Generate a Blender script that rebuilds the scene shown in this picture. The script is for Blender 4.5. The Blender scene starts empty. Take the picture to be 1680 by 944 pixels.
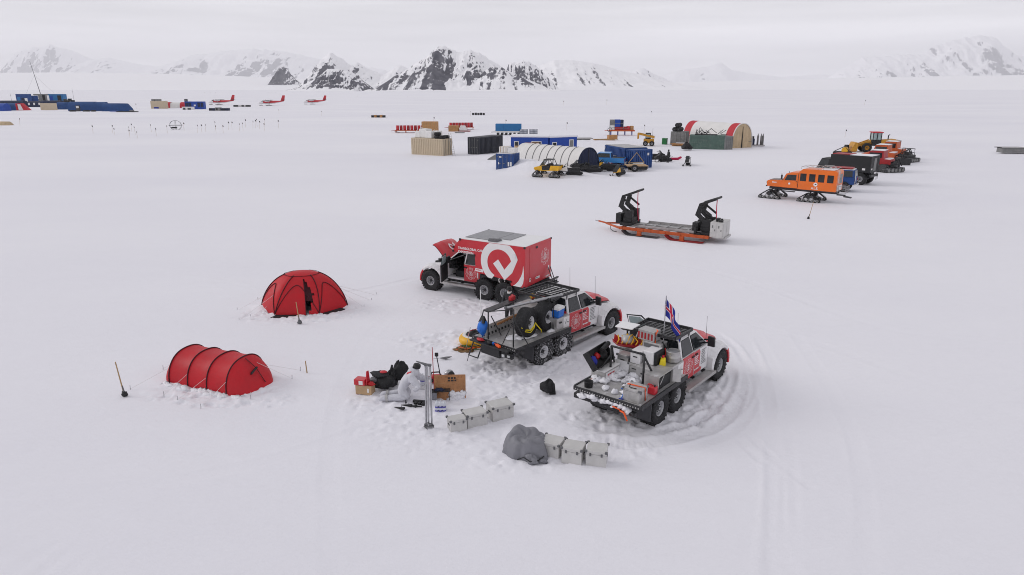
import bpy, math, random
import numpy as np
from mathutils import Vector, Matrix, Euler
random.seed(7)
R = math.radians
S = bpy.context.scene
C = S.collection

# ------------------------------------------------------------------ camera
CAM_H, FPX, HORIZON = 9.7, 1120.0, 145.5
PITCH = math.atan((472 - HORIZON) / FPX)
cam = bpy.data.objects.new('camera', bpy.data.cameras.new('camera'))
C.objects.link(cam)
cam.location = (0, 0, CAM_H)
cam.rotation_euler = (math.pi / 2 - PITCH, 0, 0)
cam.data.sensor_width = 36.0
cam.data.lens = 36.0 * FPX / 1680.0
cam.data.clip_start = 0.2
cam.data.clip_end = 60000
S.camera = cam
S.render.resolution_x, S.render.resolution_y = 1024, 575

# ------------------------------------------------------------------ light
SUN_EL, SUN_AZ = R(27), R(-78)      # azimuth measured from +Y towards +X: the glow is over to the west
W = bpy.data.worlds.new('World'); S.world = W
W.use_nodes = True
nt = W.node_tree; nt.nodes.clear()
def N(t, **kw):
    n = nt.nodes.new(t)
    for k, v in kw.items(): setattr(n, k, v)
    return n
out = N('ShaderNodeOutputWorld'); bg = N('ShaderNodeBackground'); bg.inputs['Strength'].default_value = 0.1
sky = N('ShaderNodeTexSky', sky_type='NISHITA', sun_disc=False)
sky.sun_elevation = SUN_EL; sky.sun_rotation = SUN_AZ
tc = N('ShaderNodeTexCoord'); sep = N('ShaderNodeSeparateXYZ')
nt.links.new(tc.outputs['Generated'], sep.inputs[0])
# overcast deck: height gradient x stretched bands
ramp = N('ShaderNodeValToRGB')
e = ramp.color_ramp.elements
e[0].position = 0.0; e[0].color = (0.80, 0.785, 0.835, 1)
e[1].position = 1.0; e[1].color = (0.59, 0.585, 0.61, 1)
for p_, c_ in ((0.035, (0.82, 0.807, 0.845, 1)), (0.13, (0.84, 0.83, 0.85, 1)), (0.30, (0.66, 0.652, 0.675, 1))):
    q = e.new(p_); q.color = c_
nt.links.new(sep.outputs['Z'], ramp.inputs['Fac'])
mp = N('ShaderNodeMapping'); mp.inputs['Scale'].default_value = (1.6, 1.6, 26)
nt.links.new(tc.outputs['Generated'], mp.inputs['Vector'])
nz = N('ShaderNodeTexNoise'); nz.inputs['Scale'].default_value = 1.5; nz.inputs['Detail'].default_value = 5; nz.inputs['Roughness'].default_value = 0.55
nt.links.new(mp.outputs[0], nz.inputs['Vector'])
nr = N('ShaderNodeMapRange'); nr.inputs[1].default_value = 0.28; nr.inputs[2].default_value = 0.72; nr.inputs[3].default_value = 0.84; nr.inputs[4].default_value = 1.19
nt.links.new(nz.outputs['Fac'], nr.inputs[0])
# brighter strip of thin cloud low in the north-east
s1 = N('ShaderNodeMapRange', interpolation_type='SMOOTHSTEP'); s1.inputs[1].default_value = 0.040; s1.inputs[2].default_value = 0.062
s2 = N('ShaderNodeMapRange', interpolation_type='SMOOTHSTEP'); s2.inputs[1].default_value = 0.070; s2.inputs[2].default_value = 0.092; s2.inputs[3].default_value = 1; s2.inputs[4].default_value = 0
s3 = N('ShaderNodeMapRange', interpolation_type='SMOOTHSTEP'); s3.inputs[1].default_value = -0.05; s3.inputs[2].default_value = 0.25; s3.inputs[3].default_value = 0; s3.inputs[4].default_value = 0.22
nt.links.new(sep.outputs['Z'], s1.inputs[0]); nt.links.new(sep.outputs['Z'], s2.inputs[0]); nt.links.new(sep.outputs['X'], s3.inputs[0])
def MATH(op, a, b):
    m = N('ShaderNodeMath', operation=op)
    for i, v in ((0, a), (1, b)):
        if isinstance(v, (int, float)): m.inputs[i].default_value = v
        else: nt.links.new(v, m.inputs[i])
    return m.outputs[0]
strip = MATH('MULTIPLY', MATH('MULTIPLY', s1.outputs[0], s2.outputs[0]), s3.outputs[0])
gain = MATH('ADD', nr.outputs[0], strip)
sc_ = N('ShaderNodeVectorMath', operation='SCALE'); nt.links.new(ramp.outputs[0], sc_.inputs[0]); nt.links.new(MATH('MULTIPLY', gain, 10.0), sc_.inputs['Scale'])
mx = N('ShaderNodeMix', data_type='RGBA'); mx.inputs['Factor'].default_value = 0.95
nt.links.new(sky.outputs[0], mx.inputs['A']); nt.links.new(sc_.outputs[0], mx.inputs['B'])
nt.links.new(mx.outputs['Result'], bg.inputs['Color']); nt.links.new(bg.outputs[0], out.inputs[0])

sun = bpy.data.objects.new('sun', bpy.data.lights.new('sun', 'SUN')); C.objects.link(sun)
sun.data.energy = 1.1; sun.data.angle = R(26); sun.data.color = (1.0, 0.975, 0.95)
sd = Vector((math.sin(SUN_AZ) * math.cos(SUN_EL), math.cos(SUN_AZ) * math.cos(SUN_EL), math.sin(SUN_EL)))
sun.rotation_euler = sd.to_track_quat('Z', 'Y').to_euler()
S.view_settings.view_transform = 'Standard'; S.view_settings.look = 'None'
S.view_settings.exposure = 0.06; S.view_settings.gamma = 1.0
S.cycles.max_bounces = 8; S.cycles.diffuse_bounces = 3; S.cycles.glossy_bounces = 3; S.cycles.volume_bounces = 2
S.cycles.use_denoising = True; S.cycles.denoising_prefilter = 'ACCURATE'
S.cycles.pixel_filter_type = 'BLACKMAN_HARRIS'; S.cycles.filter_width = 1.0

# ------------------------------------------------------------------ placing helpers
def at(x, y, z=0.0):
    """world XY of the point at height z seen at photo pixel (x, y)"""
    dx = (x - 840) / FPX; dy = (472 - y) / FPX
    d = (dx, math.cos(PITCH) + dy * math.sin(PITCH), -math.sin(PITCH) + dy * math.cos(PITCH))
    t = (z - CAM_H) / d[2]
    return Vector((d[0] * t, d[1] * t, z))
def tag(o, label=None, cat=None, group=None, kind=None):
    if label: o['label'] = label
    if cat: o['category'] = cat
    if group: o['group'] = group
    if kind: o['kind'] = kind
    return o
def thing(name, label, cat, loc, rz=0.0, group=None, rx=0.0, ry=0.0):
    o = bpy.data.objects.new(name, None); C.objects.link(o)
    o.empty_display_size = 0.2
    o.location = loc; o.rotation_euler = (rx, ry, rz)
    return tag(o, label, cat, group)
def kids(o): return [c for c in bpy.data.objects if c.parent == o]
def copy_tree(o, loc=None, rz=None, label=None, parent=None):
    ch = kids(o)
    c = o.copy(); C.objects.link(c)
    if parent is not None: c.parent = parent
    if loc is not None: c.location = loc
    if rz is not None: c.rotation_euler = (0, 0, rz)
    if label: c['label'] = label
    for k in ch: copy_tree(k, parent=c)
    return c

# ------------------------------------------------------------------ materials
MATS = {}
def mat(name, col, rough=0.6, metal=0.0, var=0.12, scale=3.0, snow=0.0, bump=0.0, spec=0.4, dirt=None, coat=0.0):
    """procedural paint/cloth/metal: two noise scales vary the colour and gloss, wear of its own colour, settled snow on upward faces"""
    if name in MATS: return MATS[name]
    m = bpy.data.materials.new(name); MATS[name] = m; m.use_nodes = True
    t = m.node_tree; b = t.nodes['Principled BSDF']; L = t.links.new
    def n(k, **kw):
        q = t.nodes.new(k)
        for a, v in kw.items(): setattr(q, a, v)
        return q
    tc = n('ShaderNodeTexCoord')
    nz = n('ShaderNodeTexNoise'); nz.inputs['Scale'].default_value = scale; nz.inputs['Detail'].default_value = 6; nz.inputs['Roughness'].default_value = 0.65
    L(tc.outputs['Object'], nz.inputs['Vector'])
    r = n('ShaderNodeMapRange'); r.inputs[1].default_value = 0.3; r.inputs[2].default_value = 0.7
    r.inputs[3].default_value = 1 - var; r.inputs[4].default_value = 1 + var
    L(nz.outputs['Fac'], r.inputs[0])
    sc = n('ShaderNodeVectorMath', operation='SCALE'); sc.inputs[0].default_value = col[:3]; L(r.outputs[0], sc.inputs['Scale'])
    colour = sc.outputs[0]
    if dirt:
        n2 = n('ShaderNodeTexNoise'); n2.inputs['Scale'].default_value = scale * 2.7; n2.inputs['Detail'].default_value = 8; n2.inputs['Roughness'].default_value = 0.7
        L(tc.outputs['Object'], n2.inputs['Vector'])
        r2 = n('ShaderNodeMapRange'); r2.inputs[1].default_value = 0.52; r2.inputs[2].default_value = 0.68; L(n2.outputs['Fac'], r2.inputs[0])
        r2.inputs[4].default_value = dirt[1]
        mx = n('ShaderNodeMix', data_type='RGBA'); L(r2.outputs[0], mx.inputs['Factor']); L(colour, mx.inputs['A']); mx.inputs['B'].default_value = (*dirt[0], 1)
        colour = mx.outputs['Result']
    rr = n('ShaderNodeMapRange'); rr.inputs[1].default_value = 0.3; rr.inputs[2].default_value = 0.7
    rr.inputs[3].default_value = max(0.05, rough - 0.1); rr.inputs[4].default_value = min(1, rough + 0.12); L(nz.outputs['Fac'], rr.inputs[0])
    rough_o = rr.outputs[0]
    if snow > 0:
        g = n('ShaderNodeNewGeometry'); sp = n('ShaderNodeSeparateXYZ'); L(g.outputs['Normal'], sp.inputs[0])
        n3 = n('ShaderNodeTexNoise'); n3.inputs['Scale'].default_value = 2.6; n3.inputs['Detail'].default_value = 7; n3.inputs['Roughness'].default_value = 0.7
        L(tc.outputs['Object'], n3.inputs['Vector'])
        ad = n('ShaderNodeMath', operation='MULTIPLY_ADD'); L(n3.outputs['Fac'], ad.inputs[0]); ad.inputs[1].default_value = 1.6; L(sp.outputs['Z'], ad.inputs[2])
        r3 = n('ShaderNodeMapRange'); c0 = 2.15 - snow; r3.inputs[1].default_value = c0; r3.inputs[2].default_value = c0 + 0.16; L(ad.outputs[0], r3.inputs[0])
        mx = n('ShaderNodeMix', data_type='RGBA'); L(r3.outputs[0], mx.inputs['Factor']); L(colour, mx.inputs['A']); mx.inputs['B'].default_value = (0.8, 0.8, 0.84, 1)
        colour = mx.outputs['Result']
    L(colour, b.inputs['Base Color']); L(rough_o, b.inputs['Roughness'])
    b.inputs['Metallic'].default_value = metal; b.inputs['Specular IOR Level'].default_value = spec
    if coat: b.inputs['Coat Weight'].default_value = coat; b.inputs['Coat Roughness'].default_value = 0.12
    if bump > 0:
        nb = n('ShaderNodeTexNoise'); nb.inputs['Scale'].default_value = scale * 4; nb.inputs['Detail'].default_value = 5
        L(tc.outputs['Object'], nb.inputs['Vector'])
        bp = n('ShaderNodeBump'); bp.inputs['Strength'].default_value = bump; bp.inputs['Distance'].default_value = 0.05
        L(nb.outputs['Fac'], bp.inputs['Height']); L(bp.outputs[0], b.inputs['Normal'])
    return m
DUST = ((0.55, 0.52, 0.50), 0.35)
RUST = ((0.16, 0.07, 0.03), 0.7)
M = dict(
    red=mat('red_paint', (0.55, 0.022, 0.035), 0.38, var=0.07, scale=1.2, coat=0.3, dirt=((0.45, 0.10, 0.11), 0.25)),
    red_snow=mat('red_paint_frosted', (0.55, 0.03, 0.04), 0.45, var=0.1, scale=1.5, snow=0.25),
    white=mat('white_paint', (0.76, 0.75, 0.77), 0.4, var=0.05, scale=1.2, coat=0.3, dirt=((0.5, 0.49, 0.49), 0.3)),
    white_roof=mat('white_roof_panel', (0.78, 0.775, 0.79), 0.55, var=0.05, scale=1.0),
    decal=mat('white_vinyl', (0.80, 0.79, 0.80), 0.45, var=0.03, scale=2),
    glass=mat('dark_glass', (0.018, 0.021, 0.025), 0.08, var=0.1, scale=1, spec=0.6),
    glass_pale=mat('pale_glass', (0.36, 0.46, 0.47), 0.12, var=0.1, scale=1, spec=0.6),
    black=mat('black_plastic', (0.018, 0.018, 0.02), 0.55, var=0.2, scale=4),
    blackm=mat('black_steel', (0.022, 0.022, 0.025), 0.45, var=0.25, scale=5, dirt=((0.2, 0.2, 0.21), 0.35)),
    blackm_snow=mat('black_steel_snowy', (0.022, 0.022, 0.025), 0.5, var=0.25, scale=5, snow=-0.02),
    tyre=mat('tyre_rubber', (0.016, 0.016, 0.018), 0.8, var=0.3, scale=6, bump=0.2, dirt=((0.10, 0.10, 0.11), 0.4)),
    tyre_snow=mat('tyre_rubber_snowy', (0.016, 0.016, 0.018), 0.8, var=0.3, scale=6, bump=0.2, dirt=((0.75, 0.75, 0.79), 0.9)),
    rim=mat('rim_alloy', (0.42, 0.42, 0.44), 0.4, metal=0.55, var=0.25, scale=5, dirt=((0.7, 0.7, 0.73), 0.5)),
    rim_snow=mat('rim_snow_packed', (0.72, 0.72, 0.75), 0.6, var=0.12, scale=5),
    alu=mat('aluminium_sheet', (0.50, 0.49, 0.485), 0.42, metal=0.55, var=0.15, scale=3, dirt=((0.68, 0.67, 0.68), 0.4)),
    alu_snow=mat('aluminium_snowy', (0.42, 0.41, 0.41), 0.5, metal=0.4, var=0.2, scale=3, snow=0.22),
    case=mat('case_aluminium', (0.56, 0.55, 0.54), 0.5, metal=0.2, var=0.1, scale=2.2, dirt=((0.66, 0.65, 0.65), 0.5)),
    steel=mat('bare_steel', (0.42, 0.42, 0.44), 0.38, metal=0.75, var=0.2, scale=6),
    grey=mat('grey_plastic', (0.13, 0.13, 0.14), 0.55, var=0.15, scale=3),
    solar=mat('grey_solar_panel', (0.24, 0.24, 0.255), 0.4, var=0.1, scale=2.5, dirt=((0.5, 0.5, 0.53), 0.35)),
    flap=mat('mud_flap', (0.055, 0.055, 0.062), 0.5, var=0.15, scale=3),
    orange=mat('orange_paint', (0.78, 0.155, 0.012), 0.4, var=0.06, scale=1.4, coat=0.3, dirt=((0.62, 0.16, 0.05), 0.3)),
    orange_dark=mat('orange_steel', (0.52, 0.095, 0.022), 0.5, var=0.2, scale=2.5, dirt=((0.25, 0.07, 0.03), 0.5)),
    hiviz=mat('bright_orange_plastic', (0.9, 0.12, 0.02), 0.5, var=0.08, scale=4),
    yellow=mat('yellow_paint', (0.78, 0.42, 0.02), 0.45, var=0.1, scale=2, dirt=((0.4, 0.25, 0.06), 0.35)),
    yellow_cat=mat('machine_yellow', (0.55, 0.27, 0.03), 0.5, var=0.15, scale=2, dirt=((0.2, 0.11, 0.04), 0.4)),
    lemon=mat('lemon_plastic', (0.80, 0.62, 0.02), 0.5, var=0.08, scale=5),
    blue=mat('container_blue', (0.012, 0.055, 0.21), 0.5, var=0.15, scale=1.6, dirt=((0.05, 0.10, 0.22), 0.4)),
    blue_royal=mat('royal_blue_wall', (0.012, 0.06, 0.34), 0.5, var=0.06, scale=1.2),
    blue_pick=mat('light_blue_paint', (0.05, 0.27, 0.66), 0.35, var=0.06, scale=1.5, coat=0.4),
    blue_box=mat('cyan_blue_panel', (0.02, 0.15, 0.36), 0.5, var=0.08, scale=1.2),
    blue_bright=mat('bright_blue_plastic', (0.02, 0.16, 0.62), 0.45, var=0.08, scale=4),
    navy=mat('navy_canvas', (0.016, 0.024, 0.06), 0.75, var=0.2, scale=2.5, bump=0.3),
    blue_canvas=mat('blue_canvas', (0.02, 0.065, 0.20), 0.75, var=0.22, scale=1.2, bump=0.3),
    tent=mat('red_tent_nylon', (0.50, 0.011, 0.020), 0.55, var=0.10, scale=1.8, bump=0.12, spec=0.35),
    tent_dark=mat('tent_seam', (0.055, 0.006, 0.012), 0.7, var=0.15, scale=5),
    tarp=mat('grey_tarp', (0.20, 0.20, 0.225), 0.55, var=0.1, scale=2.5, bump=0.2),
    suit=mat('pale_grey_suit', (0.58, 0.58, 0.63), 0.75, var=0.12, scale=4, bump=0.4),
    suitw=mat('white_snow_boot', (0.74, 0.74, 0.76), 0.7, var=0.08, scale=5, bump=0.3),
    cloth_b=mat('black_cloth', (0.017, 0.017, 0.019), 0.7, var=0.35, scale=7, bump=0.5),
    jacket=mat('charcoal_jacket', (0.03, 0.032, 0.036), 0.75, var=0.3, scale=6, bump=0.4),
    skin=mat('skin_tone', (0.45, 0.25, 0.18), 0.6, var=0.08, scale=8),
    ply=mat('weathered_plywood', (0.40, 0.19, 0.085), 0.75, var=0.22, scale=3.5, dirt=((0.13, 0.055, 0.03), 0.65)),
    board=mat('cardboard', (0.46, 0.31, 0.18), 0.8, var=0.12, scale=3),
    wood=mat('bamboo', (0.40, 0.27, 0.14), 0.65, var=0.2, scale=6),
    crate=mat('crate_wood', (0.46, 0.24, 0.10), 0.75, var=0.25, scale=1.5),
    tan=mat('tan_container', (0.56, 0.465, 0.34), 0.55, var=0.06, scale=0.8, dirt=((0.44, 0.36, 0.27), 0.35)),
    charcoal=mat('charcoal_container', (0.030, 0.033, 0.043), 0.55, var=0.15, scale=1.0),
    gcont=mat('weathered_green_steel', (0.10, 0.16, 0.135), 0.65, var=0.25, scale=0.9, dirt=((0.20, 0.23, 0.22), 0.7)),
    greyc=mat('grey_container_steel', (0.20, 0.20, 0.20), 0.6, var=0.2, scale=1.0, dirt=((0.30, 0.29, 0.28), 0.6)),
    fabric=mat('white_tent_fabric', (0.74, 0.725, 0.71), 0.7, var=0.05, scale=0.7, bump=0.15),
    fabric_red=mat('red_tent_fabric', (0.50, 0.03, 0.045), 0.65, var=0.08, scale=0.9, bump=0.15),
    canvas=mat('beige_canvas', (0.52, 0.40, 0.26), 0.8, var=0.15, scale=1.0, bump=0.3),
    bag=mat('white_bulk_bag', (0.74, 0.73, 0.72), 0.75, var=0.08, scale=2, bump=0.4),
    maroon=mat('red_drum', (0.35, 0.018, 0.022), 0.5, var=0.25, scale=2.5),
    snow=mat('settled_snow', (0.83, 0.825, 0.87), 0.75, var=0.03, scale=4, bump=0.5),
    green=mat('green_plastic', (0.02, 0.16, 0.05), 0.5, var=0.15, scale=2),
    pink=mat('magenta_sled', (0.55, 0.02, 0.09), 0.5, var=0.1, scale=2),
    strap=mat('red_strap', (0.50, 0.012, 0.06), 0.6, var=0.1, scale=5),
    rope=mat('mixed_rope', (0.20, 0.13, 0.06), 0.85, var=0.5, scale=14, dirt=((0.45, 0.12, 0.03), 0.7)),
    label=mat('white_label', (0.74, 0.73, 0.73), 0.6, var=0.05, scale=6),
    purple=mat('violet_label', (0.10, 0.09, 0.40), 0.5, var=0.1, scale=6),
    clear=mat('frosted_jug', (0.62, 0.64, 0.70), 0.35, var=0.08, scale=6),
    flagblue=mat('flag_blue', (0.02, 0.03, 0.28), 0.75, var=0.1, scale=4),
    flagred=mat('flag_red', (0.55, 0.02, 0.06), 0.75, var=0.08, scale=4),
    lamp_red=mat('red_lens', (0.42, 0.01, 0.015), 0.3, var=0.1, scale=4),
    lens=mat('clear_lens', (0.55, 0.56, 0.58), 0.15, var=0.1, scale=4),
)

# ------------------------------------------------------------------ mesh builder
class MB:
    def __init__(s): s.v = []; s.f = []; s.m = []; s.sm = []
    def add(s, vs, fs, mi=0, smooth=False, X=None):
        o = len(s.v)
        if X is not None: vs = [X @ Vector(v) for v in vs]
        s.v += [tuple(v) for v in vs]
        for f in fs:
            s.f.append([i + o for i in f]); s.m.append(mi); s.sm.append(smooth)
        return s
    def box(s, x0, x1, y0, y1, z0, z1, mi=0, X=None):
        vs = [(x, y, z) for x in (x0, x1) for y in (y0, y1) for z in (z0, z1)]
        return s.add(vs, [(0, 1, 3, 2), (4, 6, 7, 5), (0, 4, 5, 1), (2, 3, 7, 6), (0, 2, 6, 4), (1, 5, 7, 3)], mi, False, X)
    def hexa(s, pts, mi=0, X=None):
        """8 points: bottom ring 4, top ring 4"""
        return s.add(pts, [(3, 2, 1, 0), (4, 5, 6, 7), (0, 1, 5, 4), (1, 2, 6, 5), (2, 3, 7, 6), (3, 0, 4, 7)], mi, False, X)
    def cyl(s, p0, p1, r0, r1=None, seg=12, mi=0, smooth=True, cap=True, X=None):
        r1 = r0 if r1 is None else r1
        p0 = Vector(p0); p1 = Vector(p1); d = (p1 - p0)
        if d.length < 1e-6: return s
        q = d.to_track_quat('Z', 'Y'); a = q @ Vector((1, 0, 0)); b = q @ Vector((0, 1, 0))
        vs = []
        for p, r in ((p0, r0), (p1, r1)):
            for i in range(seg):
                t = 2 * math.pi * i / seg
                vs.append(p + a * (r * math.cos(t)) + b * (r * math.sin(t)))
        s.add(vs, [(i, (i + 1) % seg, seg + (i + 1) % seg, seg + i) for i in range(seg)], mi, smooth, X)
        if cap:
            s.add(vs[:seg], [tuple(reversed(range(seg)))], mi, False, X); s.add(vs[seg:], [tuple(range(seg))], mi, False, X)
        return s
    def tube(s, pts, r, seg=6, mi=0, closed=False, X=None):
        pts = [Vector(p) for p in pts]; n = len(pts); vs = []
        up = Vector((0.13, 0.07, 1))
        for i, p in enumerate(pts):
            a = pts[i - 1] if (i > 0 or closed) else p
            b = pts[(i + 1) % n] if (i < n - 1 or closed) else p
            d = (b - a).normalized()
            u = d.cross(up)
            if u.length < 1e-3: u = d.cross(Vector((1, 0, 0)))
            u.normalize(); w = u.cross(d)
            rr = r[i] if isinstance(r, (list, tuple)) else r
            for k in range(seg):
                t = 2 * math.pi * k / seg
                vs.append(p + u * (rr * math.cos(t)) + w * (rr * math.sin(t)))
        fs = []
        for i in range(n if closed else n - 1):
            j = (i + 1) % n
            for k in range(seg):
                l = (k + 1) % seg
                fs.append((i * seg + k, i * seg + l, j * seg + l, j * seg + k))
        if not closed:
            fs.append(tuple(reversed(range(seg)))); fs.append(tuple(range((n - 1) * seg, n * seg)))
        return s.add(vs, fs, mi, seg > 4, X)
    def lathe(s, prof, seg=24, mi=0, X=None, smooth=True, mis=None):
        """profile of (radius, z) turned about z"""
        vs = []; n = len(prof)
        for i in range(seg):
            t = 2 * math.pi * i / seg
            for r, z in prof: vs.append((r * math.cos(t), r * math.sin(t), z))
        for k in range(n - 1):
            fs = []
            for i in range(seg):
                j = (i + 1) % seg
                fs.append((i * n + k, j * n + k, j * n + k + 1, i * n + k + 1))
            if k == 0: base = len(s.v); s.add(vs, [], 0, False, X)
            for f in fs:
                s.f.append([q + base for q in f]); s.m.append(mis[k] if mis else mi); s.sm.append(smooth)
        return s
    def prism(s, poly, a, b, axis='y', mi=0, X=None, smooth=False):
        """polygon extruded from a to b; axis y: poly is (x,z); x: (y,z); z: (x,y)"""
        n = len(poly)
        def P(p, t):
            return {'y': (p[0], t, p[1]), 'x': (t, p[0], p[1]), 'z': (p[0], p[1], t)}[axis]
        vs = [P(p, a) for p in poly] + [P(p, b) for p in poly]
        fs = [tuple(range(n)), tuple(reversed(range(n, 2 * n)))]
        s.add(vs, fs, mi, False, X)
        return s.add(vs, [((i + 1) % n, i, n + i, n + (i + 1) % n) for i in range(n)], mi, smooth, X)
    def grid(s, fn, nu, nv, mi=0, smooth=True, X=None, closed_u=False):
        vs = [fn(i / (nu if closed_u else nu - 1), j / (nv - 1)) for i in range(nu) for j in range(nv)]
        fs = []
        for i in range(nu if closed_u else nu - 1):
            k = (i + 1) % nu
            for j in range(nv - 1): fs.append((i * nv + j, k * nv + j, k * nv + j + 1, i * nv + j + 1))
        return s.add(vs, fs, mi, smooth, X)
    def blob(s, c, r, seed=0, rough=0.25, seg=14, rings=9, mi=0, X=None, flat=True):
        """lumpy rounded heap (bag, cloth, snow lump)"""
        rnd = random.Random(seed); ph = [rnd.uniform(0, 6.3) for _ in range(8)]
        c = Vector(c)
        def fn(u, v):
            t = 2 * math.pi * u; p = math.pi * v
            k = 1 + rough * (0.5 * math.sin(3 * t + ph[0] + 2 * p) + 0.35 * math.sin(5 * t + ph[1] - 3 * p) + 0.35 * math.sin(4 * p + ph[2] + t) + 0.25 * math.sin(9 * t + ph[3] + 5 * p))
            z = math.cos(p) * r[2] * k
            if flat: z = max(z, -r[2] * 0.35)
            return c + Vector((math.sin(p) * math.cos(t) * r[0] * k, math.sin(p) * math.sin(t) * r[1] * k, z))
        return s.grid(fn, seg, rings, mi, True, X, True)
    def text(s, string, size, X, mi=0, depth=0.0, bold=0.0):
        cu = bpy.data.curves.new('lettering', 'FONT'); cu.body = string; cu.size = size; cu.extrude = depth; cu.offset = bold
        o = bpy.data.objects.new('lettering', cu); me = bpy.data.meshes.new_from_object(o)
        vs = [v.co.copy() for v in me.vertices]; fs = [tuple(p.vertices) for p in me.polygons]
        bpy.data.objects.remove(o); bpy.data.curves.remove(cu); bpy.data.meshes.remove(me)
        return s.add(vs, fs, mi, False, X)
    def ring(s, c, r0, r1, X, seg=40, a0=0.0, a1=360.0, mi=0):
        """flat annulus sector in the local xy plane of X"""
        n = max(3, int(seg * abs(a1 - a0) / 360)); vs = []
        for i in range(n + 1):
            t = R(a0 + (a1 - a0) * i / n)
            for r in (r0, r1): vs.append((c[0] + r * math.cos(t), c[1] + r * math.sin(t), 0))
        return s.add(vs, [(2 * i, 2 * i + 1, 2 * i + 3, 2 * i + 2) for i in range(n)], mi, False, X)
    def poly(s, pts, X, mi=0):
        return s.add([(p[0], p[1], 0) for p in pts], [tuple(range(len(pts)))], mi, False, X)
    def build(s, name, mats, parent=None, bevel=0.0, loc=None, rot=None, sub=0):
        me = bpy.data.meshes.new(name); me.from_pydata(s.v, [], s.f)
        if not isinstance(mats, (list, tuple)): mats = [mats]
        for m in mats: me.materials.append(m)
        me.polygons.foreach_set('material_index', s.m); me.polygons.foreach_set('use_smooth', s.sm)
        me.update()
        o = bpy.data.objects.new(name, me); C.objects.link(o)
        if parent is not None: o.parent = parent
        if loc is not None: o.location = loc
        if rot is not None: o.rotation_euler = rot
        if bevel > 0:
            b = o.modifiers.new('bevel', 'BEVEL'); b.width = bevel; b.segments = 2; b.limit_method = 'ANGLE'; b.angle_limit = R(40)
        if sub:
            q = o.modifiers.new('sub', 'SUBSURF'); q.levels = sub; q.render_levels = sub
        return o
def frame(o, xa, ya):
    """matrix whose local x/y axes are xa/ya in space, origin o (a place to lay lettering and marks)"""
    xa = Vector(xa).normalized(); ya = Vector(ya); ya = (ya - xa * ya.dot(xa)).normalized(); za = xa.cross(ya)
    m = Matrix((xa, ya, za)).transposed().to_4x4(); m.translation = Vector(o); return m
def T(x, y, z, rz=0, rx=0, ry=0): return Matrix.Translation((x, y, z)) @ Euler((rx, ry, rz)).to_matrix().to_4x4()
# ------------------------------------------------------------------ snow ground
def hsh(ix, iy, s):
    v = np.sin(ix * 127.1 + iy * 311.7 + s * 74.7) * 43758.5453
    return v - np.floor(v)
def vnoise(x, y, s=0):
    ix = np.floor(x); iy = np.floor(y); fx = x - ix; fy = y - iy
    ux = fx * fx * fx * (fx * (fx * 6 - 15) + 10); uy = fy * fy * fy * (fy * (fy * 6 - 15) + 10)
    a = hsh(ix, iy, s); b = hsh(ix + 1, iy, s); c = hsh(ix, iy + 1, s); d = hsh(ix + 1, iy + 1, s)
    return (a + (b - a) * ux) * (1 - uy) + (c + (d - c) * ux) * uy
def fbm(x, y, o=5, s=0, g=0.5):
    t = 0; a = 1.0; n = 0
    for k in range(o):
        t = t + a * vnoise(x * 2 ** k + 17.3 * k, y * 2 ** k - 9.1 * k, s + k); n += a; a *= g
    return t / n
def seg_dist(x, y, pts):
    """distance to a polyline, signed side, and length along"""
    best = np.full(x.shape, 1e9); side = np.zeros(x.shape); along = np.zeros(x.shape); L = 0
    for (ax, ay), (bx_, by_) in zip(pts[:-1], pts[1:]):
        dx, dy = bx_ - ax, by_ - ay; l2 = dx * dx + dy * dy; l = math.sqrt(l2)
        t = np.clip(((x - ax) * dx + (y - ay) * dy) / l2, 0, 1)
        ex = x - ax - t * dx; ey = y - ay - t * dy; d = np.hypot(ex, ey)
        m = d < best
        best = np.where(m, d, best); side = np.where(m, np.sign(ex * dy - ey * dx), side); along = np.where(m, L + t * l, along); L += l
    return best, side, along
def smooth_path(pix, n=8):
    p = [at(*q).xy for q in pix]; out_ = []
    for i in range(len(p) - 1):
        p0 = p[max(i - 1, 0)]; p1 = p[i]; p2 = p[i + 1]; p3 = p[min(i + 2, len(p) - 1)]
        for k in range(n):
            t = k / n
            out_.append(0.5 * ((2 * p1) + (p2 - p0) * t + (2 * p0 - 5 * p1 + 4 * p2 - p3) * t * t + (3 * p1 - p0 - 3 * p2 + p3) * t ** 3))
    out_.append(p[-1]); return [(q.x, q.y) for q in out_]
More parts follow.
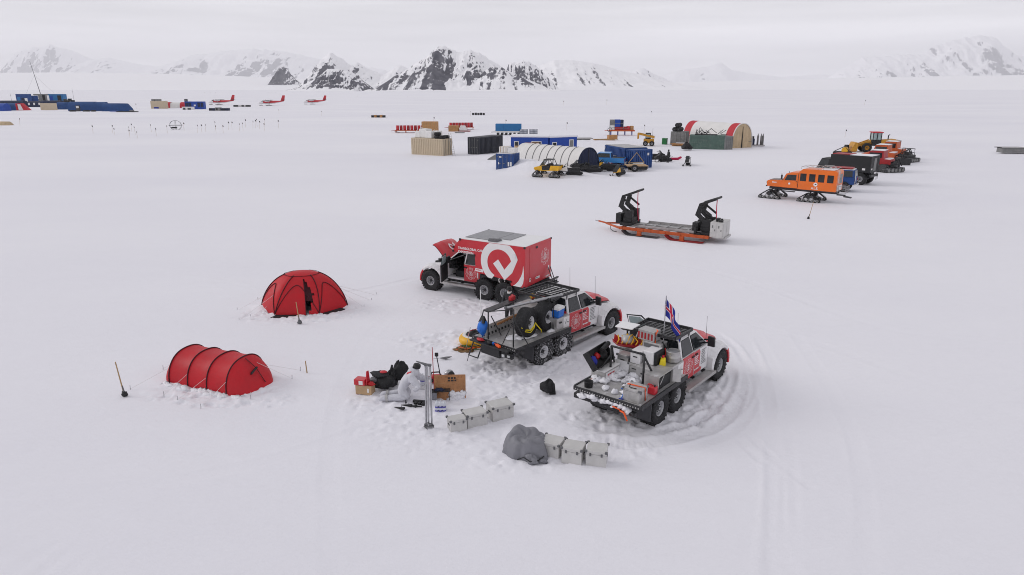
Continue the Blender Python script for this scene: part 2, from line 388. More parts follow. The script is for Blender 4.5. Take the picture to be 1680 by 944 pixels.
# (path, half width, depth, ridge, lug)
TRACKS = [
    (smooth_path([(1172, 560), (1196, 590), (1208, 628), (1182, 668), (1135, 696), (1080, 712)]), 0.20, 0.03, 0.035, 0.06),
    (smooth_path([(1186, 548), (1222, 590), (1240, 640), (1212, 700), (1150, 730), (1090, 742)]), 0.16, 0.012, 0.03, 0.008),
    (smooth_path([(1180, 575), (1186, 610), (1160, 655), (1110, 690)]), 0.20, 0.04, 0.03, 0.06),
    (smooth_path([(1205, 690), (1235, 720), (1265, 745)]), 0.12, 0.02, 0.015, 0.0),
    (smooth_path([(1190, 700), (1225, 735), (1250, 758)]), 0.12, 0.02, 0.015, 0.0),
    (smooth_path([(1000, 560), (925, 600), (850, 640), (760, 690)]), 0.20, 0.03, 0.03, 0.03),
    (smooth_path([(1165, 540), (1205, 575), (1228, 625), (1200, 680), (1140, 712), (1060, 728), (985, 724)]), 0.24, 0.04, 0.05, 0.04),
    (smooth_path([(1120, 676), (1150, 640), (1178, 606)]), 0.24, 0.05, 0.05, 0.035),
    (smooth_path([(1135, 705), (1185, 650), (1200, 605), (1190, 570)]), 0.20, 0.05, 0.03, 0.03),
    (smooth_path([(1225, 560), (1252, 625), (1266, 700), (1272, 800), (1270, 950)]), 0.22, 0.018, 0.022, 0.006),
    (smooth_path([(1240, 545), (1280, 625), (1292, 700), (1297, 800), (1296, 950)]), 0.20, 0.012, 0.010, 0.005),
    (smooth_path([(1300, 540), (1365, 640), (1405, 730), (1420, 830), (1425, 950)]), 0.22, 0.010, 0.008, 0.005),
    (smooth_path([(1218, 700), (1262, 745), (1330, 800)]), 0.14, 0.010, 0.010, 0.004),
    (smooth_path([(1120, 500), (1330, 560), (1560, 640), (1690, 690)]), 0.25, 0.012, 0.010, 0.004),
    (smooth_path([(1010, 545), (940, 580), (880, 620), (800, 660)]), 0.24, 0.04, 0.04, 0.03),
    (smooth_path([(690, 455), (560, 480), (420, 470), (200, 440), (-40, 420)]), 0.24, 0.02, 0.012, 0.005),
    (smooth_path([(700, 478), (640, 520), (600, 560), (560, 640), (540, 760), (545, 950)]), 0.24, 0.006, 0.004, 0.003),
    (smooth_path([(640, 690), (420, 760), (200, 800), (-60, 815)]), 0.24, 0.010, 0.007, 0.004),
    (smooth_path([(1060, 420), (1240, 400), (1460, 360), (1690, 345)]), 0.26, 0.022, 0.02, 0.0),
    (smooth_path([(930, 400), (1050, 420), (1220, 460), (1460, 540), (1700, 560)]), 0.26, 0.02, 0.02, 0.004),
    (smooth_path([(-20, 880), (60, 905), (130, 950)]), 0.22, 0.025, 0.02, 0.006),
]
# trampled patches: pixel centre, world radii, rotation, strength
TRAMPLED = [((770, 680), 3.6, 2.4, 0.2, 0.07), ((870, 600), 2.6, 1.9, 0.6, 0.15), ((955, 610), 2.6, 2.2, 0.6, 0.07), ((990, 735), 1.8, 0.9, 0.0, 0.10),
            ((1130, 672), 2.1, 1.1, 0.85, 0.12), ((1000, 690), 1.6, 0.9, 0.0, 0.11), ((1192, 650), 1.0, 1.3, 0.3, 0.05), ((1160, 700), 1.5, 0.5, 0.4, 0.05), ((650, 660), 1.9, 1.2, 0.0, 0.07), ((500, 515), 2.9, 1.5, 0.1, 0.09),
            ((365, 650), 2.7, 0.9, -0.1, 0.10), ((790, 505), 3.2, 1.4, -0.3, 0.07), ((750, 560), 2.4, 1.5, 0.0, 0.08), ((850, 755), 1.7, 0.7, 0.0, 0.06), ((920, 600), 2.0, 2.4, 0.0, 0.08)]
MOUNDS = [((862, 279), 8.0, 2.4, -0.80, 1.35), ((850, 284), 2.6, 1.4, -0.3, .5), ((905, 287), 4.0, 1.6, -0.6, 0.35), ((438, 506), 0.8, 0.6, 0, 0.16), ((330, 632), 2.2, 0.5, -0.15, 0.10), ((850, 258), 6, 4, 0, 0.5),
          ((1100, 285), 6, 3, 0, 0.12), ((940, 235), 14, 6, 0, 0.5)]
def ground_h(x, y):
    x = np.asarray(x, float); y = np.asarray(y, float)
    r = np.hypot(x, y)
    h = 0.10 * (fbm(x / 26, y / 18, 3, 3) - 0.5)
    near = np.clip(1.4 - r / 160, 0, 1)
    h = h * np.clip(1.6 - r / 900, 0, 1)
    h += 0.055 * (fbm(x / 5.5 + 0.2 * y, y / 2.1, 4, 11) - 0.5) * near
    h += 0.010 * (fbm(x / 0.7, y / 0.4, 3, 21) - 0.5) * np.clip(1.2 - r / 60, 0, 1)
    for (px, py), rx, ry, rot, a in MOUNDS:
        c = at(px, py); dx, dy = x - c.x, y - c.y
        u = (dx * math.cos(rot) + dy * math.sin(rot)) / rx; v = (-dx * math.sin(rot) + dy * math.cos(rot)) / ry
        h += a * np.exp(-(u * u + v * v)) * (0.75 + 0.5 * fbm(x / 1.7, y / 1.7, 3, 41))
    if np.any((r < 75)):
        tm = np.zeros(x.shape)
        for (px, py), rx, ry, rot, a in TRAMPLED:
            c = at(px, py); dx, dy = x - c.x, y - c.y
            u = (dx * math.cos(rot) + dy * math.sin(rot)) / rx; v = (-dx * math.sin(rot) + dy * math.cos(rot)) / ry
            tm = np.maximum(tm, a * np.clip(1.5 - 1.2 * (u * u + v * v), 0, 1))
        n1 = fbm(x / 0.42, y / 0.42, 5, 51, 0.68); n2 = vnoise(x / 0.30 + 0.8 * n1, y / 0.26, 61)
        foot = np.clip((n2 - 0.66) * 7, 0, 1)          # boot holes
        lump = np.clip((vnoise(x / 0.21, y / 0.21, 71) - 0.74) * 6, 0, 1)
        h += tm * (1.5 * (n1 - 0.5) - 0.65 * foot + 0.5 * lump)
        for path, w, dep, ridge, lug in TRACKS:
            xs = [p[0] for p in path]; ys = [p[1] for p in path]
            m = (x > min(xs) - 2) & (x < max(xs) + 2) & (y > min(ys) - 2) & (y < max(ys) + 2)
            if not m.any(): continue
            d, sd_, al = seg_dist(x[m], y[m], path)
            wob = 0.75 + 0.5 * fbm(x[m] / 0.8, y[m] / 0.8, 3, 81)
            q = np.exp(-(d / w) ** 6); e_ = np.exp(-((d - w * 1.35) / (w * 0.38)) ** 2) * (0.6 + 0.8 * fbm(x[m] / 0.25, y[m] / 0.25, 3, 91))
            lugs = np.sin(al * 2 * math.pi / 0.16 + 5 * d) * q * lug * 0.5
            fade = np.clip(al / 1.0, 0, 1) * (0.30 + 0.9 * fbm(x[m] / 1.3, y[m] / 1.3, 3, 95))
            h[m] += (-dep * q + ridge * e_ * wob * (1 + 0.35 * sd_) / 1.35 + lugs) * fade
    return h
def gz(x, y): return float(ground_h(np.array([x]), np.array([y]))[0])
def on(px, py, sink=0.0, dx=0.0, dy=0.0):
    """the point of the snow seen at a photo pixel"""
    p = at(px, py); p.x += dx; p.y += dy
    return Vector((p.x, p.y, gz(p.x, p.y) - sink))

def grow(a, b, step, k):
    v = []; d = step
    while a < b: d *= k; a += d; v.append(a)
    return v
fx = list(np.arange(-13, 12.5, 0.055)); fy = list(np.arange(14.5, 34.5, 0.055))
gx = [-q for q in reversed(grow(13, 38000, 0.055, 1.06))] + fx + grow(fx[-1], 38000, 0.055, 1.06)
gy = [14.5 - (q - 14.5) for q in reversed(grow(14.5, 29.5 + 60, 0.055, 1.12))] + fy + grow(fy[-1], 39000, 0.055, 1.04)
GX, GY = np.meshgrid(np.array(gx), np.array(gy), indexing='ij')
GZ = ground_h(GX, GY)
nx, ny = GX.shape
co = np.stack([GX, GY, GZ], -1).reshape(-1, 3)
i = np.arange(nx - 1)[:, None] * ny + np.arange(ny - 1)[None, :]
faces = np.stack([i, i + ny, i + ny + 1, i + 1], -1).reshape(-1, 4)
me = bpy.data.meshes.new('snow_ground'); me.from_pydata(co.tolist(), [], faces.tolist())
me.polygons.foreach_set('use_smooth', [True] * len(me.polygons)); me.update()
ground = bpy.data.objects.new('snow_ground', me); C.objects.link(ground); tag(ground, 'wide flat snowfield with wheel ruts and trampled snow', kind='structure')

def snow_material(name, rocky=False):
    m = bpy.data.materials.new(name); m.use_nodes = True; t = m.node_tree; b = t.nodes['Principled BSDF']; L = t.links.new
    n = t.nodes.new
    tc = n('ShaderNodeTexCoord'); mp = n('ShaderNodeMapping'); mp.inputs['Rotation'].default_value = (0, 0, R(20))
    mp.inputs['Scale'].default_value = (0.22, 0.75, 1); L(tc.outputs['Object'], mp.inputs[0])
    a = n('ShaderNodeTexNoise'); a.inputs['Scale'].default_value = 1.0; a.inputs['Detail'].default_value = 7; a.inputs['Roughness'].default_value = 0.6; L(mp.outputs[0], a.inputs['Vector'])
    mp2 = n('ShaderNodeMapping'); mp2.inputs['Scale'].default_value = (0.011, 0.03, 1); L(tc.outputs['Object'], mp2.inputs[0])
    c = n('ShaderNodeTexNoise'); c.inputs['Scale'].default_value = 1.0; c.inputs['Detail'].default_value = 6; c.inputs['Roughness'].default_value = 0.6; L(mp2.outputs[0], c.inputs['Vector'])
    f = n('ShaderNodeTexNoise'); f.inputs['Scale'].default_value = 9.0; f.inputs['Detail'].default_value = 6; f.inputs['Roughness'].default_value = 0.7; L(tc.outputs['Object'], f.inputs['Vector'])
    # packed and wind-glazed patches differ a little in whiteness
    r = n('ShaderNodeValToRGB'); r.color_ramp.elements[0].position = 0.3; r.color_ramp.elements[0].color = (0.785, 0.775, 0.835, 1)
    r.color_ramp.elements[1].position = 0.7; r.color_ramp.elements[1].color = (0.865, 0.855, 0.895, 1); L(c.outputs['Fac'], r.inputs[0])
    L(r.outputs[0], b.inputs['Base Color'])
    b.inputs['Roughness'].default_value = 0.72; b.inputs['Specular IOR Level'].default_value = 0.25
    b1 = n('ShaderNodeBump'); b1.inputs['Strength'].default_value = 0.8; b1.inputs['Distance'].default_value = 0.10; L(a.outputs['Fac'], b1.inputs['Height'])
    b2 = n('ShaderNodeBump'); b2.inputs['Strength'].default_value = 0.35; b2.inputs['Distance'].default_value = 0.03; L(f.outputs['Fac'], b2.inputs['Height']); L(b1.outputs[0], b2.inputs['Normal'])
    L(b2.outputs[0], b.inputs['Normal'])
    return m
me.materials.append(snow_material('wind_packed_snow'))

# ------------------------------------------------------------------ mountains
def mountain_material():
    m = bpy.data.materials.new('rock_and_snow'); m.use_nodes = True; t = m.node_tree; b = t.nodes['Principled BSDF']; L = t.links.new; n = t.nodes.new
    at_ = n('ShaderNodeAttribute'); at_.attribute_name = 'rock'
    tc = n('ShaderNodeTexCoord'); mp = n('ShaderNodeMapping'); mp.inputs['Scale'].default_value = (0.040, 0.012, 0.011); mp.inputs['Rotation'].default_value = (0, R(24), 0); L(tc.outputs['Object'], mp.inputs[0])
    a = n('ShaderNodeTexNoise'); a.inputs['Scale'].default_value = 1.6; a.inputs['Detail'].default_value = 9; a.inputs['Roughness'].default_value = 0.72; L(mp.outputs[0], a.inputs['Vector'])
    ad = n('ShaderNodeMath'); ad.operation = 'MULTIPLY_ADD'; L(a.outputs['Fac'], ad.inputs[0]); ad.inputs[1].default_value = 1.1; L(at_.outputs['Fac'], ad.inputs[2])
    r = n('ShaderNodeMapRange'); r.inputs[1].default_value = 0.80; r.inputs[2].default_value = 0.98; L(ad.outputs[0], r.inputs[0])
    rk = n('ShaderNodeValToRGB'); rk.color_ramp.elements[0].color = (0.045, 0.046, 0.068, 1); rk.color_ramp.elements[1].color = (0.145, 0.14, 0.165, 1); rk.color_ramp.elements[0].position = 0.35; rk.color_ramp.elements[1].position = 0.7
    a2 = n('ShaderNodeTexNoise'); a2.inputs['Scale'].default_value = 0.02; a2.inputs['Detail'].default_value = 6; L(tc.outputs['Object'], a2.inputs['Vector']); L(a2.outputs['Fac'], rk.inputs[0])
    mx = n('ShaderNodeMix'); mx.data_type = 'RGBA'; L(r.outputs[0], mx.inputs['Factor']); mx.inputs['A'].default_value = (0.90, 0.89, 0.92, 1); L(rk.outputs[0], mx.inputs['B'])
    L(mx.outputs['Result'], b.inputs['Base Color']); b.inputs['Roughness'].default_value = 0.85; b.inputs['Specular IOR Level'].default_value = 0.15
    return m
MM = mountain_material()
def mountain(name, label, D, prof, depth, rock=0.0, butts=(), seed=0, rough=0.10, nu=260, nv=90, front=0.5, basey=147.5, slope_rock=0.9):
    """a ridge whose skyline passes the given photo pixels when it stands D metres off; butts: (px, py top, half width px, rock)"""
    k = D / FPX
    px0, px1 = prof[0][0], prof[-1][0]
    U = np.linspace(px0, px1, nu); V = np.linspace(0, 1, nv)
    top = np.interp(U, [p[0] for p in prof], [HORIZON - p[1] for p in prof]) * k + CAM_H
    top = top * (1 + rough * 0.9 * (fbm(U / 9.0, U * 0 + seed, 5, seed + 60, 0.6) - 0.5))
    UU, VV = np.meshgrid(U, V, indexing='ij')
    X = (UU - 840) * k; Y = D - depth * front + depth * VV
    # keep the real width constant (a place, not a picture): X does not depend on depth
    s = np.abs(VV - front) / np.where(VV < front, front, 1 - front)
    shp = np.clip(1 - s, 0, 1) ** 1.15
    rn = 1 - np.abs(2 * fbm(X / (depth * 0.16), Y / (depth * 0.22), 5, seed, 0.55) - 1)
    rd = 1 - np.abs(2 * fbm(X / (depth * 0.055), Y / (depth * 0.09), 4, seed + 30, 0.6) - 1)
    tp = top[:, None]
    h = tp * shp * (1 + 0.0 * s) + tp * (rough * 3.2 * (rn - 0.72) + rough * 1.5 * (rd - 0.7)) * (4 * shp * (1 - shp) + 0.18 * np.clip(shp * 5, 0, 1)) - 9 * (shp < 0.015)
    wd = (px1 - px0) * k
    chute = fbm(X / (wd * 0.026) + 1.6 * rn, VV * 2.2 + X / (wd * 0.2), 5, seed + 90, 0.62)
    rk = rock - 0.20 + 2.1 * (chute - 0.5) + 0.3 * (rn - 0.72) - 0.75 * (h / (tp + 1) - 0.45) - 1.4 * np.clip(1 - shp * 7, 0, 1)
    for bx_, by_, bw, br in butts:
        bh = (HORIZON - by_) * k + CAM_H
        cx = (bx_ - 840) * k; bwm = bw * k
        uu = np.abs(X - cx) / bwm; vv = np.abs(VV - front * 0.42) / (front * 0.42)
        bb = bh * np.clip(1.06 - uu ** 1.3, 0, 1) * np.clip(1.0 - vv, 0, 1) ** 0.8 * (0.80 + 0.75 * rough * 4 * (rd - 0.55))
        mk_ = (bb > h) & (bb > 0.04 * bh)
        rk = np.where(mk_, br - 0.20 + 2.0 * (chute - 0.5), rk); h = np.maximum(h, bb)
    h = np.maximum(h, -4)
    gyv, gxv = np.gradient(h); du = (px1 - px0) * k / nu; dv = depth / nv
    sl = np.hypot(gyv / du, gxv / dv)
    rk = rk + slope_rock * np.clip(sl - 0.45, -0.4, 0.8) * (0.4 + 0.6 * (rk > -0.6))
    ed = np.clip(np.minimum(UU - px0, px1 - UU) / (0.05 * (px1 - px0)), 0, 1)
    h = h * ed - 6 * (1 - ed)
    sc_m = D / 5000.0; org = np.array([float(X.mean()), float(D), 0.0])
    co = (np.stack([X, Y, h], -1).reshape(-1, 3) - org) / sc_m
    i = np.arange(nu - 1)[:, None] * nv + np.arange(nv - 1)[None, :]
    fc = np.stack([i, i + nv, i + nv + 1, i + 1], -1).reshape(-1, 4)
    me = bpy.data.meshes.new(name); me.from_pydata(co.tolist(), [], fc.tolist())
    me.polygons.foreach_set('use_smooth', [True] * len(fc))
    a = me.attributes.new('rock', 'FLOAT', 'POINT'); a.data.foreach_set('value', rk.reshape(-1).astype(np.float32))
    me.materials.append(MM); me.update()
    o = bpy.data.objects.new(name, me); C.objects.link(o); o.location = org; o.scale = (sc_m,) * 3
    return tag(o, label, kind='structure')
mountain('mountain', 'central twin peaked rocky massif with dark buttresses', 3000,
         [(625, 147), (655, 136), (672, 120), (690, 108), (705, 100), (722, 87), (735, 83), (748, 88), (760, 92), (772, 89), (790, 92), (803, 102), (822, 112), (845, 124), (880, 138), (905, 147)], 950,
         rock=0.22, butts=[(722, 112, 54, 0.70), (680, 124, 34, 0.62), (818, 112, 48, 0.52), (842, 124, 40, 0.46)], seed=5, rough=0.11)
mountain('mountain', 'dark ridge behind the central massif', 3400, [(820, 147), (835, 108), (850, 105), (865, 103), (880, 113), (895, 128), (915, 146)], 600, rock=0.30, seed=8, rough=0.10, nu=140, nv=60)
mountain('mountain', 'low dark nunatak at the glacier edge', 2900, [(500, 147), (520, 137), (537, 128), (552, 116), (572, 117), (590, 121), (604, 132), (616, 147)], 500, rock=0.55, seed=13, rough=0.10, nu=140, nv=60)
mountain('mountain', 'snowy peak behind the low nunatak', 4200, [(525, 146), (545, 100), (560, 93), (575, 101), (590, 112), (600, 106), (612, 115), (640, 125), (665, 110), (690, 120), (730, 146)], 1000, rock=0.14, seed=17, rough=0.09, nu=180, nv=70)
mountain('mountain', 'broad snow dome with thin rock bands', 5500, [(850, 147), (880, 112), (905, 103), (930, 102), (960, 106), (985, 112), (1010, 119), (1040, 124), (1075, 132), (1130, 146)], 2200, rock=0.20, seed=23, rough=0.06, nu=200, nv=80)
mountain('mountain', 'small blue tip far beyond the snow dome', 16000, [(1000, 147), (1022, 124), (1036, 117), (1046, 114), (1056, 120), (1075, 128), (1110, 147)], 1800, rock=0.10, seed=25, rough=0.08, nu=90, nv=50)
mountain('mountain', 'long pale western range under the cloud', 30000, [(130, 146), (168, 111), (178, 104), (195, 100), (215, 100), (240, 105), (262, 110), (290, 113), (312, 105), (330, 100), (352, 94), (372, 93), (395, 89), (420, 88), (442, 86), (470, 88), (500, 93), (535, 100), (560, 106), (640, 117), (700, 146)], 8000, rock=0.22, seed=31, rough=0.07, nu=380, nv=90)
mountain('mountain', 'small black rock tooth on the western snow slope', 6400, [(462, 147), (470, 128), (476, 116), (482, 111), (488, 117), (494, 127), (500, 132), (512, 146)], 700, rock=0.45, seed=33, rough=0.14, nu=90, nv=60)
mountain('mountain', 'faint shoulder at the western end of the range', 33000, [(30, 146), (70, 92), (95, 83), (125, 80), (150, 86), (185, 100), (240, 146)], 4200, rock=-0.08, seed=37, rough=0.07, nu=120, nv=60)
mountain('mountain', 'high eastern summit with rocky face', 26000, [(1320, 147), (1350, 121), (1365, 112), (1385, 99), (1420, 96), (1450, 96), (1478, 94), (1497, 80), (1515, 74), (1540, 69), (1565, 66), (1585, 71), (1600, 82), (1618, 92), (1640, 100), (1690, 98), (1760, 112), (1800, 146)], 5600, rock=0.0, seed=41, rough=0.08, nu=300, nv=90)
mountain('mountain', 'low pale snow hills far to the north', 32000, [(1030, 147), (1100, 118), (1145, 112), (1165, 106), (1185, 118), (1210, 122), (1260, 128), (1330, 124), (1400, 130), (1480, 147)], 3600, rock=-0.3, seed=47, rough=0.05, nu=180, nv=60)
def snow_slope(name, label, D, prof, depth, seed):
    o = mountain(name, label, D, prof, depth, rock=-3.0, seed=seed, rough=0.02, nu=160, nv=60, front=0.55, slope_rock=0)
    return o
snow_slope('snow_slope', 'gentle glacier slope rising to the western range', 7600, [(-420, 140), (-300, 128), (0, 122), (140, 121), (300, 123), (420, 127), (560, 133), (680, 140), (800, 147)], 4600, 51)
snow_slope('snow_slope', 'gentle glacier slope below the eastern summit', 8600, [(960, 147), (1100, 136), (1300, 131), (1500, 127), (1700, 124), (2000, 130), (2150, 146)], 4200, 53)

# ------------------------------------------------------------------ the air
hz = MB().box(-40000, 40000, -300, 41000, -8, 2600).build('haze', [])
hm = bpy.data.materials.new('cold_air'); hm.use_nodes = True; t = hm.node_tree; t.nodes.clear()
o_ = t.nodes.new('ShaderNodeOutputMaterial'); v_ = t.nodes.new('ShaderNodeVolumePrincipled')
v_.inputs['Color'].default_value = (0.93, 0.93, 0.96, 1); v_.inputs['Density'].default_value = 0.000036; v_.inputs['Anisotropy'].default_value = 0.1
t.links.new(v_.outputs[0], o_.inputs['Volume']); hz.data.materials.append(hm)
tag(hz, 'cold pale air that veils the far mountains', kind='stuff')
# ------------------------------------------------------------------ wheels
def wheel(parent, x, y, z, r=0.555, w=0.48, tyre='tyre', rim='rim', s=1, lugs=True):
    """hub > tyre, rim; the wheel's outer face looks towards +y when s is 1"""
    X = T(0, 0, 0, 0, R(-90) * s)
    hub = MB().cyl((0, -w * 0.28, 0), (0, w * 0.34 * 1, 0), r * 0.14, r * 0.12, 12)
    for k in range(6):
        a = k * math.pi / 3; hub.cyl((r * .2 * math.cos(a), s * w * .26, r * .2 * math.sin(a)), (r * .2 * math.cos(a), s * w * .31, r * .2 * math.sin(a)), .018, seg=6)
    h = hub.build('wheel', M['blackm'], parent, loc=(x, y, z))
    t = MB(); q = r * 0.43
    t.lathe([(q, -w * .36), (q * 1.15, -w * .46), (r * .82, -w * .5), (r * .94, -w * .44), (r * .975, -w * .30), (r * .98, 0), (r * .975, w * .30), (r * .94, w * .44), (r * .82, w * .5), (q * 1.15, w * .46), (q, w * .36)], 36, X=X)
    if lugs:
        for k in range(26):
            for side in (-1, 1):
                a = 2 * math.pi * (k + .25 * side) / 26
                m = Matrix.Rotation(a, 4, 'Y') @ T(0, side * w * .27, r * .975, side * .35)
                t.box(-.034, .034, -w * .20, w * .20, -.02, .028, X=m)
    t.build('tyre', M[tyre], h)
    g = MB()
    g.lathe([(q * 1.0, -w * .34), (q * 1.02, w * .40), (q * .93, w * .41), (q * .86, w * .30), (q * .80, w * .12), (q * .45, w * .10), (q * .36, w * .22), (0.001, w * .22)], 28, X=X)
    for k in range(8):
        m = Matrix.Rotation(k * math.pi / 4, 4, 'Y')
        g.box(-.03, .03, s * w * .11 - .012, s * w * .11 + .03, q * .42, q * .84, X=m)
    g.build('rim', M[rim], h)
    return h

def emblem(mb, X, c, r, mi=0):
    """round mark of dashed rings about a small looped figure"""
    for k, (a, b) in enumerate(((.16, .24), (.42, .47), (.62, .67), (.80, .85), (.95, 1.0))):
        if k == 0:
            for dy in (-.14, .14): mb.ring((c[0], c[1] + dy * r), r * .08, r * .15, X, 14, mi=mi)
            mb.ring(c, r * .30, r * .34, X, 24, mi=mi); continue
        n = 10 + 5 * k
        for j in range(n):
            if (j * 7 + k * 3) % 5 == 0: continue
            mb.ring(c, r * a, r * b, X, 60, 360 * j / n, 360 * (j + .72) / n, mi=mi)
def small_print(mb, X, x, z, w, rows, h=.035, gap=.065, mi=0, seed=1):
    """rows of lettering too small to read"""
    rnd = random.Random(seed)
    for i in range(rows):
        u = x; end = x + w * rnd.uniform(.6, 1)
        while u < end:
            l = rnd.uniform(.03, .10); l = min(l, end - u + .01)
            mb.poly([(u, z - i * gap), (u + l, z - i * gap), (u + l, z - i * gap + h), (u, z - i * gap + h)], X, mi); u += l + .022

# ------------------------------------------------------------------ six-wheeled pickup
def cab(t, door_open=None, hood_open=False, half=0.92, belt=1.55, top=2.15, sill=.70, rear_glass=True):
    """cab, hood, fenders, doors: the parts all three trucks share"""
    b = MB()
    # lower shell with the engine bay
    if not door_open: b.prism([(.42, sill), (2.35, sill), (2.40, 1.0), (2.42, belt), (.42, belt)], -half, half, 'y', 0)
    else:                                                    # doorway left open on the driver's side
        b.box(.42, 2.36, -half, half, sill, sill + .10); b.box(.42, 1.30, -half, half, sill + .102, belt); b.box(2.30, 2.42, -half, half, sill + .102, belt); b.box(1.302, 2.298, -half, -half + .12, sill + .102, belt)
    b.hexa([(2.36, -.80, .95), (3.42, -.76, .95), (3.42, .76, .95), (2.36, .80, .95), (2.36, -.80, 1.44), (3.40, -.74, 1.28), (3.40, .74, 1.28), (2.36, .80, 1.44)])
    b.build('body', M['white'], t, .03)
    # roof and pillars
    g = MB()
    z0 = belt; ry = half - .17
    P = [(.44, half - .02), (2.40, half - .02)]
    def pillar(xa, xb, wa, wb):
        for s in (-1, 1):
            g.hexa([(xa, s * (half - .03), z0), (xa + wa, s * (half - .03), z0), (xa + wa, s * (half - .10), z0), (xa, s * (half - .10), z0),
                    (xb, s * (ry - .01), top - .06), (xb + wb, s * (ry - .01), top - .06), (xb + wb, s * (ry - .08), top - .06), (xb, s * (ry - .08), top - .06)])
    pillar(.43, .52, .12, .12); pillar(1.22, 1.18, .10, .09); pillar(2.30, 1.66, .09, .09)
    g.hexa([(.50, -ry - .02, top - .08), (1.80, -ry - .02, top - .08), (1.80, ry + .02, top - .08), (.50, ry + .02, top - .08), (.58, -ry + .08, top), (1.64, -ry + .08, top), (1.64, ry - .08, top), (.58, ry - .08, top)])
    g.build('roof', M['white'], t, .025)
    inside = MB()
    inside.box(.50, 2.25, -half + .13, .10, sill + .12, belt - .22); inside.box(1.31, 1.95, .10, .72, sill + .104, sill + .42); inside.box(1.96, 2.29, .10, .80, sill + .5, belt - .2)
    inside.tube([(1.98 + .02 * math.sin(a), .42 + .19 * math.cos(a), belt - .1 + .19 * math.sin(a)) for a in [k * math.pi / 6 for k in range(12)]], .02, 5, closed=True)
    inside.box(.52, 1.0, -.68, .68, belt + .003, belt + .30); inside.box(1.30, 1.48, -.64, -.10, belt - .22, belt + .32); inside.box(1.31, 1.49, .12, .66, sill + .3, belt + .32)
    inside.box(2.05, 2.32, -.78, .78, belt - .3, belt + .02)
    inside.build('cabin_interior', M['black'], t, .03)
    w = MB()
    w.hexa([(2.37, -half + .10, belt + .01), (2.39, -half + .10, belt + .01), (2.39, half - .10, belt + .01), (2.37, half - .10, belt + .01),
            (1.73, -ry + .06, top - .08), (1.75, -ry + .06, top - .08), (1.75, ry - .06, top - .08), (1.73, ry - .06, top - .08)])
    w.build('windscreen', M['glass'], t)
    if rear_glass:
        q = MB(); q.hexa([(.405, -half + .12, belt + .03), (.42, -half + .12, belt + .03), (.42, half - .12, belt + .03), (.405, half - .12, belt + .03), (.49, -ry + .08, top - .1), (.505, -ry + .08, top - .1), (.505, ry - .08, top - .1), (.49, ry - .08, top - .1)])
        q.build('rear_window', M['glass'], t)
    # hood: opens about its rear edge
    h = MB(); n = 9
    prof = [(0, 0), (.30, .015), (.62, -.02), (.92, -.085), (1.08, -.20)]
    def hood_fn(u, v):
        k = u * (len(prof) - 1); i = min(int(k), len(prof) - 2); f = k - i
        x = prof[i][0] * (1 - f) + prof[i + 1][0] * f; z = prof[i][1] * (1 - f) + prof[i + 1][1] * f
        y = (v - .5) * 2; wy = (.88 - .10 * u) ; bulge = .07 * (1 - abs(y) ** 2.5) + (.035 if abs(y) < .45 else 0)
        return (x, y * wy, z + bulge - (.07 if abs(y) > .97 else 0))
    h.grid(hood_fn, 12, 21)
    h.grid(lambda u, v: tuple(Vector(hood_fn(u, 1 - v)) - Vector((0, 0, .035))), 12, 21, 1)
    hd = h.build('hood', [M['red'], M['black']], t, loc=(2.38, 0, 1.55 if not hood_open else 1.60), rot=(0, R(-50) if hood_open else 0, 0))
    if hood_open:
        e = MB(); e.box(2.5, 3.3, -.6, .6, 1.26, 1.40); e.cyl((2.7, -.3, 1.4), (2.7, .35, 1.42), .13, seg=10); e.cyl((3.1, .4, 1.38), (3.1, .4, 1.5), .12, seg=10); e.box(2.55, 2.8, .3, .6, 1.38, 1.52); e.cyl((2.5, .1, 1.45), (3.2, -.2, 1.48), .04, seg=8)
        e.build('engine', M['blackm'], t, .02)
        d = MB(); X = T(0, 0, .0)
        for a0, r0, r1 in ((20, .15, .24), (110, .15, .24), (200, .15, .24)): d.ring((.58, 0), r0, r1, T(0, 0, .125), 40, a0 + 20, a0 + 118)
        d.poly([(.50, -.10), (.56, -.13), (.60, .02), (.68, .13), (.74, .09), (.62, -.06)], T(0, 0, .127))
        d.build('hood_emblem', M['decal'], hd)
    # front fenders over the big tyres, the nose end is red
    for s in (-1, 1):
        f = MB(); seg = 11
        for k in range(seg):
            a0, a1 = R(-8 + 186 * k / seg), R(-8 + 186 * (k + 1) / seg)
            mi = 1 if k < 3 else 0
            pts = []
            for rr, yy in ((.66, half - .16), (.66, half + .19), (.80, half - .16), (.76, half + .20)):
                pass
            def pp(a, rr, y): return (3.2 + rr * math.cos(a) * .98, s * y, .50 + rr * math.sin(a))
            ring0 = [pp(a0, .64, half - .2), pp(a0, .64, half + .19), pp(a0, .74, half + .19), pp(a0, .86, half - .06)]
            ring1 = [pp(a1, .64, half - .2), pp(a1, .64, half + .19), pp(a1, .74, half + .19), pp(a1, .86, half - .06)]
            f.add(ring0 + ring1, [(0, 1, 5, 4), (1, 2, 6, 5), (2, 3, 7, 6), (3, 0, 4, 7), (0, 3, 2, 1), (4, 5, 6, 7)], mi)
        f.hexa([(2.42, s * .74, 1.0), (3.35, s * .70, 1.1), (3.35, s * (half - .06), 1.1), (2.42, s * (half + .02), .85), (2.42, s * .76, 1.47), (3.32, s * .70, 1.33), (3.32, s * (half - .08), 1.30), (2.42, s * (half), 1.46)])
        f.box(2.40, 2.56, min(s * .8, s * (half + .2)), max(s * .8, s * (half + .2)), .62, 1.02)
        f.build('front_fender', [M['white'], M['red']], t, .015)
        l = MB(); l.box(3.40, 3.46, min(s * .45, s * .76), max(s * .45, s * .76), 1.06, 1.26); l.build('headlight', M['lens'], t, .015)
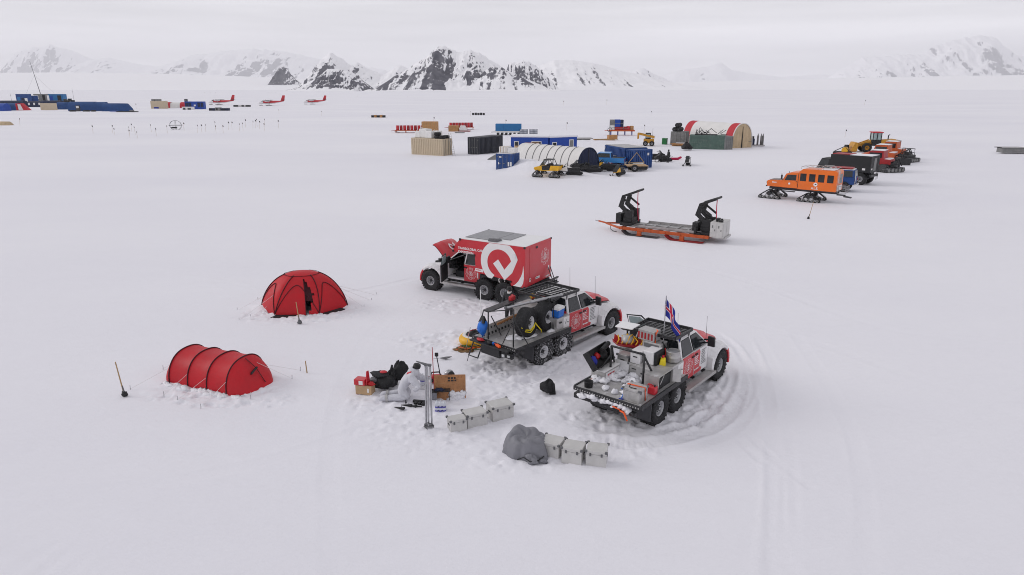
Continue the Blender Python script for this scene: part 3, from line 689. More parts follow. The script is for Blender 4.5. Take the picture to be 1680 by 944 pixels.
    g = MB(); g.box(3.41, 3.47, -.42, .42, .98, 1.26); [g.box(3.47, 3.49, -.40, .40, 1.0 + k * .06, 1.03 + k * .06) for k in range(4)]; g.build('grille', M['black'], t)
    g = MB(); g.hexa([(3.36, -.82, .70), (3.60, -.72, .72), (3.60, .72, .72), (3.36, .82, .70), (3.36, -.82, .95), (3.62, -.72, .93), (3.62, .72, .93), (3.36, .82, .95)]); g.cyl((3.6, -.3, .8), (3.66, -.3, .8), .07, seg=10); g.cyl((3.6, .3, .8), (3.66, .3, .8), .07, seg=10)
    g.build('front_bumper', M['blackm'], t, .02)

def door_parts(t, s, front=True, rear=True, half=.92, belt=1.55, top=2.15, sill=.70, decor=True, open_deg=0):
    """side doors with glass; s is the side (+1 is the driver's)"""
    ry = half - .17
    def side_glass(xa0, xa1, xb0, xb1, name, parent, off=(0, 0, 0), m='glass'):
        w = MB(); y0 = half - .012; y1 = ry + .006
        pts = [(xa0, s * y0, belt + .02), (xa1, s * y0, belt + .02), (xa1, s * (y0 - .02), belt + .02), (xa0, s * (y0 - .02), belt + .02),
               (xb0, s * y1, top - .10), (xb1, s * y1, top - .10), (xb1, s * (y1 - .02), top - .10), (xb0, s * (y1 - .02), top - .10)]
        pts = [tuple(Vector(p) - Vector(off)) for p in pts]
        w.hexa(pts); return w.build(name, M[m], parent)
    def yb(a, b): return (min(s * a, s * b), max(s * a, s * b))
    if rear:
        d = MB(); d.box(.50, 1.30, *yb(half + .004, half + .022), sill + .02, belt - .01)
        o = d.build('rear_door', M['red'], t, .008)
        side_glass(.56, 1.24, .62, 1.19, 'door_window', o)
        k = MB(); k.box(1.12, 1.28, *yb(half + .022, half + .05), 1.38, 1.43); k.build('door_handle', M['black'], o)
        if decor:
            X = frame((0, s * (half + .026), 0), (-s, 0, 0), (0, 0, 1)); e = MB()
            emblem(e, X, (-s * .90, 1.13), .30)
            e.build('door_emblem', M['decal'], o)
    if front:
        off = (2.34, s * half, 0) if open_deg else (0, 0, 0)
        d = MB()
        def q(x0, x1, y, z0, z1, mi):
            d.box(x0 - off[0], x1 - off[0], yb(*y)[0] - off[1], yb(*y)[1] - off[1], z0, z1, mi)
        q(1.32, 2.33, (half + .004, half + .022), sill + .02, belt - .01, 0)
        if decor:
            X = frame((0, s * (half + .0245), 0), (-s, 0, 0), (0, 0, 1)); Y = Matrix.Translation(-Vector(off)) @ X
            u = -s
            pts = [(1.325 * u, sill + .03), (1.86 * u, sill + .03), (1.90 * u, sill + .14), (1.74 * u, sill + .20), (1.74 * u, belt - .13), (1.70 * u, belt - .05), (1.66 * u, belt - .015), (1.325 * u, belt - .015)]
            if u < 0: pts = pts[::-1]
            d.poly(pts, Y, 1)
            Y2 = Matrix.Translation((0, s * .003, 0)) @ Y
            small_print(d, Y2, min(1.36 * u, 1.70 * u), 1.38, .32, 6, mi=0, seed=4)
            small_print(d, Y2, min(1.36 * u, 1.80 * u), .86, .40, 1, .05, mi=0, seed=5)
            small_print(d, Y2, min(1.84 * u, 2.24 * u), 1.42, .36, 9, .028, .06, mi=2, seed=6)
        o = d.build('front_door', [M['white'], M['red'], M['grey']], t, 0, loc=off if open_deg else None, rot=(0, 0, R(-s * open_deg)) if open_deg else None)
        if open_deg:
            w = MB()
            fr = [(1.36, half - .02, belt), (2.28, half - .02, belt), (1.74, ry + .02, top - .06), (1.24, ry + .02, top - .06)]
            fr = [(x - off[0], s * (y - half), z) for x, y, z in fr]
            w.tube(fr, .028, 6, closed=True); w.build('door_frame', M['black'], o)
            side_glass(1.38, 2.22, 1.30, 1.70, 'door_window', o, off, 'glass_pale')
            l = MB(); l.box(1.36 - off[0], 2.30 - off[0], min(-s * .06, -s * .01), max(-s * .06, -s * .01), sill + .05, belt - .04); l.build('door_lining', M['black'], o)
        else:
            side_glass(1.34, 2.26, 1.30, 1.70, 'door_window', o)
            k = MB(); k.box(1.36, 1.52, *yb(half + .026, half + .055), 1.40, 1.45); k.build('door_handle', M['black'], o)
    # mirror
    m = MB(); m.hexa([(2.02, s * (half + .12), 1.56), (2.14, s * (half + .12), 1.56), (2.12, s * (half + .36), 1.56), (2.02, s * (half + .36), 1.56), (2.02, s * (half + .12), 1.90), (2.12, s * (half + .12), 1.90), (2.11, s * (half + .34), 1.88), (2.02, s * (half + .34), 1.88)])
    m.cyl((2.12, s * (half - .04), 1.62), (2.08, s * (half + .16), 1.66), .03, seg=8); m.cyl((2.12, s * (half - .04), 1.72), (2.08, s * (half + .16), 1.78), .03, seg=8)
    m.build('side_mirror', M['black'], t, .02)
    st = MB(); st.box(.42, 2.52, *yb(half - .02, half + .28), .50, .56); st.box(.42, 2.52, *yb(half + .28, half + .31), .48, .58)
    for x in (.7, 1.5, 2.3): st.box(x - .03, x + .03, *yb(.5, half), .52, .60, 1)
    st.build('side_step', [M['alu_snow'], M['blackm']], t, .006)

def chassis(t, back=-2.7):
    c = MB()
    for s in (-1, 1): c.box(back + .15, 3.35, s * .42 - .06, s * .42 + .06, .66, .84)
    for x in (0, -1.15, 3.2): c.cyl((x, -.8, .50), (x, .8, .50), .075, seg=10); c.blob((x, .1, .50), (.17, .15, .17), 2, .05, flat=False)
    c.cyl((3.1, 0, .62), (0, .1, .58), .05, seg=8); c.box(.3, 2.3, -.8, .8, .56, .69); c.cyl((-.2, .5, .62), (-1.9, .5, .60), .08, seg=10)
    for x in (back + .3, -.6, .3): c.box(x - .05, x + .05, -.9, .9, .80, .88)
    c.build('chassis', M['blackm'], t)
def antennas(t, pts):
    for x, y, z0, z1 in pts:
        MB().cyl((x, y, z0), (x - .05, y, z1), .009, .004, 5).build('antenna', M['blackm'], t)

def roof_rack(t, x0, x1, y, z, mt='blackm'):
    r = MB()
    for s in (-1, 1): r.box(x0, x1, s * y - .025, s * y + .025, z, z + .09)
    r.box(x1 - .03, x1 + .02, -y, y, z, z + .10); r.box(x0 - .02, x0 + .03, -y, y, z, z + .09)
    n = 9
    for k in range(n): xx = x0 + (x1 - x0) * (k + .5) / n; r.box(xx - .022, xx + .022, -y + .02, y - .02, z + .015, z + .045)
    for k in (-.5, 0, .5): r.box(x0, x1, y * k - .018, y * k + .018, z - .01, z + .014)
    for xx in (max(x0 + .06, .55), x1 - .12):
        for s in (-1, 1): r.cyl((xx, s * (y - .06), z - .20), (xx, s * (y - .04), z), .022, seg=6)
    r.build('roof_rack', M[mt], t)
def local_thing(root, name, label, cat, x, y, z, rz=0, group=None, rx=0, ry=0):
    """a thing of its own that stands on a vehicle: placed in world space from the vehicle's axes"""
    m = Matrix.Translation(root.location) @ Euler(root.rotation_euler).to_matrix().to_4x4() @ T(x, y, z, rz, rx, ry)
    o = thing(name, label, cat, m.translation, 0, group); o.rotation_euler = m.to_euler(); return o
def rig(px, head, half_out, ysign, shift=0, z=0):
    c = at(*px); h = R(head); sx, sy = -math.sin(h), math.cos(h)
    return Vector((c.x - sx * ysign * half_out + sx * shift, c.y - sy * ysign * half_out + sy * shift, z)), h

# ---- truck with the tall red living box
loc, h = rig((794, 492), 149, 1.05, 1, -.13, -.02)
T1 = thing('box_truck', 'red and white six-wheeled expedition truck with tall red living box and raised hood', 'truck', loc, h)
cab(T1, door_open=True, hood_open=True, rear_glass=False); chassis(T1, -2.2)
door_parts(T1, 1, decor=True, open_deg=72); door_parts(T1, -1)
for x in (3.2, 0, -1.15):
    for s in (-1, 1): wheel(T1, x, s * .98, .50, s=s)
b = MB()
prof = [(-2.3, .95), (-1.55, .98), (-1.5, 1.20), (.40, 1.34), (.44, 2.20), (1.70, 2.22), (1.66, 2.44), (1.27, 2.86), (-2.3, 2.86)]
b.prism(prof[::-1], -1.25, 1.25, 'y')
bx = b.build('living_box', M['red'], T1, .02)
r = MB(); r.box(-2.28, 1.25, -1.23, 1.23, 2.862, 2.885); r.build('roof_panel', M['white_roof'], bx)
r = MB(); r.box(-.38, 1.20, -1.10, .90, 2.89, 2.915); r.box(-1.02, -.40, -1.06, .42, 2.89, 2.912)
r.build('solar_panel', M['solar'], bx)
r = MB(); r.hexa([(-.20, .62, 2.90), (-.72, .62, 2.90), (-.72, 1.12, 2.90), (-.20, 1.12, 2.90), (-.26, .66, 2.96), (-.66, .66, 2.96), (-.68, 1.10, 3.03), (-.24, 1.10, 3.03)], 0); r.build('roof_vent', M['grey'], bx, .02)
# corner castings and edge trim
for x, z in ((1.27, 2.84), (1.66, 2.43), (-2.27, 2.83), (1.68, 2.24), (.46, 2.16), (-1.53, 1.16), (-2.27, .97)):
    for s in (-1, 1): MB().box(x - .05, x + .05, s * 1.255 - .03, s * 1.255 + .03, z - .05, z + .05).build('corner_casting', M['black'], bx, .012)
# the marks on the side
d = MB(); X = frame((0, 1.254, 0), (-1, 0, 0), (0, 0, 1))
CX, CZ, RO, RI = .92, 1.98, 1.02, .655
pts_o = []; pts_i = []
for k in range(0, 49):
    a = R(14 + (246 - 14) * k / 48)
    pts_o.append((CX + RO * math.cos(a), min(CZ + RO * math.sin(a), 2.852))); pts_i.append((CX + RI * math.cos(a), CZ - .03 + RI * math.sin(a)))
pts_o = [(max(u, -.10), max(v, 1.28 - .08 * (u + .4) / .6 if u < 1 else 1.2)) for u, v in pts_o]; pts_i = [(u, max(v, 1.26)) for u, v in pts_i]
for k in range(48): d.poly([pts_i[k], pts_o[k], pts_o[k + 1], pts_i[k + 1]], X)
d.poly([(.58, 1.90), (1.21, 1.18), (1.20, 1.68), (.86, 2.13)], X)
d.poly([(1.21, 1.18), (1.62, 1.58), (1.91, 2.23), (1.555, 2.11), (1.20, 1.68)], X)
tail = [((2.20, 2.00), (2.205, 1.99)), ((2.17, 1.70), (2.235, 1.70)), ((2.09, 1.48), (2.24, 1.40)), ((1.95, 1.24), (2.20, 1.18)), ((1.78, 1.06), (2.13, 1.03)), ((1.66, .985), (2.05, .965))]
for k in range(5): d.poly([tail[k][0], tail[k + 1][0], tail[k + 1][1], tail[k][1]], X)
d.text('TRANSGLOBAL CAR', .155, X @ T(-1.40, 2.37, .002), bold=.004); d.text('EXPEDITION', .155, X @ T(-1.40, 2.19, .002), bold=.004); d.text('.com', .09, X @ T(-.66, 2.19, .002))
d.poly([(-.42, 1.40), (.02, 1.385), (.02, 1.53), (-.42, 1.545)], X)
small_print(d, X @ T(0, 0, .002), -.36, 1.45, .32, 1, .05, mi=1, seed=3)
d.build('side_lettering', [M['decal'], M['red']], bx)
d = MB(); d.cyl((-1.72, 1.25, 2.40), (-1.72, 1.29, 2.40), .11, seg=18); d.build('filler_cap', M['white'], bx, .01)
# rear wall
d = MB(); X = frame((-2.3125, 0, 0), (0, -1, 0), (0, 0, 1))
emblem(d, X, (.62, 2.08), .40)
d.poly([(-.28, 1.15), (.10, 1.15), (.10, 1.26), (-.28, 1.26)], X); small_print(d, X @ T(0, 0, .002), -.24, 1.18, .3, 1, .05, mi=1, seed=8)
d.poly([(.93, 1.38), (1.06, 1.38), (1.06, 1.56), (.93, 1.56)], X); small_print(d, X, .72, 1.03, .45, 1, .07, seed=9)
d.ring((-.80, 1.24), .07, .10, X, 20, 0, 300); d.ring((-.80, 1.20), .02, .05, X, 16)
d.build('rear_lettering', [M['decal'], M['grey']], bx)
d = MB(); d.box(-2.33, -2.30, .10, .28, 2.62, 2.72); d.build('rear_lamp', M['blackm'], bx, .01)
d = MB(); d.box(-2.308, -2.302, -1.18, .86, 1.0, 2.74); d.build('rear_hatch', M['red'], bx, .012)
# rear carrier, exhaust and under-box gear
d = MB()
for k in range(9): d.box(-2.75, -2.72, -1.1 + k * .26, -1.06 + k * .26, .78, 1.02)
d.box(-2.80, -2.70, -1.15, 1.15, .98, 1.03); d.box(-2.80, -2.70, -1.15, 1.15, .74, .79); d.box(-2.7, -2.2, -1.1, 1.1, .80, .86); d.box(-2.32, -1.55, -1.1, 1.1, .72, .93)
for y in (-1.0, -.8): d.cyl((-2.78, y, .55), (-2.40, y, 1.5), .02, seg=6)
d.build('rear_carrier', M['blackm_snow'], T1)
d = MB(); d.tube([(-1.0 + .16 * math.cos(a), 1.16, 1.10 + .16 * math.sin(a)) for a in [k * math.pi / 8 for k in range(16)]], .03, 6, closed=True); d.build('tow_rope_coil', M['label'], T1)
d = MB(); d.box(-1.45, .35, -1.0, 1.0, .98, 1.19); d.build('sub_frame', M['blackm'], T1)
d = MB(); d.box(.47, .55, .93, .945, .95, 1.45); d.box(.36, .47, .86, .935, .70, 1.33, 1); d.build('data_plate', [M['label'], M['red']], T1)
antennas(T1, [(2.35, -.86, 1.55, 2.5)])

# ---- flatbed pickups
def flatbed(t, y0, y1, back, z=1.08):
    d = MB(); d.box(back, .34, y0, y1, z - .05, z)
    d.build('deck', M['alu_snow'], t, .006)
    e = MB()
    e.box(back - .05, back - .003, y0 - .04, y1 + .04, z - .11, z + .015)
    for y in (y0, y1): e.box(back, .34, min(y, y + .05 * (1 if y > 0 else -1)), max(y, y + .05 * (1 if y > 0 else -1)), z - .12, z + .03)
    n = 26
    for k in range(n): y = y0 + (y1 - y0) * (k + .5) / n; e.box(back - .06, back - .049, y - .018, y + .018, z - .075, z - .035, 1)
    for x in (back + .3, -1.5, -.6, .1): e.box(x - .04, x + .04, y0 + .06, y1 - .06, z - .17, z - .052)
    e.build('deck_edge', [M['blackm'], M['alu']], t, .006)
def mud_flap(t, x, s, yc=.88):
    m = MB(); m.hexa([(x - .05, s * (yc - .24), .34), (x - .02, s * (yc - .24), .34), (x - .02, s * (yc + .24), .34), (x - .05, s * (yc + .24), .34), (x - .02, s * (yc - .24), .98), (x + .02, s * (yc - .24), .98), (x + .02, s * (yc + .24), .98), (x - .02, s * (yc + .24), .98)])
    m.build('mud_flap', M['flap'], t, .01)
def side_box(t, s, y=.78, marks=True):
    b = MB(); b.box(-.42, .36, min(s * y, s * (y - .42)), max(s * y, s * (y - .42)), 1.09, 1.56)
    o = b.build('side_locker', M['alu'], t, .012)
    d = MB(); X = frame((0, s * (y + .004), 0), (-s, 0, 0), (0, 0, 1)); u = -s
    lo, hi = sorted((-.02 * u, .34 * u)); d.poly([(lo, 1.12), (hi, 1.12), (hi, 1.53), (lo, 1.53)], X, 0)
    Xb = X @ T(0, 0, .002)
    for k, (a, b_) in enumerate((((.06, 1.36), (.12, 1.24)), ((.12, 1.24), (.17, 1.42)), ((.17, 1.42), (.20, 1.26)), ((.21, 1.30), (.30, 1.27)))):
        x0, z0 = a; x1, z1 = b_
        q = [(x0 * u, z0), (x1 * u, z1), (x1 * u, z1 + .035), (x0 * u, z0 + .035)]
        if u < 0: q = q[::-1]
        d.poly(q, Xb, 1)
    d.build('locker_decal', [M['decal'], M['black']], o)
    l = MB(); l.box(-.26, -.14, min(s * y, s * (y + .03)), max(s * y, s * (y + .03)), 1.36, 1.42); l.build('latch', M['blackm'], o)

loc, h = rig((922, 581), 47.8, 1.05, -1, -.05, -.06)
T2 = thing('flatbed_truck', 'six-wheeled flatbed pickup carrying two spare tyres inside a black pipe frame', 'truck', loc, h)
cab(T2); chassis(T2, -2.75)
for s in (1, -1): door_parts(T2, s)
for x in (3.2, 0, -1.15):
    for s in (-1, 1): wheel(T2, x, s * .87, .50, s=s, tyre='tyre' if x > 1 else 'tyre_snow', rim='rim' if x > 1 else 'rim_snow')
flatbed(T2, -1.12, .98, -2.75); side_box(T2, -1, 1.05); side_box(T2, 1, 1.0)
for s in (-1, 1): mud_flap(T2, -1.78, s)
roof_rack(T2, -.50, 1.25, .80, 2.24)
d = MB(); d.box(.36, .40, -.86, .86, 1.10, 1.62); d.build('headboard', M['red'], T2, .01)
f = MB()
for y, zt in ((.26, 2.14), (-.96, 2.48)):
    f.tube([(-2.72, y, 1.1), (-2.70, y, zt)], .026, 6)
f.tube([(-2.70, .26, 2.14), (-2.70, -.96, 2.48)], .022, 6)
f.tube([(-2.70, .26, 2.12), (-2.6, .60, 2.08), (-2.5, .98, 1.1)], .022, 6); f.tube([(-.6, .95, 1.1), (-.6, .95, 1.96)], .024, 6); f.tube([(-2.6, .60, 2.08), (-.6, .95, 1.96)], .022, 6)
f.tube([(-2.70, -.96, 2.1), (-2.1, -1.08, 1.1)], .018, 6); f.tube([(-2.72, -.45, 1.1), (-2.70, -.96, 2.1)], .016, 6); f.tube([(-2.70, .12, 2.0), (-2.1, .2, 1.1)], .02, 6)
f.tube([(-.45, -.9, 1.1), (-.3, -.8, 2.18), (.2, -.78, 2.26)], .024, 6); f.tube([(-.3, -.8, 2.18), (-.3, .9, 2.18)], .024, 6); f.tube([(-.5, .95, 1.1), (.2, .3, 2.2)], .02, 6)
f.build('pipe_frame', M['blackm'], T2)
f = MB(); f.hexa([(-2.65, .22, 2.10), (-.75, .66, 1.96), (-.75, 1.02, 1.96), (-2.65, .56, 2.10), (-2.65, .22, 2.14), (-.75, .66, 2.00), (-.75, 1.02, 2.00), (-2.65, .56, 2.14)]); f.build('frame_shelf', M['blackm_snow'], T2, .008)
f = MB()
for y in (.40, .86): f.tube([(-2.80, y, 1.04), (-3.10, y + .03, .42)], .024, 6)
for k in (.35, .98): f.tube([(-2.80 - .3 * k, .40 + .03 * k, 1.04 - .62 * k), (-2.80 - .3 * k, .86 + .03 * k, 1.04 - .62 * k)], .02, 6)
f.tube([(-3.10, .89, .42), (-3.16, .90, .22)], .012, 6); f.build('rear_ladder', M['blackm'], T2)
f = MB(); f.box(-3.05, -2.76, -.98, .90, .98, 1.03); f.box(-2.95, -2.75, -.5, .4, .62, .98); f.box(-2.9, -2.78, -1.05, -.55, .70, .90); f.box(-2.94, -2.90, -.98, -.86, .76, .84, 1); f.box(-2.94, -2.90, -.72, -.60, .72, .82, 1)
f.build('rear_bumper', [M['blackm_snow'], M['lens']], T2, .01)
antennas(T2, [(2.38, -.78, 1.5, 2.62), (2.55, .62, 1.5, 2.7)])

loc, h = rig((1108, 672), 50.4, 1.05, -1, -.03, -.02)
T3 = thing('flatbed_truck', 'six-wheeled flatbed pickup loaded with aluminium boxes and flying a blue flag', 'truck', loc, h)
cab(T3, door_open=True); chassis(T3, -2.55)
door_parts(T3, 1, open_deg=68); door_parts(T3, -1)
for x in (3.2, 0, -1.15):
    for s in (-1, 1): wheel(T3, x, s * .87, .50, s=s)
flatbed(T3, -1.16, 1.06, -2.56, 1.12); side_box(T3, -1, 1.02)
for s in (-1, 1): mud_flap(T3, -1.80, s)
roof_rack(T3, .10, 1.30, .80, 2.24)
f = MB()
for y in (.62, -.52): f.tube([(-1.30, y, 1.13), (-1.30, y, 2.14)], .035, 8)
f.tube([(-1.30, .62, 2.14), (-1.30, -.52, 2.14)], .035, 8); f.tube([(-1.30, .60, 2.12), (-.70, .80, 1.13)], .03, 8); f.tube([(-1.30, -.50, 2.12), (-.92, -.84, 1.13)], .035, 8)
f.tube([(-1.30, .62, 1.85), (-1.75, .95, 1.13)], .025, 6)
f.build('roll_hoop', M['blackm'], T3)
f = MB(); f.box(-2.60, -2.45, -1.0, 1.04, .76, .86); f.box(-2.50, -2.30, -.4, .4, .66, .95); f.box(-2.58, -2.4, .98, 1.10, .74, .90)
f.build('rear_bumper', M['blackm'], T3, .01)
f = MB(); f.cyl((-2.62, -.42, .80), (-2.44, -.42, .80), .11, seg=14); f.tube([(-2.64, -.55, .84), (-2.68, -.70, .84), (-2.70, -.78, .74), (-2.68, -.82, .62)], .028, 6, 1); f.tube([(-2.64, -.30, .90), (-2.66, -.55, .88)], .02, 6, 1)
f.build('winch', [M['black'], M['hiviz']], T3)
f = MB()
rs = random.Random(3)
for k in range(16): f.blob((-2.56 + rs.uniform(-.04, .08), .85 - k * .105 + rs.uniform(-.04, .04), .90 + rs.uniform(-.08, .07)), (rs.uniform(.08, .14), rs.uniform(.08, .15), rs.uniform(.07, .13)), k, .3, 9, 6)
f.build('packed_snow', M['snow'], T3)
antennas(T3, [(2.45, -.80, 1.45, 2.45), (3.1, .55, 1.4, 2.1)])
# ------------------------------------------------------------------ cargo on the flatbeds
def metal_case(t, sx, sy, sz, body='case', corners=True, handles=(1, -1), lid=.22):
    """aluminium transport case: body, lid, corner caps, handles, latches"""
    b = MB(); b.box(-sx / 2, sx / 2, -sy / 2, sy / 2, 0, sz * (1 - lid) - .003); b.build('case_body', M[body], t, .008)
    l = MB(); l.box(-sx / 2 - .004, sx / 2 + .004, -sy / 2 - .004, sy / 2 + .004, sz * (1 - lid) + .003, sz); l.build('lid', M[body], t, .010)
    if corners:
        for a in (-1, 1):
            for b_ in (-1, 1):
                MB().box(a * sx / 2 - .035, a * sx / 2 + .035, b_ * sy / 2 - .035, b_ * sy / 2 + .035, sz - .05, sz + .012).build('corner_cap', M['grey'], t, .012)
    for s in handles:
        MB().box(s * (sx / 2 + .004) - .012, s * (sx / 2 + .004) + .012, -.07, .07, sz * .52, sz * .60).build('handle', M['black'], t, .006)
    for y in (-1, 1):
        for x in (-.28, .28): MB().box(x * sx - .025, x * sx + .025, y * (sy / 2 + .004) - .01, y * (sy / 2 + .004) + .01, sz * (1 - lid) - .05, sz * (1 - lid) + .04).build('latch', M['grey'], t)
def lt(root, name, label, cat, x, y, z, **k): return local_thing(root, name, label, cat, x, y, z, **k)
def spare(t, label, x, y, z, rz):
    o = lt(t, 'spare_wheel', label, 'wheel', x, y, z, rz=rz, group='spare wheels on the flatbed truck')
    wheel(o, 0, 0, .535, s=-1, lugs=False, rim='rim_snow')
spare(T2, 'spare wheel roped with a yellow strap on the flatbed', -1.52, -.52, 1.085, R(14))
spare(T2, 'spare wheel between the roped one and the blue cooler', -.55, -.58, 1.085, R(6))
o = lt(T2, 'tie_strap', 'yellow strap wound round the spare wheel', 'strap', -1.52, -.52, 1.085)
MB().tube([(-.50, -.20, .50), (-.42, -.32, .42), (-.2, -.36, .36), (.05, -.34, .48), (.10, -.33, .56), (.20, -.36, .42), (.38, -.38, .22), (.46, -.34, .10)], .022, 6).tube([(-.44, -.32, .36), (-.2, -.37, .28), (.02, -.35, .40), (.08, -.34, .54)], .018, 6).build('webbing', M['lemon'], o)
o = lt(T2, 'cooler', 'blue cool box with white lid on the truck locker', 'cool box', -.12, -.86, 1.565, rz=R(8))
MB().hexa([(-.19, -.14, 0), (.19, -.14, 0), (.19, .14, 0), (-.19, .14, 0), (-.22, -.17, .30), (.22, -.17, .30), (.22, .17, .30), (-.22, .17, .30)]).build('cooler_body', M['blue_bright'], o, .02)
MB().hexa([(-.23, -.18, .303), (.23, -.18, .303), (.23, .18, .303), (-.23, .18, .303), (-.19, -.13, .42), (.19, -.13, .42), (.19, .13, .42), (-.19, .13, .42)]).build('lid', M['decal'], o, .02)
MB().tube([(-.24, -.1, .28), (-.26, -.16, .40), (0, -.21, .36), (.26, -.16, .40), (.24, -.1, .28)], .014, 6).build('handle', M['decal'], o)
o = lt(T2, 'silver_pole', 'long silver pole lashed across the pipe frame', 'pole', -2.2, -.12, 2.18)
MB().cyl((0, 0, .05), (2.35, -.72, .18), .045, seg=10).cyl((1.0, -.30, .10), (1.6, -.49, .14), .06, seg=10).build('pole_tube', M['steel'], o); MB().cyl((-.03, .01, .048), (.04, -.01, .055), .055, seg=10).build('end_cap', M['grey'], o)
o = lt(T2, 'sand_ladder', 'snowy aluminium ramp plank standing on edge on the flatbed', 'ramp', -1.7, .52, 1.085, rz=R(4), rx=R(-16))
p = MB(); p.box(-.95, .95, -.02, .02, 0, .42)
for k in range(9): p.box(-.8 + k * .19, -.70 + k * .19, -.024, .024, .05, .14, 1); p.box(-.78 + k * .19, -.72 + k * .19, -.024, .024, .26, .33, 1)
p.build('plank', [M['alu_snow'], M['black']], o)
o = lt(T2, 'wooden_plank', 'brown wooden plank leaning on the aluminium ramp', 'plank', -1.5, .40, 1.085); MB().hexa([(-.6, -.02, .35), (.8, .06, .42), (.8, .10, .42), (-.6, .02, .35), (-.6, -.02, .43), (.8, .06, .50), (.8, .10, .50), (-.6, .02, .43)]).build('board', M['ply'], o)
o = lt(T2, 'jerry_can', 'red fuel can at the end of the black frame shelf', 'fuel can', -.80, .84, 2.005, rz=R(10))
MB().box(-.14, .14, -.08, .08, 0, .17).build('can_body', M['red_snow'], o, .03); MB().tube([(-.10, 0, .17), (-.06, 0, .22), (.06, 0, .22), (.10, 0, .17)], .015, 6).build('handle', M['red'], o)
o = lt(T2, 'metal_box', 'grey lidded metal box behind the cab of the flatbed', 'box', -.35, .38, 1.085); metal_case(o, .95, .80, .78, 'alu_snow')
o = lt(T2, 'hanging_bag', 'bright blue bag hanging from the rear frame post', 'bag', -2.62, .62, 1.15)
MB().blob((0, .0, .28), (.17, .19, .30), 5, .3, 12, 9, flat=False).build('bag_body', M['blue_bright'], o); MB().hexa([(-.10, -.14, .48), (.10, -.14, .48), (.10, .14, .48), (-.10, .14, .48), (-.02, -.06, .72), (.04, -.06, .72), (.04, .06, .72), (-.02, .06, .72)]).build('bag_flap', M['black'], o)
o = lt(T2, 'marker_pole', 'thin white marker pole standing at the flatbed side', 'pole', -2.30, 1.02, .95); MB().cyl((0, 0, 0), (0, .02, 1.75), .018, seg=6).build('pole_tube', M['decal'], o)
o = lt(T2, 'hand_tool', 'small red hand winch lying on the tail step', 'tool', -2.92, -.42, 1.035, rz=R(70)); MB().box(-.14, .14, -.05, .05, 0, .08).build('tool_body', M['hiviz'], o, .02); MB().cyl((.1, 0, .05), (.34, .06, .05), .02, seg=6).build('handle', M['red'], o)
o = lt(T2, 'work_glove', 'dark glove with a blue cuff on the tail step', 'glove', -2.90, -.02, 1.035); MB().blob((0, 0, .05), (.10, .14, .07), 3, .35, 10, 7).build('palm', M['cloth_b'], o); MB().cyl((.02, -.16, .04), (.03, -.10, .05), .05, .06, 8).build('cuff', M['blue_bright'], o)
o = lt(T2, 'pink_pouch', 'pink patterned pouch on the tail step', 'pouch', -2.90, .48, 1.035); MB().blob((0, 0, .04), (.10, .16, .06), 8, .3, 10, 7).build('pouch_body', M['red_snow'], o)
o = lt(T2, 'snow_heap', 'snow lying beneath the spare wheels', 'snow heap', -1.2, -.45, 1.085)
p = MB(); rs = random.Random(12)
for k in range(12): p.blob((rs.uniform(-.9, .9), rs.uniform(-.45, .40), .02), (rs.uniform(.14, .3), rs.uniform(.12, .22), rs.uniform(.03, .07)), k, .3, 9, 6)
p.build('heap', M['snow'], o)

o = lt(T3, 'metal_case', 'white aluminium case topmost in the stack behind the hoop', 'case', -.40, .11, 1.50); metal_case(o, .60, .35, .40, 'white')
o = lt(T3, 'metal_case', 'pale aluminium case under the white one behind the hoop', 'case', -.42, .13, 1.125); metal_case(o, .60, .38, .36, 'case')
o = lt(T3, 'metal_case', 'grey aluminium case beside the white stack under the red sled', 'case', -.48, .54, 1.33); metal_case(o, .50, .38, .36, 'alu')
o = lt(T3, 'sheet_panel', 'white plastic sheet leaning against the grey case', 'panel', -.80, .56, 1.125, ry=R(12)); MB().box(-.012, .012, -.28, .24, 0, .38).build('sheet', M['white_roof'], o, .004)
o = lt(T3, 'metal_box', 'flat metal box under the grey case on the truck bed', 'box', -.48, .60, 1.125); MB().box(-.24, .24, -.24, .30, 0, .20).build('box_body', M['alu'], o, .01)
o = lt(T3, 'generator', 'white generator with a black front on a metal box', 'generator', -.33, -.34, 1.56)
MB().box(-.30, .30, -.14, .22, 0, .42).build('housing', M['white'], o, .03); MB().hexa([(-.27, -.25, .02), (.27, -.25, .02), (.29, -.145, .0), (-.29, -.145, .0), (-.24, -.22, .38), (.24, -.22, .38), (.29, -.145, .42), (-.29, -.145, .42)]).build('control_panel', M['black'], o, .02)
MB().box(-.08, .08, -.26, -.24, .22, .26).build('handle', M['grey'], o, .006)
o = lt(T3, 'metal_box', 'long metal box carrying the generator', 'box', -.40, -.34, 1.125); MB().box(-.55, .55, -.26, .26, 0, .43).build('box_body', M['alu'], o, .012); MB().box(-.565, -.552, -.10, .10, .2, .24).build('handle', M['black'], o)
o = lt(T3, 'metal_box', 'wide metal box against the cab carrying the red sled', 'box', .10, .40, 1.125); MB().box(-.26, .27, -.56, .60, 0, .60).build('box_body', M['alu'], o, .012); MB().box(-.275, -.262, -.2, -.05, .38, .43).build('latch', M['black'], o)
o = lt(T3, 'cargo_crate', 'frosted wire sided crate topmost behind the cab', 'crate', .10, .10, 2.085, rz=R(-4)); MB().box(-.20, .20, -.30, .28, 0, .34).build('crate_body', M['alu_snow'], o, .012)
p = MB()
for k in range(5): p.box(-.208, -.202, -.26 + k * .12, -.20 + k * .12, .05, .26)
p.build('side_slots', M['maroon'], o)
MB().tube([(.21, -.1, .30), (0, -.31, .35), (-.12, -.32, .30), (-.14, -.33, 0), (-.13, -.30, -.18), (-.1, -.32, -.30)], .022, 6).build('lashing', M['hiviz'], o)
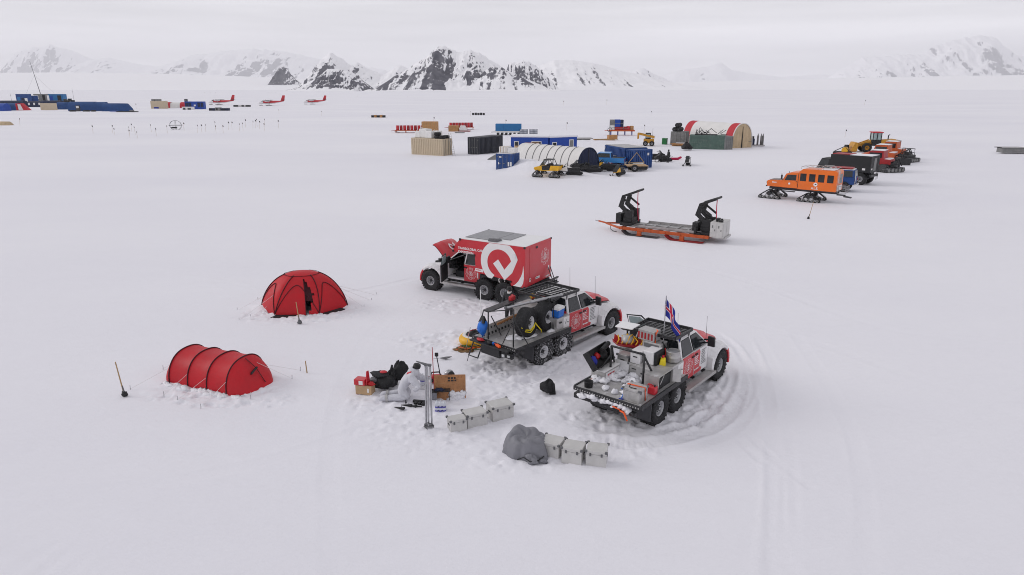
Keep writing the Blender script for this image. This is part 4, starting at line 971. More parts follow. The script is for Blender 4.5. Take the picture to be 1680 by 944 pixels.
o = lt(T3, 'cargo_crate', 'clear fronted metal crate under the wire sided one', 'crate', .10, -.10, 1.73); MB().box(-.22, .22, -.34, .30, 0, .35).build('crate_body', M['alu'], o, .012); MB().box(-.23, -.222, -.28, .24, .06, .30).build('side_slots', M['grey'], o)
o = lt(T3, 'rescue_sled', 'red plastic sled strapped with yellow webbing on the boxes', 'sled', -.02, .66, 1.735, rz=R(-68))
def sled_fn(u, v):
    x = (u - .5) * 1.15; y = (v - .5) * .56 * (1 - .5 * max(0, abs(2 * u - 1) - .55)); z = .05 + .12 * max(0, (abs(v - .5) * 2 - .6) / .4) + .12 * max(0, (abs(2 * u - 1) - .7) / .3)
    return (x, y, z)
MB().grid(sled_fn, 16, 11).grid(lambda u, v: tuple(Vector(sled_fn(u, 1 - v)) - Vector((0, 0, .03))), 16, 11).build('sled_shell', M['red_snow'], o)
p = MB(); rs = random.Random(9)
for k in range(6): x = -.42 + k * .15; p.tube([(x, -.26, .14), (x + .05, -.14, .24), (x + rs.uniform(-.1, .1), 0, .34), (x - .04, .16, .24), (x + .02, .27, .14)], .02, 5)
p.build('webbing', M['yellow'], o)
o2 = lt(T3, 'duffel_bag', 'grey round duffel bag on the red sled', 'bag', -.05, .76, 1.80); MB().blob((0, 0, .14), (.26, .22, .20), 4, .12, 14, 9).build('bag_body', M['alu_snow'], o2)
p = MB(); p.tube([(-.26, -.1, .1), (-.1, -.12, .31), (.1, -.1, .32), (.27, -.05, .12)], .018, 5); p.tube([(-.05, -.25, .1), (-.06, 0, .36), (-.04, .22, .1)], .018, 5); p.build('bag_strap', M['yellow'], o2)
o = lt(T3, 'flat_antenna', 'white flat satellite panel on a short mast', 'antenna', .24, .96, 1.13); MB().hexa([(-.26, -.32, 1.16), (.22, -.34, 1.20), (.22, .34, 1.16), (-.26, .32, 1.12), (-.26, -.32, 1.20), (.22, -.34, 1.24), (.22, .34, 1.20), (-.26, .32, 1.16)]).build('dish_panel', M['white_roof'], o, .012); MB().cyl((.02, 0, 0), (0, 0, 1.16), .03, seg=8).build('mast', M['black'], o); MB().hexa([(-.1, -.12, 1.04), (.1, -.12, 1.06), (.1, .12, 1.05), (-.1, .12, 1.03), (-.18, -.2, 1.14), (.16, -.2, 1.17), (.16, .2, 1.14), (-.18, .2, 1.11)]).build('dish_mount', M['black'], o)
o = lt(T3, 'steel_pot', 'big dented steel pot on the side locker', 'pot', .06, -.78, 1.565); p = MB(); p.lathe([(.001, .02), (.20, .02), (.215, .05), (.215, .16), (.222, .17), (.215, .18), (.215, .34), (.225, .36), (.205, .37), (.20, .06), (.001, .05)], 24); p.build('pot_body', M['alu'], o)
MB().lathe([(.19, .34), (.1, .352), (.001, .355)], 20).build('pot_contents', M['steel'], o)
for s in (-1, 1): MB().tube([(s * .215, -.06, .28), (s * .26, -.05, .29), (s * .26, .05, .29), (s * .215, .06, .28)], .012, 5).build('handle', M['steel'], o)
# flag
o = lt(T3, 'flag', 'blue flag with a white edged red cross on a pole', 'flag', .20, -.35, 1.12)
MB().cyl((0, 0, 0), (.02, 0, 2.46), .016, seg=8).build('flag_pole', M['steel'], o)
p = MB()
def flag_fn(u, v):
    # limp: the fly falls beside the pole in folds
    a = .30 + .9 * u ** .8
    x = .03 + u * .34 * math.sin(.6) + .05 * math.sin(7 * u + 3 * v) * u; y = -u * .40 + .06 * math.sin(9 * u + 2.2 * v) * (u > .05)
    z = 2.44 - .60 * v * (1 - .1 * u) - .92 * u ** 1.15
    return (x, y, z)
nu, nv = 36, 26
vs = [flag_fn(i / nu, j / nv) for i in range(nu + 1) for j in range(nv + 1)]
for i in range(nu):
    for j in range(nv):
        u, v = (i + .5) / nu * 25, (j + .5) / nv * 18
        du, dv = abs(u - 8), abs(v - 9); mi = 0
        if du < 2 or dv < 2: mi = 1
        if du < 1.05 or dv < 1.05: mi = 2
        a = i * (nv + 1) + j
        p.f.append([a, a + 1, a + nv + 2, a + nv + 1]); p.m.append(mi); p.sm.append(True)
p.v = vs
fl = p.build('flag_cloth', [M['flagblue'], M['decal'], M['flagred']], o)
so = fl.modifiers.new('thick', 'SOLIDIFY'); so.thickness = .006
o = lt(T3, 'cargo_box', 'metal box with its outer door hanging open over the wheels', 'box', -.98, -.86, 1.125)
p = MB(); sx, sy, sz = .45, .24, .48
p.box(-sx, sx, -sy, sy, 0, .012); p.box(-sx, sx, -sy, sy, sz - .012, sz); p.box(-sx, -sx + .012, -sy, sy, .013, sz - .013); p.box(sx - .012, sx, -sy, sy, .013, sz - .013); p.box(-sx + .013, sx - .013, sy - .012, sy, .013, sz - .013); p.build('box_body', M['alu_snow'], o)
MB().box(-sx + .02, sx - .02, -sy + .05, sy - .02, .02, sz - .10).build('dark_interior', M['black'], o, .02)  # black block stands in for the shade inside the open box
p = MB(); p.box(0, .02, -.26, 0, .02, sz - .04); p.build('box_door', M['alu'], o, loc=(sx, -sy - .005, 0), rot=(0, 0, R(48)))
MB().tube([(-sx, -sy, .0), (-sx, -sy, sz), (sx, -sy, sz)], .018, 5).tube([(-.1, -sy, sz), (-.38, -sy - .02, .25)], .012, 5).build('door_stay', M['alu'], o)
o = lt(T3, 'jerry_can', 'red fuel can beside the open metal box', 'fuel can', -1.58, -.96, 1.125); MB().box(-.10, .10, -.16, .16, 0, .24).build('can_body', M['red'], o, .03); MB().cyl((0, -.1, .24), (0, -.1, .28), .03, seg=8).build('cap', M['black'], o); MB().tube([(0, -.02, .24), (0, 0, .28), (0, .1, .28), (0, .13, .24)], .015, 6).build('handle', M['red'], o)
o = lt(T3, 'jerry_can', 'yellow canister beside the locker under the steel pot', 'canister', -.40, -.68, 1.56, rz=R(20)); MB().hexa([(-.13, -.10, 0), (.13, -.10, 0), (.13, .10, 0), (-.13, .10, 0), (-.09, -.07, .20), (.10, -.07, .24), (.10, .07, .24), (-.09, .07, .20)]).build('can_body', M['lemon'], o, .03); MB().cyl((.05, 0, .23), (.06, 0, .30), .035, seg=8).build('cap', M['red'], o)
o = lt(T3, 'metal_case', 'grey strapped case on the rear corner of the truck bed', 'case', -2.22, -.78, 1.125); metal_case(o, .50, .52, .40, 'alu', handles=())
MB().tube([(.1, -.28, 0), (.08, -.27, .40), (.02, 0, .415), (.0, .26, .41)], .018, 5).build('lashing', M['hiviz'], o); MB().tube([(-.15, -.12, .405), (-.2, 0, .42), (-.15, .12, .405), (.0, .17, .41)], .012, 5).build('carry_strap', M['black'], o)
o = lt(T3, 'snow_shovel', 'blue snow shovel lying on the truck tail', 'shovel', -1.95, -.30, 1.13, rz=R(196))
MB().hexa([(-.30, -.15, .02), (0, -.13, .05), (0, .13, .05), (-.30, .15, .02), (-.30, -.15, .045), (0, -.13, .08), (0, .13, .08), (-.30, .15, .045)]).build('blade', M['blue_bright'], o, .01); MB().cyl((0, 0, .06), (.62, .04, .03), .018, seg=6).build('shaft', M['blue_bright'], o); MB().cyl((.62, -.03, .03), (.62, .11, .03), .018, seg=6).build('grip', M['flagblue'], o)
o = lt(T3, 'cooking_pot', 'black pot standing on the truck tail corner', 'pot', -2.36, .72, 1.125); MB().lathe([(.001, 0), (.125, 0), (.135, .17), (.145, .18), (.13, .185), (.115, .03), (.001, .03)], 20).build('pot_body', M['black'], o); MB().lathe([(.126, .055), (.1272, .056), (.129, .10), (.1285, .101)], 20).build('pot_label', M['label'], o)
o = lt(T3, 'hand_saw', 'bright orange snow scraper on the truck bed', 'scraper', -1.70, .80, 1.13, rz=R(-40), ry=R(-14)); MB().hexa([(-.30, -.03, 0), (.06, -.05, .1), (.06, .05, .1), (-.30, .03, 0), (-.30, -.03, .03), (.06, -.05, .13), (.06, .05, .13), (-.30, .03, .03)]).build('scraper_blade', M['hiviz'], o, .008); MB().box(.06, .24, -.08, .08, .09, .15).build('scraper_head', M['hiviz'], o, .02)
o.name = 'snow_scraper'
o = lt(T3, 'cargo_box', 'white topped metal chest with red lettering along the bed edge', 'chest', -1.28, .82, 1.125); MB().box(-.46, .40, -.27, .22, 0, .28).build('box_body', M['alu'], o, .01); MB().box(-.465, .405, -.275, .225, .283, .32).build('lid', M['decal'], o, .008)
X = frame((0, -.279, 0), (1, 0, 0), (0, 0, 1)); p = MB(); p.poly([(-.42, .06), (.36, .06), (.36, .25), (-.42, .25)], X, 0); small_print(p, X @ T(0, 0, .003), -.30, .13, .5, 1, .06, mi=1, seed=11); p.build('box_label', [M['decal'], M['red']], o)
o = lt(T3, 'gear_tub', 'black open tub of gear tilted at the truck bed edge', 'tub', -1.42, .84, 1.45, rz=R(4), rx=R(-38))
p = MB()
p.box(-.56, .56, -.02, .02, 0, .62); p.box(-.56, .56, -.20, -.022, 0, .03); p.box(-.56, .56, -.16, -.022, .59, .62); p.box(-.58, -.55, -.20, .02, 0, .62); p.box(.55, .58, -.20, .02, 0, .62); p.build('tub_shell', M['black'], o, .03)
MB().blob((-.38, -.10, .30), (.13, .08, .14), 1, .3, 10, 7, flat=False).build('blue_pouch', M['flagblue'], o); MB().blob((-.08, -.09, .36), (.12, .07, .10), 2, .3, 10, 7, flat=False).build('red_pouch', M['lamp_red'], o); MB().blob((.25, -.09, .3), (.2, .08, .16), 3, .3, 12, 8, flat=False).build('dark_pouch', M['cloth_b'], o)
o = lt(T3, 'rolled_mat', 'rolled dark foam mat on the gear tub', 'mat', -1.05, 1.02, 1.92); MB().cyl((-.28, -.08, 0), (.32, .06, .03), .08, seg=12).build('roll', M['cloth_b'], o)
o = lt(T3, 'snow_heap', 'broken snow lumps scattered over the truck bed', 'snow heap', -1.6, .1, 1.125)
p = MB(); rs = random.Random(5)
for k in range(60):
    x, y = rs.uniform(-.75, .75), rs.uniform(-.62, .7)
    if x < -.2 and y > -.3 and k % 3: continue
    a = rs.uniform(.05, .19); p.blob((x, y, a * .25), (a, a * rs.uniform(.7, 1.2), a * rs.uniform(.4, .8)), k, .35, 9, 6)
p.build('heap', M['snow'], o)
o = lt(T3, 'tool_roll', 'bundle of dark straps and red tools beside the bed boxes', 'tool bundle', .05, -.50, 1.56)
p = MB(); rs = random.Random(6)
for k in range(6): p.tube([(rs.uniform(-.2, .2), rs.uniform(-.05, .1), rs.uniform(0, .1)), (rs.uniform(-.1, .2), rs.uniform(-.08, .08), rs.uniform(.2, .4)), (rs.uniform(-.05, .25), rs.uniform(-.05, .12), rs.uniform(.35, .62))], .03, 6)
p.build('strap_bundle', M['cloth_b'], o); MB().tube([(-.2, -.08, .1), (-.12, -.1, .25), (-.1, -.06, .42)], .02, 5).build('red_cord', M['lamp_red'], o)

o = lt(T2, 'tool_roll', 'tangle of dark straps and red hoses behind the cab of the flatbed', 'tool bundle', .12, -.10, 1.30)
p = MB(); rs = random.Random(16)
for k in range(16): p.tube([(rs.uniform(-.25, .2), rs.uniform(-.7, .7), rs.uniform(0, .3)), (rs.uniform(-.25, .2), rs.uniform(-.7, .7), rs.uniform(.3, .6)), (rs.uniform(-.2, .2), rs.uniform(-.7, .7), rs.uniform(.6, .9))], .035, 6)
p.build('strap_bundle', M['cloth_b'], o); MB().tube([(-.25, .5, .7), (-.3, .2, .95), (-.2, -.1, .9)], .03, 5).build('red_cord', M['lamp_red'], o); MB().blob((-.1, .6, .75), (.14, .12, .1), 2, .3, 10, 7, flat=False).build('yellow_pouch', M['yellow'], o)
# ------------------------------------------------------------------ cases, bags and gear on the snow
def case_pos(name, label, px, sx, sy, sz, rz, group):
    o = thing(name, label, 'case', on(*px, sink=.03), rz, group); metal_case(o, sx, sy, sz); return o
G1, G2 = 'aluminium cases in the row beside the plywood sheet', 'aluminium cases in the row beside the grey tarpaulin'
case_pos('transport_case', 'smallest aluminium case at the plywood end of its row', (750, 704), .50, .36, .40, R(23), G1)
case_pos('transport_case', 'middle aluminium case of the row beside the plywood sheet', (779, 695), .64, .46, .44, R(25), G1)
case_pos('transport_case', 'aluminium case nearest the black bag in its row', (820, 683), .70, .52, .48, R(27), G1)
case_pos('transport_case', 'aluminium case touching the grey tarpaulin', (906, 744), .56, .50, .45, R(-25), G2)
case_pos('transport_case', 'middle aluminium case of the row by the tarpaulin', (941, 754), .55, .50, .48, R(-20), G2)
case_pos('transport_case', 'end aluminium case of the row, away from the tarpaulin', (979, 758), .54, .50, .48, R(-14), G2)
# tarpaulin-covered load
c = on(864, 742, .02)
o = thing('covered_load', 'grey tarpaulin sheet tied over a rounded load', 'tarpaulin', c, R(-20))
def tarp_fn(u, v):
    t = 2 * math.pi * u; r = math.sin(math.pi / 2 * min(1, v * 1.02)) ; q = v
    sq = (abs(math.cos(t)) ** 3 + abs(math.sin(t)) ** 3) ** (-1 / 3)
    fold = 1 + .05 * math.sin(9 * t) * q ** 3 + .03 * math.sin(17 * t + 1) * q ** 4 + .04 * math.sin(4 * t + 2) * q
    h = .52 * (1 - q ** 4.0) + .05 * math.sin(5 * t + 4 * q) * q * (1 - q) * 2
    fold += .035 * abs(math.sin(6.5 * t + 5 * q)) * q; h += .07 * abs(math.sin(3.3 * t - 6 * q)) * (1 - q) * q * 4
    lift = .14 * max(0, math.cos(t - 2.1)) * math.sin(math.pi * q)
    return (.66 * q ** .62 * sq * fold * math.cos(t), .50 * q ** .62 * sq * fold * math.sin(t), max(0, h + lift))
MB().grid(tarp_fn, 72, 22, closed_u=True).build('tarpaulin', M['tarp'], o)
p = MB(); p.blob((.30, -.46, .10), (.20, .13, .16), 3, .4, 14, 9); p.blob((.52, -.34, .06), (.18, .10, .10), 5, .4, 12, 8); p.build('gathered_hem', M['tarp'], o)
MB().tube([(-.1, -.5, .06), (.1, -.55, .2), (.3, -.58, .12), (.5, -.46, .14), (.6, -.3, .2)], .014, 5).build('draw_cord', M['black'], o)
MB().box(-.42, -.12, .30, .44, .34, .46).build('box_corner', M['grey'], o, .03)
# black sack alone on the snow
o = thing('sack', 'crumpled black sack alone on the trampled snow', 'sack', on(899, 645, .02), R(10))
MB().blob((0, 0, .20), (.24, .20, .28), 11, .22, 18, 12).build('sack_body', M['cloth_b'], o); MB().hexa([(.02, -.14, .0), (.24, -.16, .0), (.22, -.06, .0), (.04, .02, .0), (-.02, -.10, .40), (.22, -.06, .36), (.18, .05, .38), (0, .08, .46)]).build('sack_flap', M['cloth_b'], o, .02)
# ring raft
o = thing('tube_raft', 'yellow inflatable ring with dark gear piled in its middle', 'inflatable', on(780, 563, .03), R(20))
p = MB(); pr = []
for k in range(17): a = -math.pi / 2 + 2 * math.pi * k / 16; pr.append((.42 + .24 * math.cos(a), .20 + .20 * math.sin(a)))
p.lathe(pr, 36, mis=[0 if (k < 7 or k > 14) else 1 for k in range(16)]); p.build('ring_tube', [M['yellow'], M['fabric']], o)
o = thing('gear_heap', 'heap of dark straps inside the yellow ring', 'gear heap', on(780, 563, -.10), 0); p = MB(); p.blob((0, 0, .12), (.40, .38, .26), 4, .3, 16, 10); p.blob((.12, -.08, .32), (.18, .14, .12), 6, .4, 12, 8); p.build('gear_pile', M['cloth_b'], o); MB().tube([(-.3, -.3, .2), (-.2, -.1, .44), (.1, .1, .46), (.3, .0, .30)], .02, 5).build('red_cord', M['lamp_red'], o)
o = thing('walking_pole', 'thin pole leaning on the yellow ring', 'pole', on(764, 575), 0); MB().cyl((0, 0, 0), (.18, .25, .85), .012, seg=5).build('pole_tube', M['steel'], o)
o = thing('rope_heap', 'tangled heap of mixed ropes and camouflage net', 'rope heap', on(762, 575, .0), R(-5)); p = MB(); p.blob((0, 0, .02), (.40, .26, .09), 3, .35, 18, 8); rs = random.Random(2)
p.build('net', M['rope'], o)
p = MB()
for k in range(14):
    a = rs.uniform(0, 6.28); pts = [(rs.uniform(-.3, .3) + (.35 if k > 9 else 0), rs.uniform(-.2, .2), rs.uniform(.04, .13)) for _ in range(6)]; p.tube(pts, .014, 5, k % 3)
p.build('loose_rope', [M['rope'], M['hiviz'], M['green']], o)

# tools and boards by the plywood
o = thing('plywood_sheet', 'snow caked brown plywood board standing on edge', 'plywood', on(738, 654, .04), R(3), rx=R(-14))
p = MB(); p.box(-.52, .52, -.014, .014, 0, .86); p.build('board', M['ply'], o, .02)
p = MB(); p.box(-.40, .40, -.0175, -.0165, .58, .585); p.box(-.40, -.395, -.0175, -.0165, .10, .58); p.box(.395, .40, -.0175, -.0165, .10, .58); p.build('cut_line', M['wood'], o)
X = frame((0, -.0165, 0), (1, 0, 0), (0, 0, 1)); p = MB(); small_print(p, X, -.06, .72, .4, 2, .06, .08, seed=21); p.build('stencil_marks', M['black'], o)
p = MB(); rs = random.Random(4)
for k in range(20): p.blob((rs.gauss(.16, .13), -.03, abs(rs.gauss(.02, .14)) + .03), (rs.uniform(.05, .13), .03, rs.uniform(.05, .11)), k, .4, 8, 6, flat=False)
p.build('caked_snow', M['snow'], o)
o = thing('metal_mast', 'three slim aluminium tubes of a mast standing upright in snow', 'mast', on(704, 702, .05), R(-10), rx=R(-3))
for x, y in ((-.09, 0), (.0, -.05), (.08, .02)): MB().cyl((x, y, .12), (x * .8, y, 2.02), .028, seg=8).build('tube', M['steel'], o)
p = MB(); p.tube([(-.12, -.03, .08), (-.10, -.10, .2), (0, -.13, .26), (.12, -.06, .2), (.12, .05, .06)], .02, 6); p.tube([(-.1, -.1, .1), (.14, .04, .12)], .02, 6); p.tube([(-.14, -.08, .12), (.06, -.16, .02)], .015, 5); p.box(-.12, .12, -.08, .06, .10, .13); p.build('base_clamp', M['grey'], o, .0)
p = MB(); p.hexa([(-.34, -.02, 2.10), (-.05, -.05, 2.00), (-.05, .05, 2.00), (-.34, .02, 2.10), (-.36, -.02, 2.12), (-.05, -.05, 2.05), (-.05, .05, 2.05), (-.36, .02, 2.12)]); p.box(-.1, .1, -.05, .04, 1.99, 2.05); p.build('top_bracket', M['grey'], o)
o = thing('marker_pole', 'slim reddish pole behind the mast tubes', 'pole', on(713, 655), 0); MB().cyl((0, 0, 0), (-.02, 0, 1.80), .013, seg=6).build('pole_tube', M['maroon'], o)
o = thing('snow_shovel', 'black handled shovel standing behind the plywood', 'shovel', on(722, 640), 0); MB().cyl((.06, 0, .3), (-.08, 0, 1.25), .017, seg=6).build('shaft', M['black'], o); MB().box(-.14, -.02, -.02, .02, 1.22, 1.36).build('grip', M['black'], o, .03); MB().hexa([(-.10, -.02, 0), (.16, -.02, 0), (.16, .02, 0), (-.10, .02, 0), (-.08, .02, .32), (.16, .02, .32), (.16, .06, .32), (-.08, .06, .32)]).build('blade', M['black'], o)
o = thing('chainsaw', 'red motor tool sitting behind the plywood board', 'motor tool', on(715, 628, .0), R(10)); MB().box(-.20, .22, -.12, .12, .04, .30).build('motor_housing', M['red'], o, .05); MB().box(-.16, .10, -.13, -.12, .08, .22).build('vent_panel', M['black'], o, .01); MB().tube([(-.2, 0, .24), (-.12, 0, .40), (.12, 0, .40), (.22, 0, .2)], .025, 6).build('handle', M['black'], o); MB().cyl((.1, -.1, .02), (.35, -.25, .0), .03, seg=6).build('blade_bar', M['grey'], o)
o.name = 'motor_tool'
o = thing('helmet', 'grey and black helmet on the snow behind the plywood', 'helmet', on(737, 618, .02), 0); MB().blob((0, 0, .12), (.18, .15, .16), 2, .05, 16, 10).build('helmet_shell', M['steel'], o); MB().blob((.06, -.07, .14), (.14, .10, .11), 2, .05, 14, 8).build('visor', M['black'], o)
o = thing('metal_fin', 'dark triangular metal blade lying behind the mast', 'blade', on(731, 590, -.04), 0); MB().hexa([(-.2, 0, 0), (.0, -.08, 0), (.22, .10, .02), (0, .06, 0), (-.2, 0, .03), (.0, -.08, .03), (.22, .10, .05), (0, .06, .05)]).build('blade', M['grey'], o); MB().cyl((-.2, 0, .02), (-.5, -.10, .02), .01, seg=5).build('stay_wire', M['steel'], o)
o = thing('water_pack', 'shrink wrapped pack of violet labelled water bottles', 'water pack', on(723, 673, .02), R(2))
for i in range(3):
    for j in range(2):
        X = T((i - 1) * .115, (j - .5) * .115, 0); b = MB().lathe([(.001, 0), (.05, 0), (.055, .03), (.055, .22), (.025, .29), (.02, .33), (.001, .33)], 12, X=X).build('bottle', M['clear'], o)
        for z in (.02, .15): MB().lathe([(.057, z), (.0575, z + .001), (.0575, z + .05), (.057, z + .051)], 12, X=X).build('bottle_label', M['purple'], b)
MB().box(-.178, .178, -.12, .12, .075, .145).box(-.178, .178, -.12, .12, .21, .29).build('shrink_wrap', M['clear'], o, .02)
o = thing('wire_shelf', 'low shelf of dark slats with a blue cloth', 'shelf', on(722, 655, .02), R(5)); p = MB()
for k in range(3): p.box(-.28, .34, -.12 + k * .1, -.09 + k * .1, .30, .325)
p.tube([(-.30, -.12, 0), (-.26, -.12, .30)], .015, 5); p.tube([(-.26, .12, 0), (-.24, .12, .30)], .015, 5); p.tube([(.3, -.1, 0), (.3, -.1, .3)], .015, 5); p.build('shelf_frame', M['black'], o); MB().blob((-.02, 0, .34), (.15, .10, .05), 2, .4, 12, 7).build('cloth', M['navy'], o); MB().hexa([(-.28, -.12, .05), (-.1, -.14, .05), (-.1, .12, .05), (-.28, .12, .05), (-.28, -.12, .28), (-.1, -.14, .28), (-.1, .12, .28), (-.28, .12, .28)]).build('bin', M['tarp'], o)
# box and bags heap at the left of the figure
o = thing('cardboard_box', 'brown box with red feet holding up a red tray', 'box', on(600, 646, .02), R(-14)); MB().box(-.28, .28, -.16, .16, .05, .36).build('box_body', M['board'], o, .008)
for x in (-.22, .24): MB().box(x - .04, x + .04, -.15, .15, 0, .05).build('foot', M['maroon'], o)
MB().box(.14, .20, -.163, -.1605, .14, .28).build('box_label', M['label'], o)
o = thing('red_tray', 'open red case with a white panel on the brown box', 'case', on(600, 646, -.345), R(-14)); MB().box(-.32, .06, -.17, .14, 0, .20).build('case_body', M['red'], o, .02); MB().hexa([(.07, -.12, 0), (.11, -.12, 0), (.13, .14, 0), (.09, .14, 0), (.07, -.02, .46), (.10, -.02, .46), (.12, .08, .46), (.09, .08, .46)]).build('lid', M['red'], o, .01); MB().box(-.14, .0, -.175, -.172, .03, .17).build('white_panel', M['label'], o); MB().box(-.28, -.18, -.175, -.172, .04, .13).build('white_panel', M['red_snow'], o); MB().blob((.22, -.02, .03), (.14, .10, .08), 2, .3, 10, 7).build('red_cloth', M['lamp_red'], o)
o = thing('gear_bag', 'black bag with a red topped tool bag on it', 'bag', on(630, 640, .02), R(-6)); p = MB(); p.blob((0, 0, .26), (.42, .28, .30), 7, .18, 20, 12); p.build('bag_body', M['cloth_b'], o); p = MB(); p.blob((-.12, .02, .56), (.30, .18, .12), 9, .2, 16, 9); p.build('tool_pouch', M['jacket'], o); MB().blob((.02, -.02, .67), (.13, .09, .05), 5, .1, 12, 7).build('red_flap', M['red'], o); MB().blob((-.28, -.1, .40), (.16, .14, .12), 5, .3, 12, 7).build('grey_patch', M['grey'], o)
o = thing('gear_bag', 'tall black bag behind the kneeling figure in white', 'bag', on(655, 630, .02), R(20)); p = MB(); p.blob((.05, .05, .36), (.30, .24, .44), 15, .16, 18, 12); p.blob((-.26, -.1, .22), (.20, .16, .40), 17, .22, 14, 10); p.build('bag_body', M['cloth_b'], o); MB().cyl((-.28, -.1, .5), (-.22, -.06, .78), .07, .03, 8).build('bag_neck', M['cloth_b'], o)
o = thing('drill_part', 'thick black cast plate lying on snow', 'metal part', on(688, 663, .0), R(-12)); p = MB()
p.box(-.24, .24, .04, .14, .02, .09); p.box(-.16, -.06, -.10, .05, .02, .08); p.box(.10, .22, -.12, .05, .02, .08); p.cyl((.02, -.05, .02), (.02, -.05, .09), .06, seg=12); p.build('plate', M['black'], o, .01); o.name = 'cast_plate'
for px, lab, nm, rz in (((668, 667), 'black wedge with a pointed end', 'wedge', -8), ((656, 671), 'short black strip, smallest of the loose parts', 'strip', -20)):
    o = thing('metal_' + nm, lab + ' on the snow', 'metal part', on(*px), R(rz)); MB().hexa([(-.20, .0, 0), (.16, -.06, 0), (.16, .06, 0), (-.20, .02, 0), (-.20, 0, .03), (.16, -.06, .06), (.16, .06, .06), (-.20, .02, .03)]).build('strip_body', M['black'], o, .008); MB().cyl((.06, 0, .055), (.06, 0, .085), .02, seg=8).build('bolt', M['grey'], o)
o = thing('drill_part', 'thin black rod with a round collar on the snow', 'metal part', on(682, 668), R(-10)); MB().cyl((-.2, 0, .03), (.2, 0, .03), .025, seg=8).build('rod', M['black'], o); MB().cyl((-.02, 0, .03), (.04, 0, .03), .06, seg=10).build('collar', M['black'], o); o.name = 'metal_rod'
o = thing('metal_pin', 'tiny black pin standing in the snow', 'metal part', on(666, 662), 0); MB().cyl((0, 0, 0), (0, 0, .12), .03, .012, 8).build('pin', M['black'], o)
# ------------------------------------------------------------------ people
def skinned(joints, bones, levels=2):
    """one continuous body grown round a skeleton; joints: name -> (x, y, z, radius, material)"""
    names = list(joints); me = bpy.data.meshes.new('body')
    me.from_pydata([joints[n][:3] for n in names], [(names.index(a), names.index(b)) for a, b in bones], [])
    o = bpy.data.objects.new('body', me); C.objects.link(o)
    o.modifiers.new('skin', 'SKIN')
    if not me.skin_vertices: me.skin_vertices.new()
    for k, n in enumerate(names):
        r = joints[n][3]; me.skin_vertices[0].data[k].radius = r if isinstance(r, tuple) else (r, r); me.skin_vertices[0].data[k].use_root = (k == 0)
    s = o.modifiers.new('sub', 'SUBSURF'); s.levels = levels; s.render_levels = levels
    bpy.context.view_layer.update()
    dg = bpy.context.evaluated_depsgraph_get()
    new = bpy.data.meshes.new_from_object(o.evaluated_get(dg))
    bpy.data.objects.remove(o)
    seg = [(Vector(joints[a][:3]), Vector(joints[b][:3]), joints[b][4]) for a, b in bones]
    def near(p):
        best = (9, 0)
        for a, b, m in seg:
            d = b - a; t = max(0, min(1, (p - a).dot(d) / max(d.length_squared, 1e-9))); q = (a + d * t - p).length
            if q < best[0]: best = (q, m)
        return best[1]
    idx = [near(p.center) for p in new.polygons]
    new.polygons.foreach_set('material_index', idx); new.polygons.foreach_set('use_smooth', [True] * len(idx))
    return new
def body_obj(parent, me, mats):
    me.materials.clear()
    for m in mats: me.materials.append(m)
    o = bpy.data.objects.new('body', me); C.objects.link(o); o.parent = parent; return o
def hand(p, d, side, r=.02):
    """five bent fingers from the end of the wrist"""
    j, b = {}, []
    d = Vector(d).normalized(); u = d.cross(Vector((0, 0, 1))).normalized() * side
    return d, u
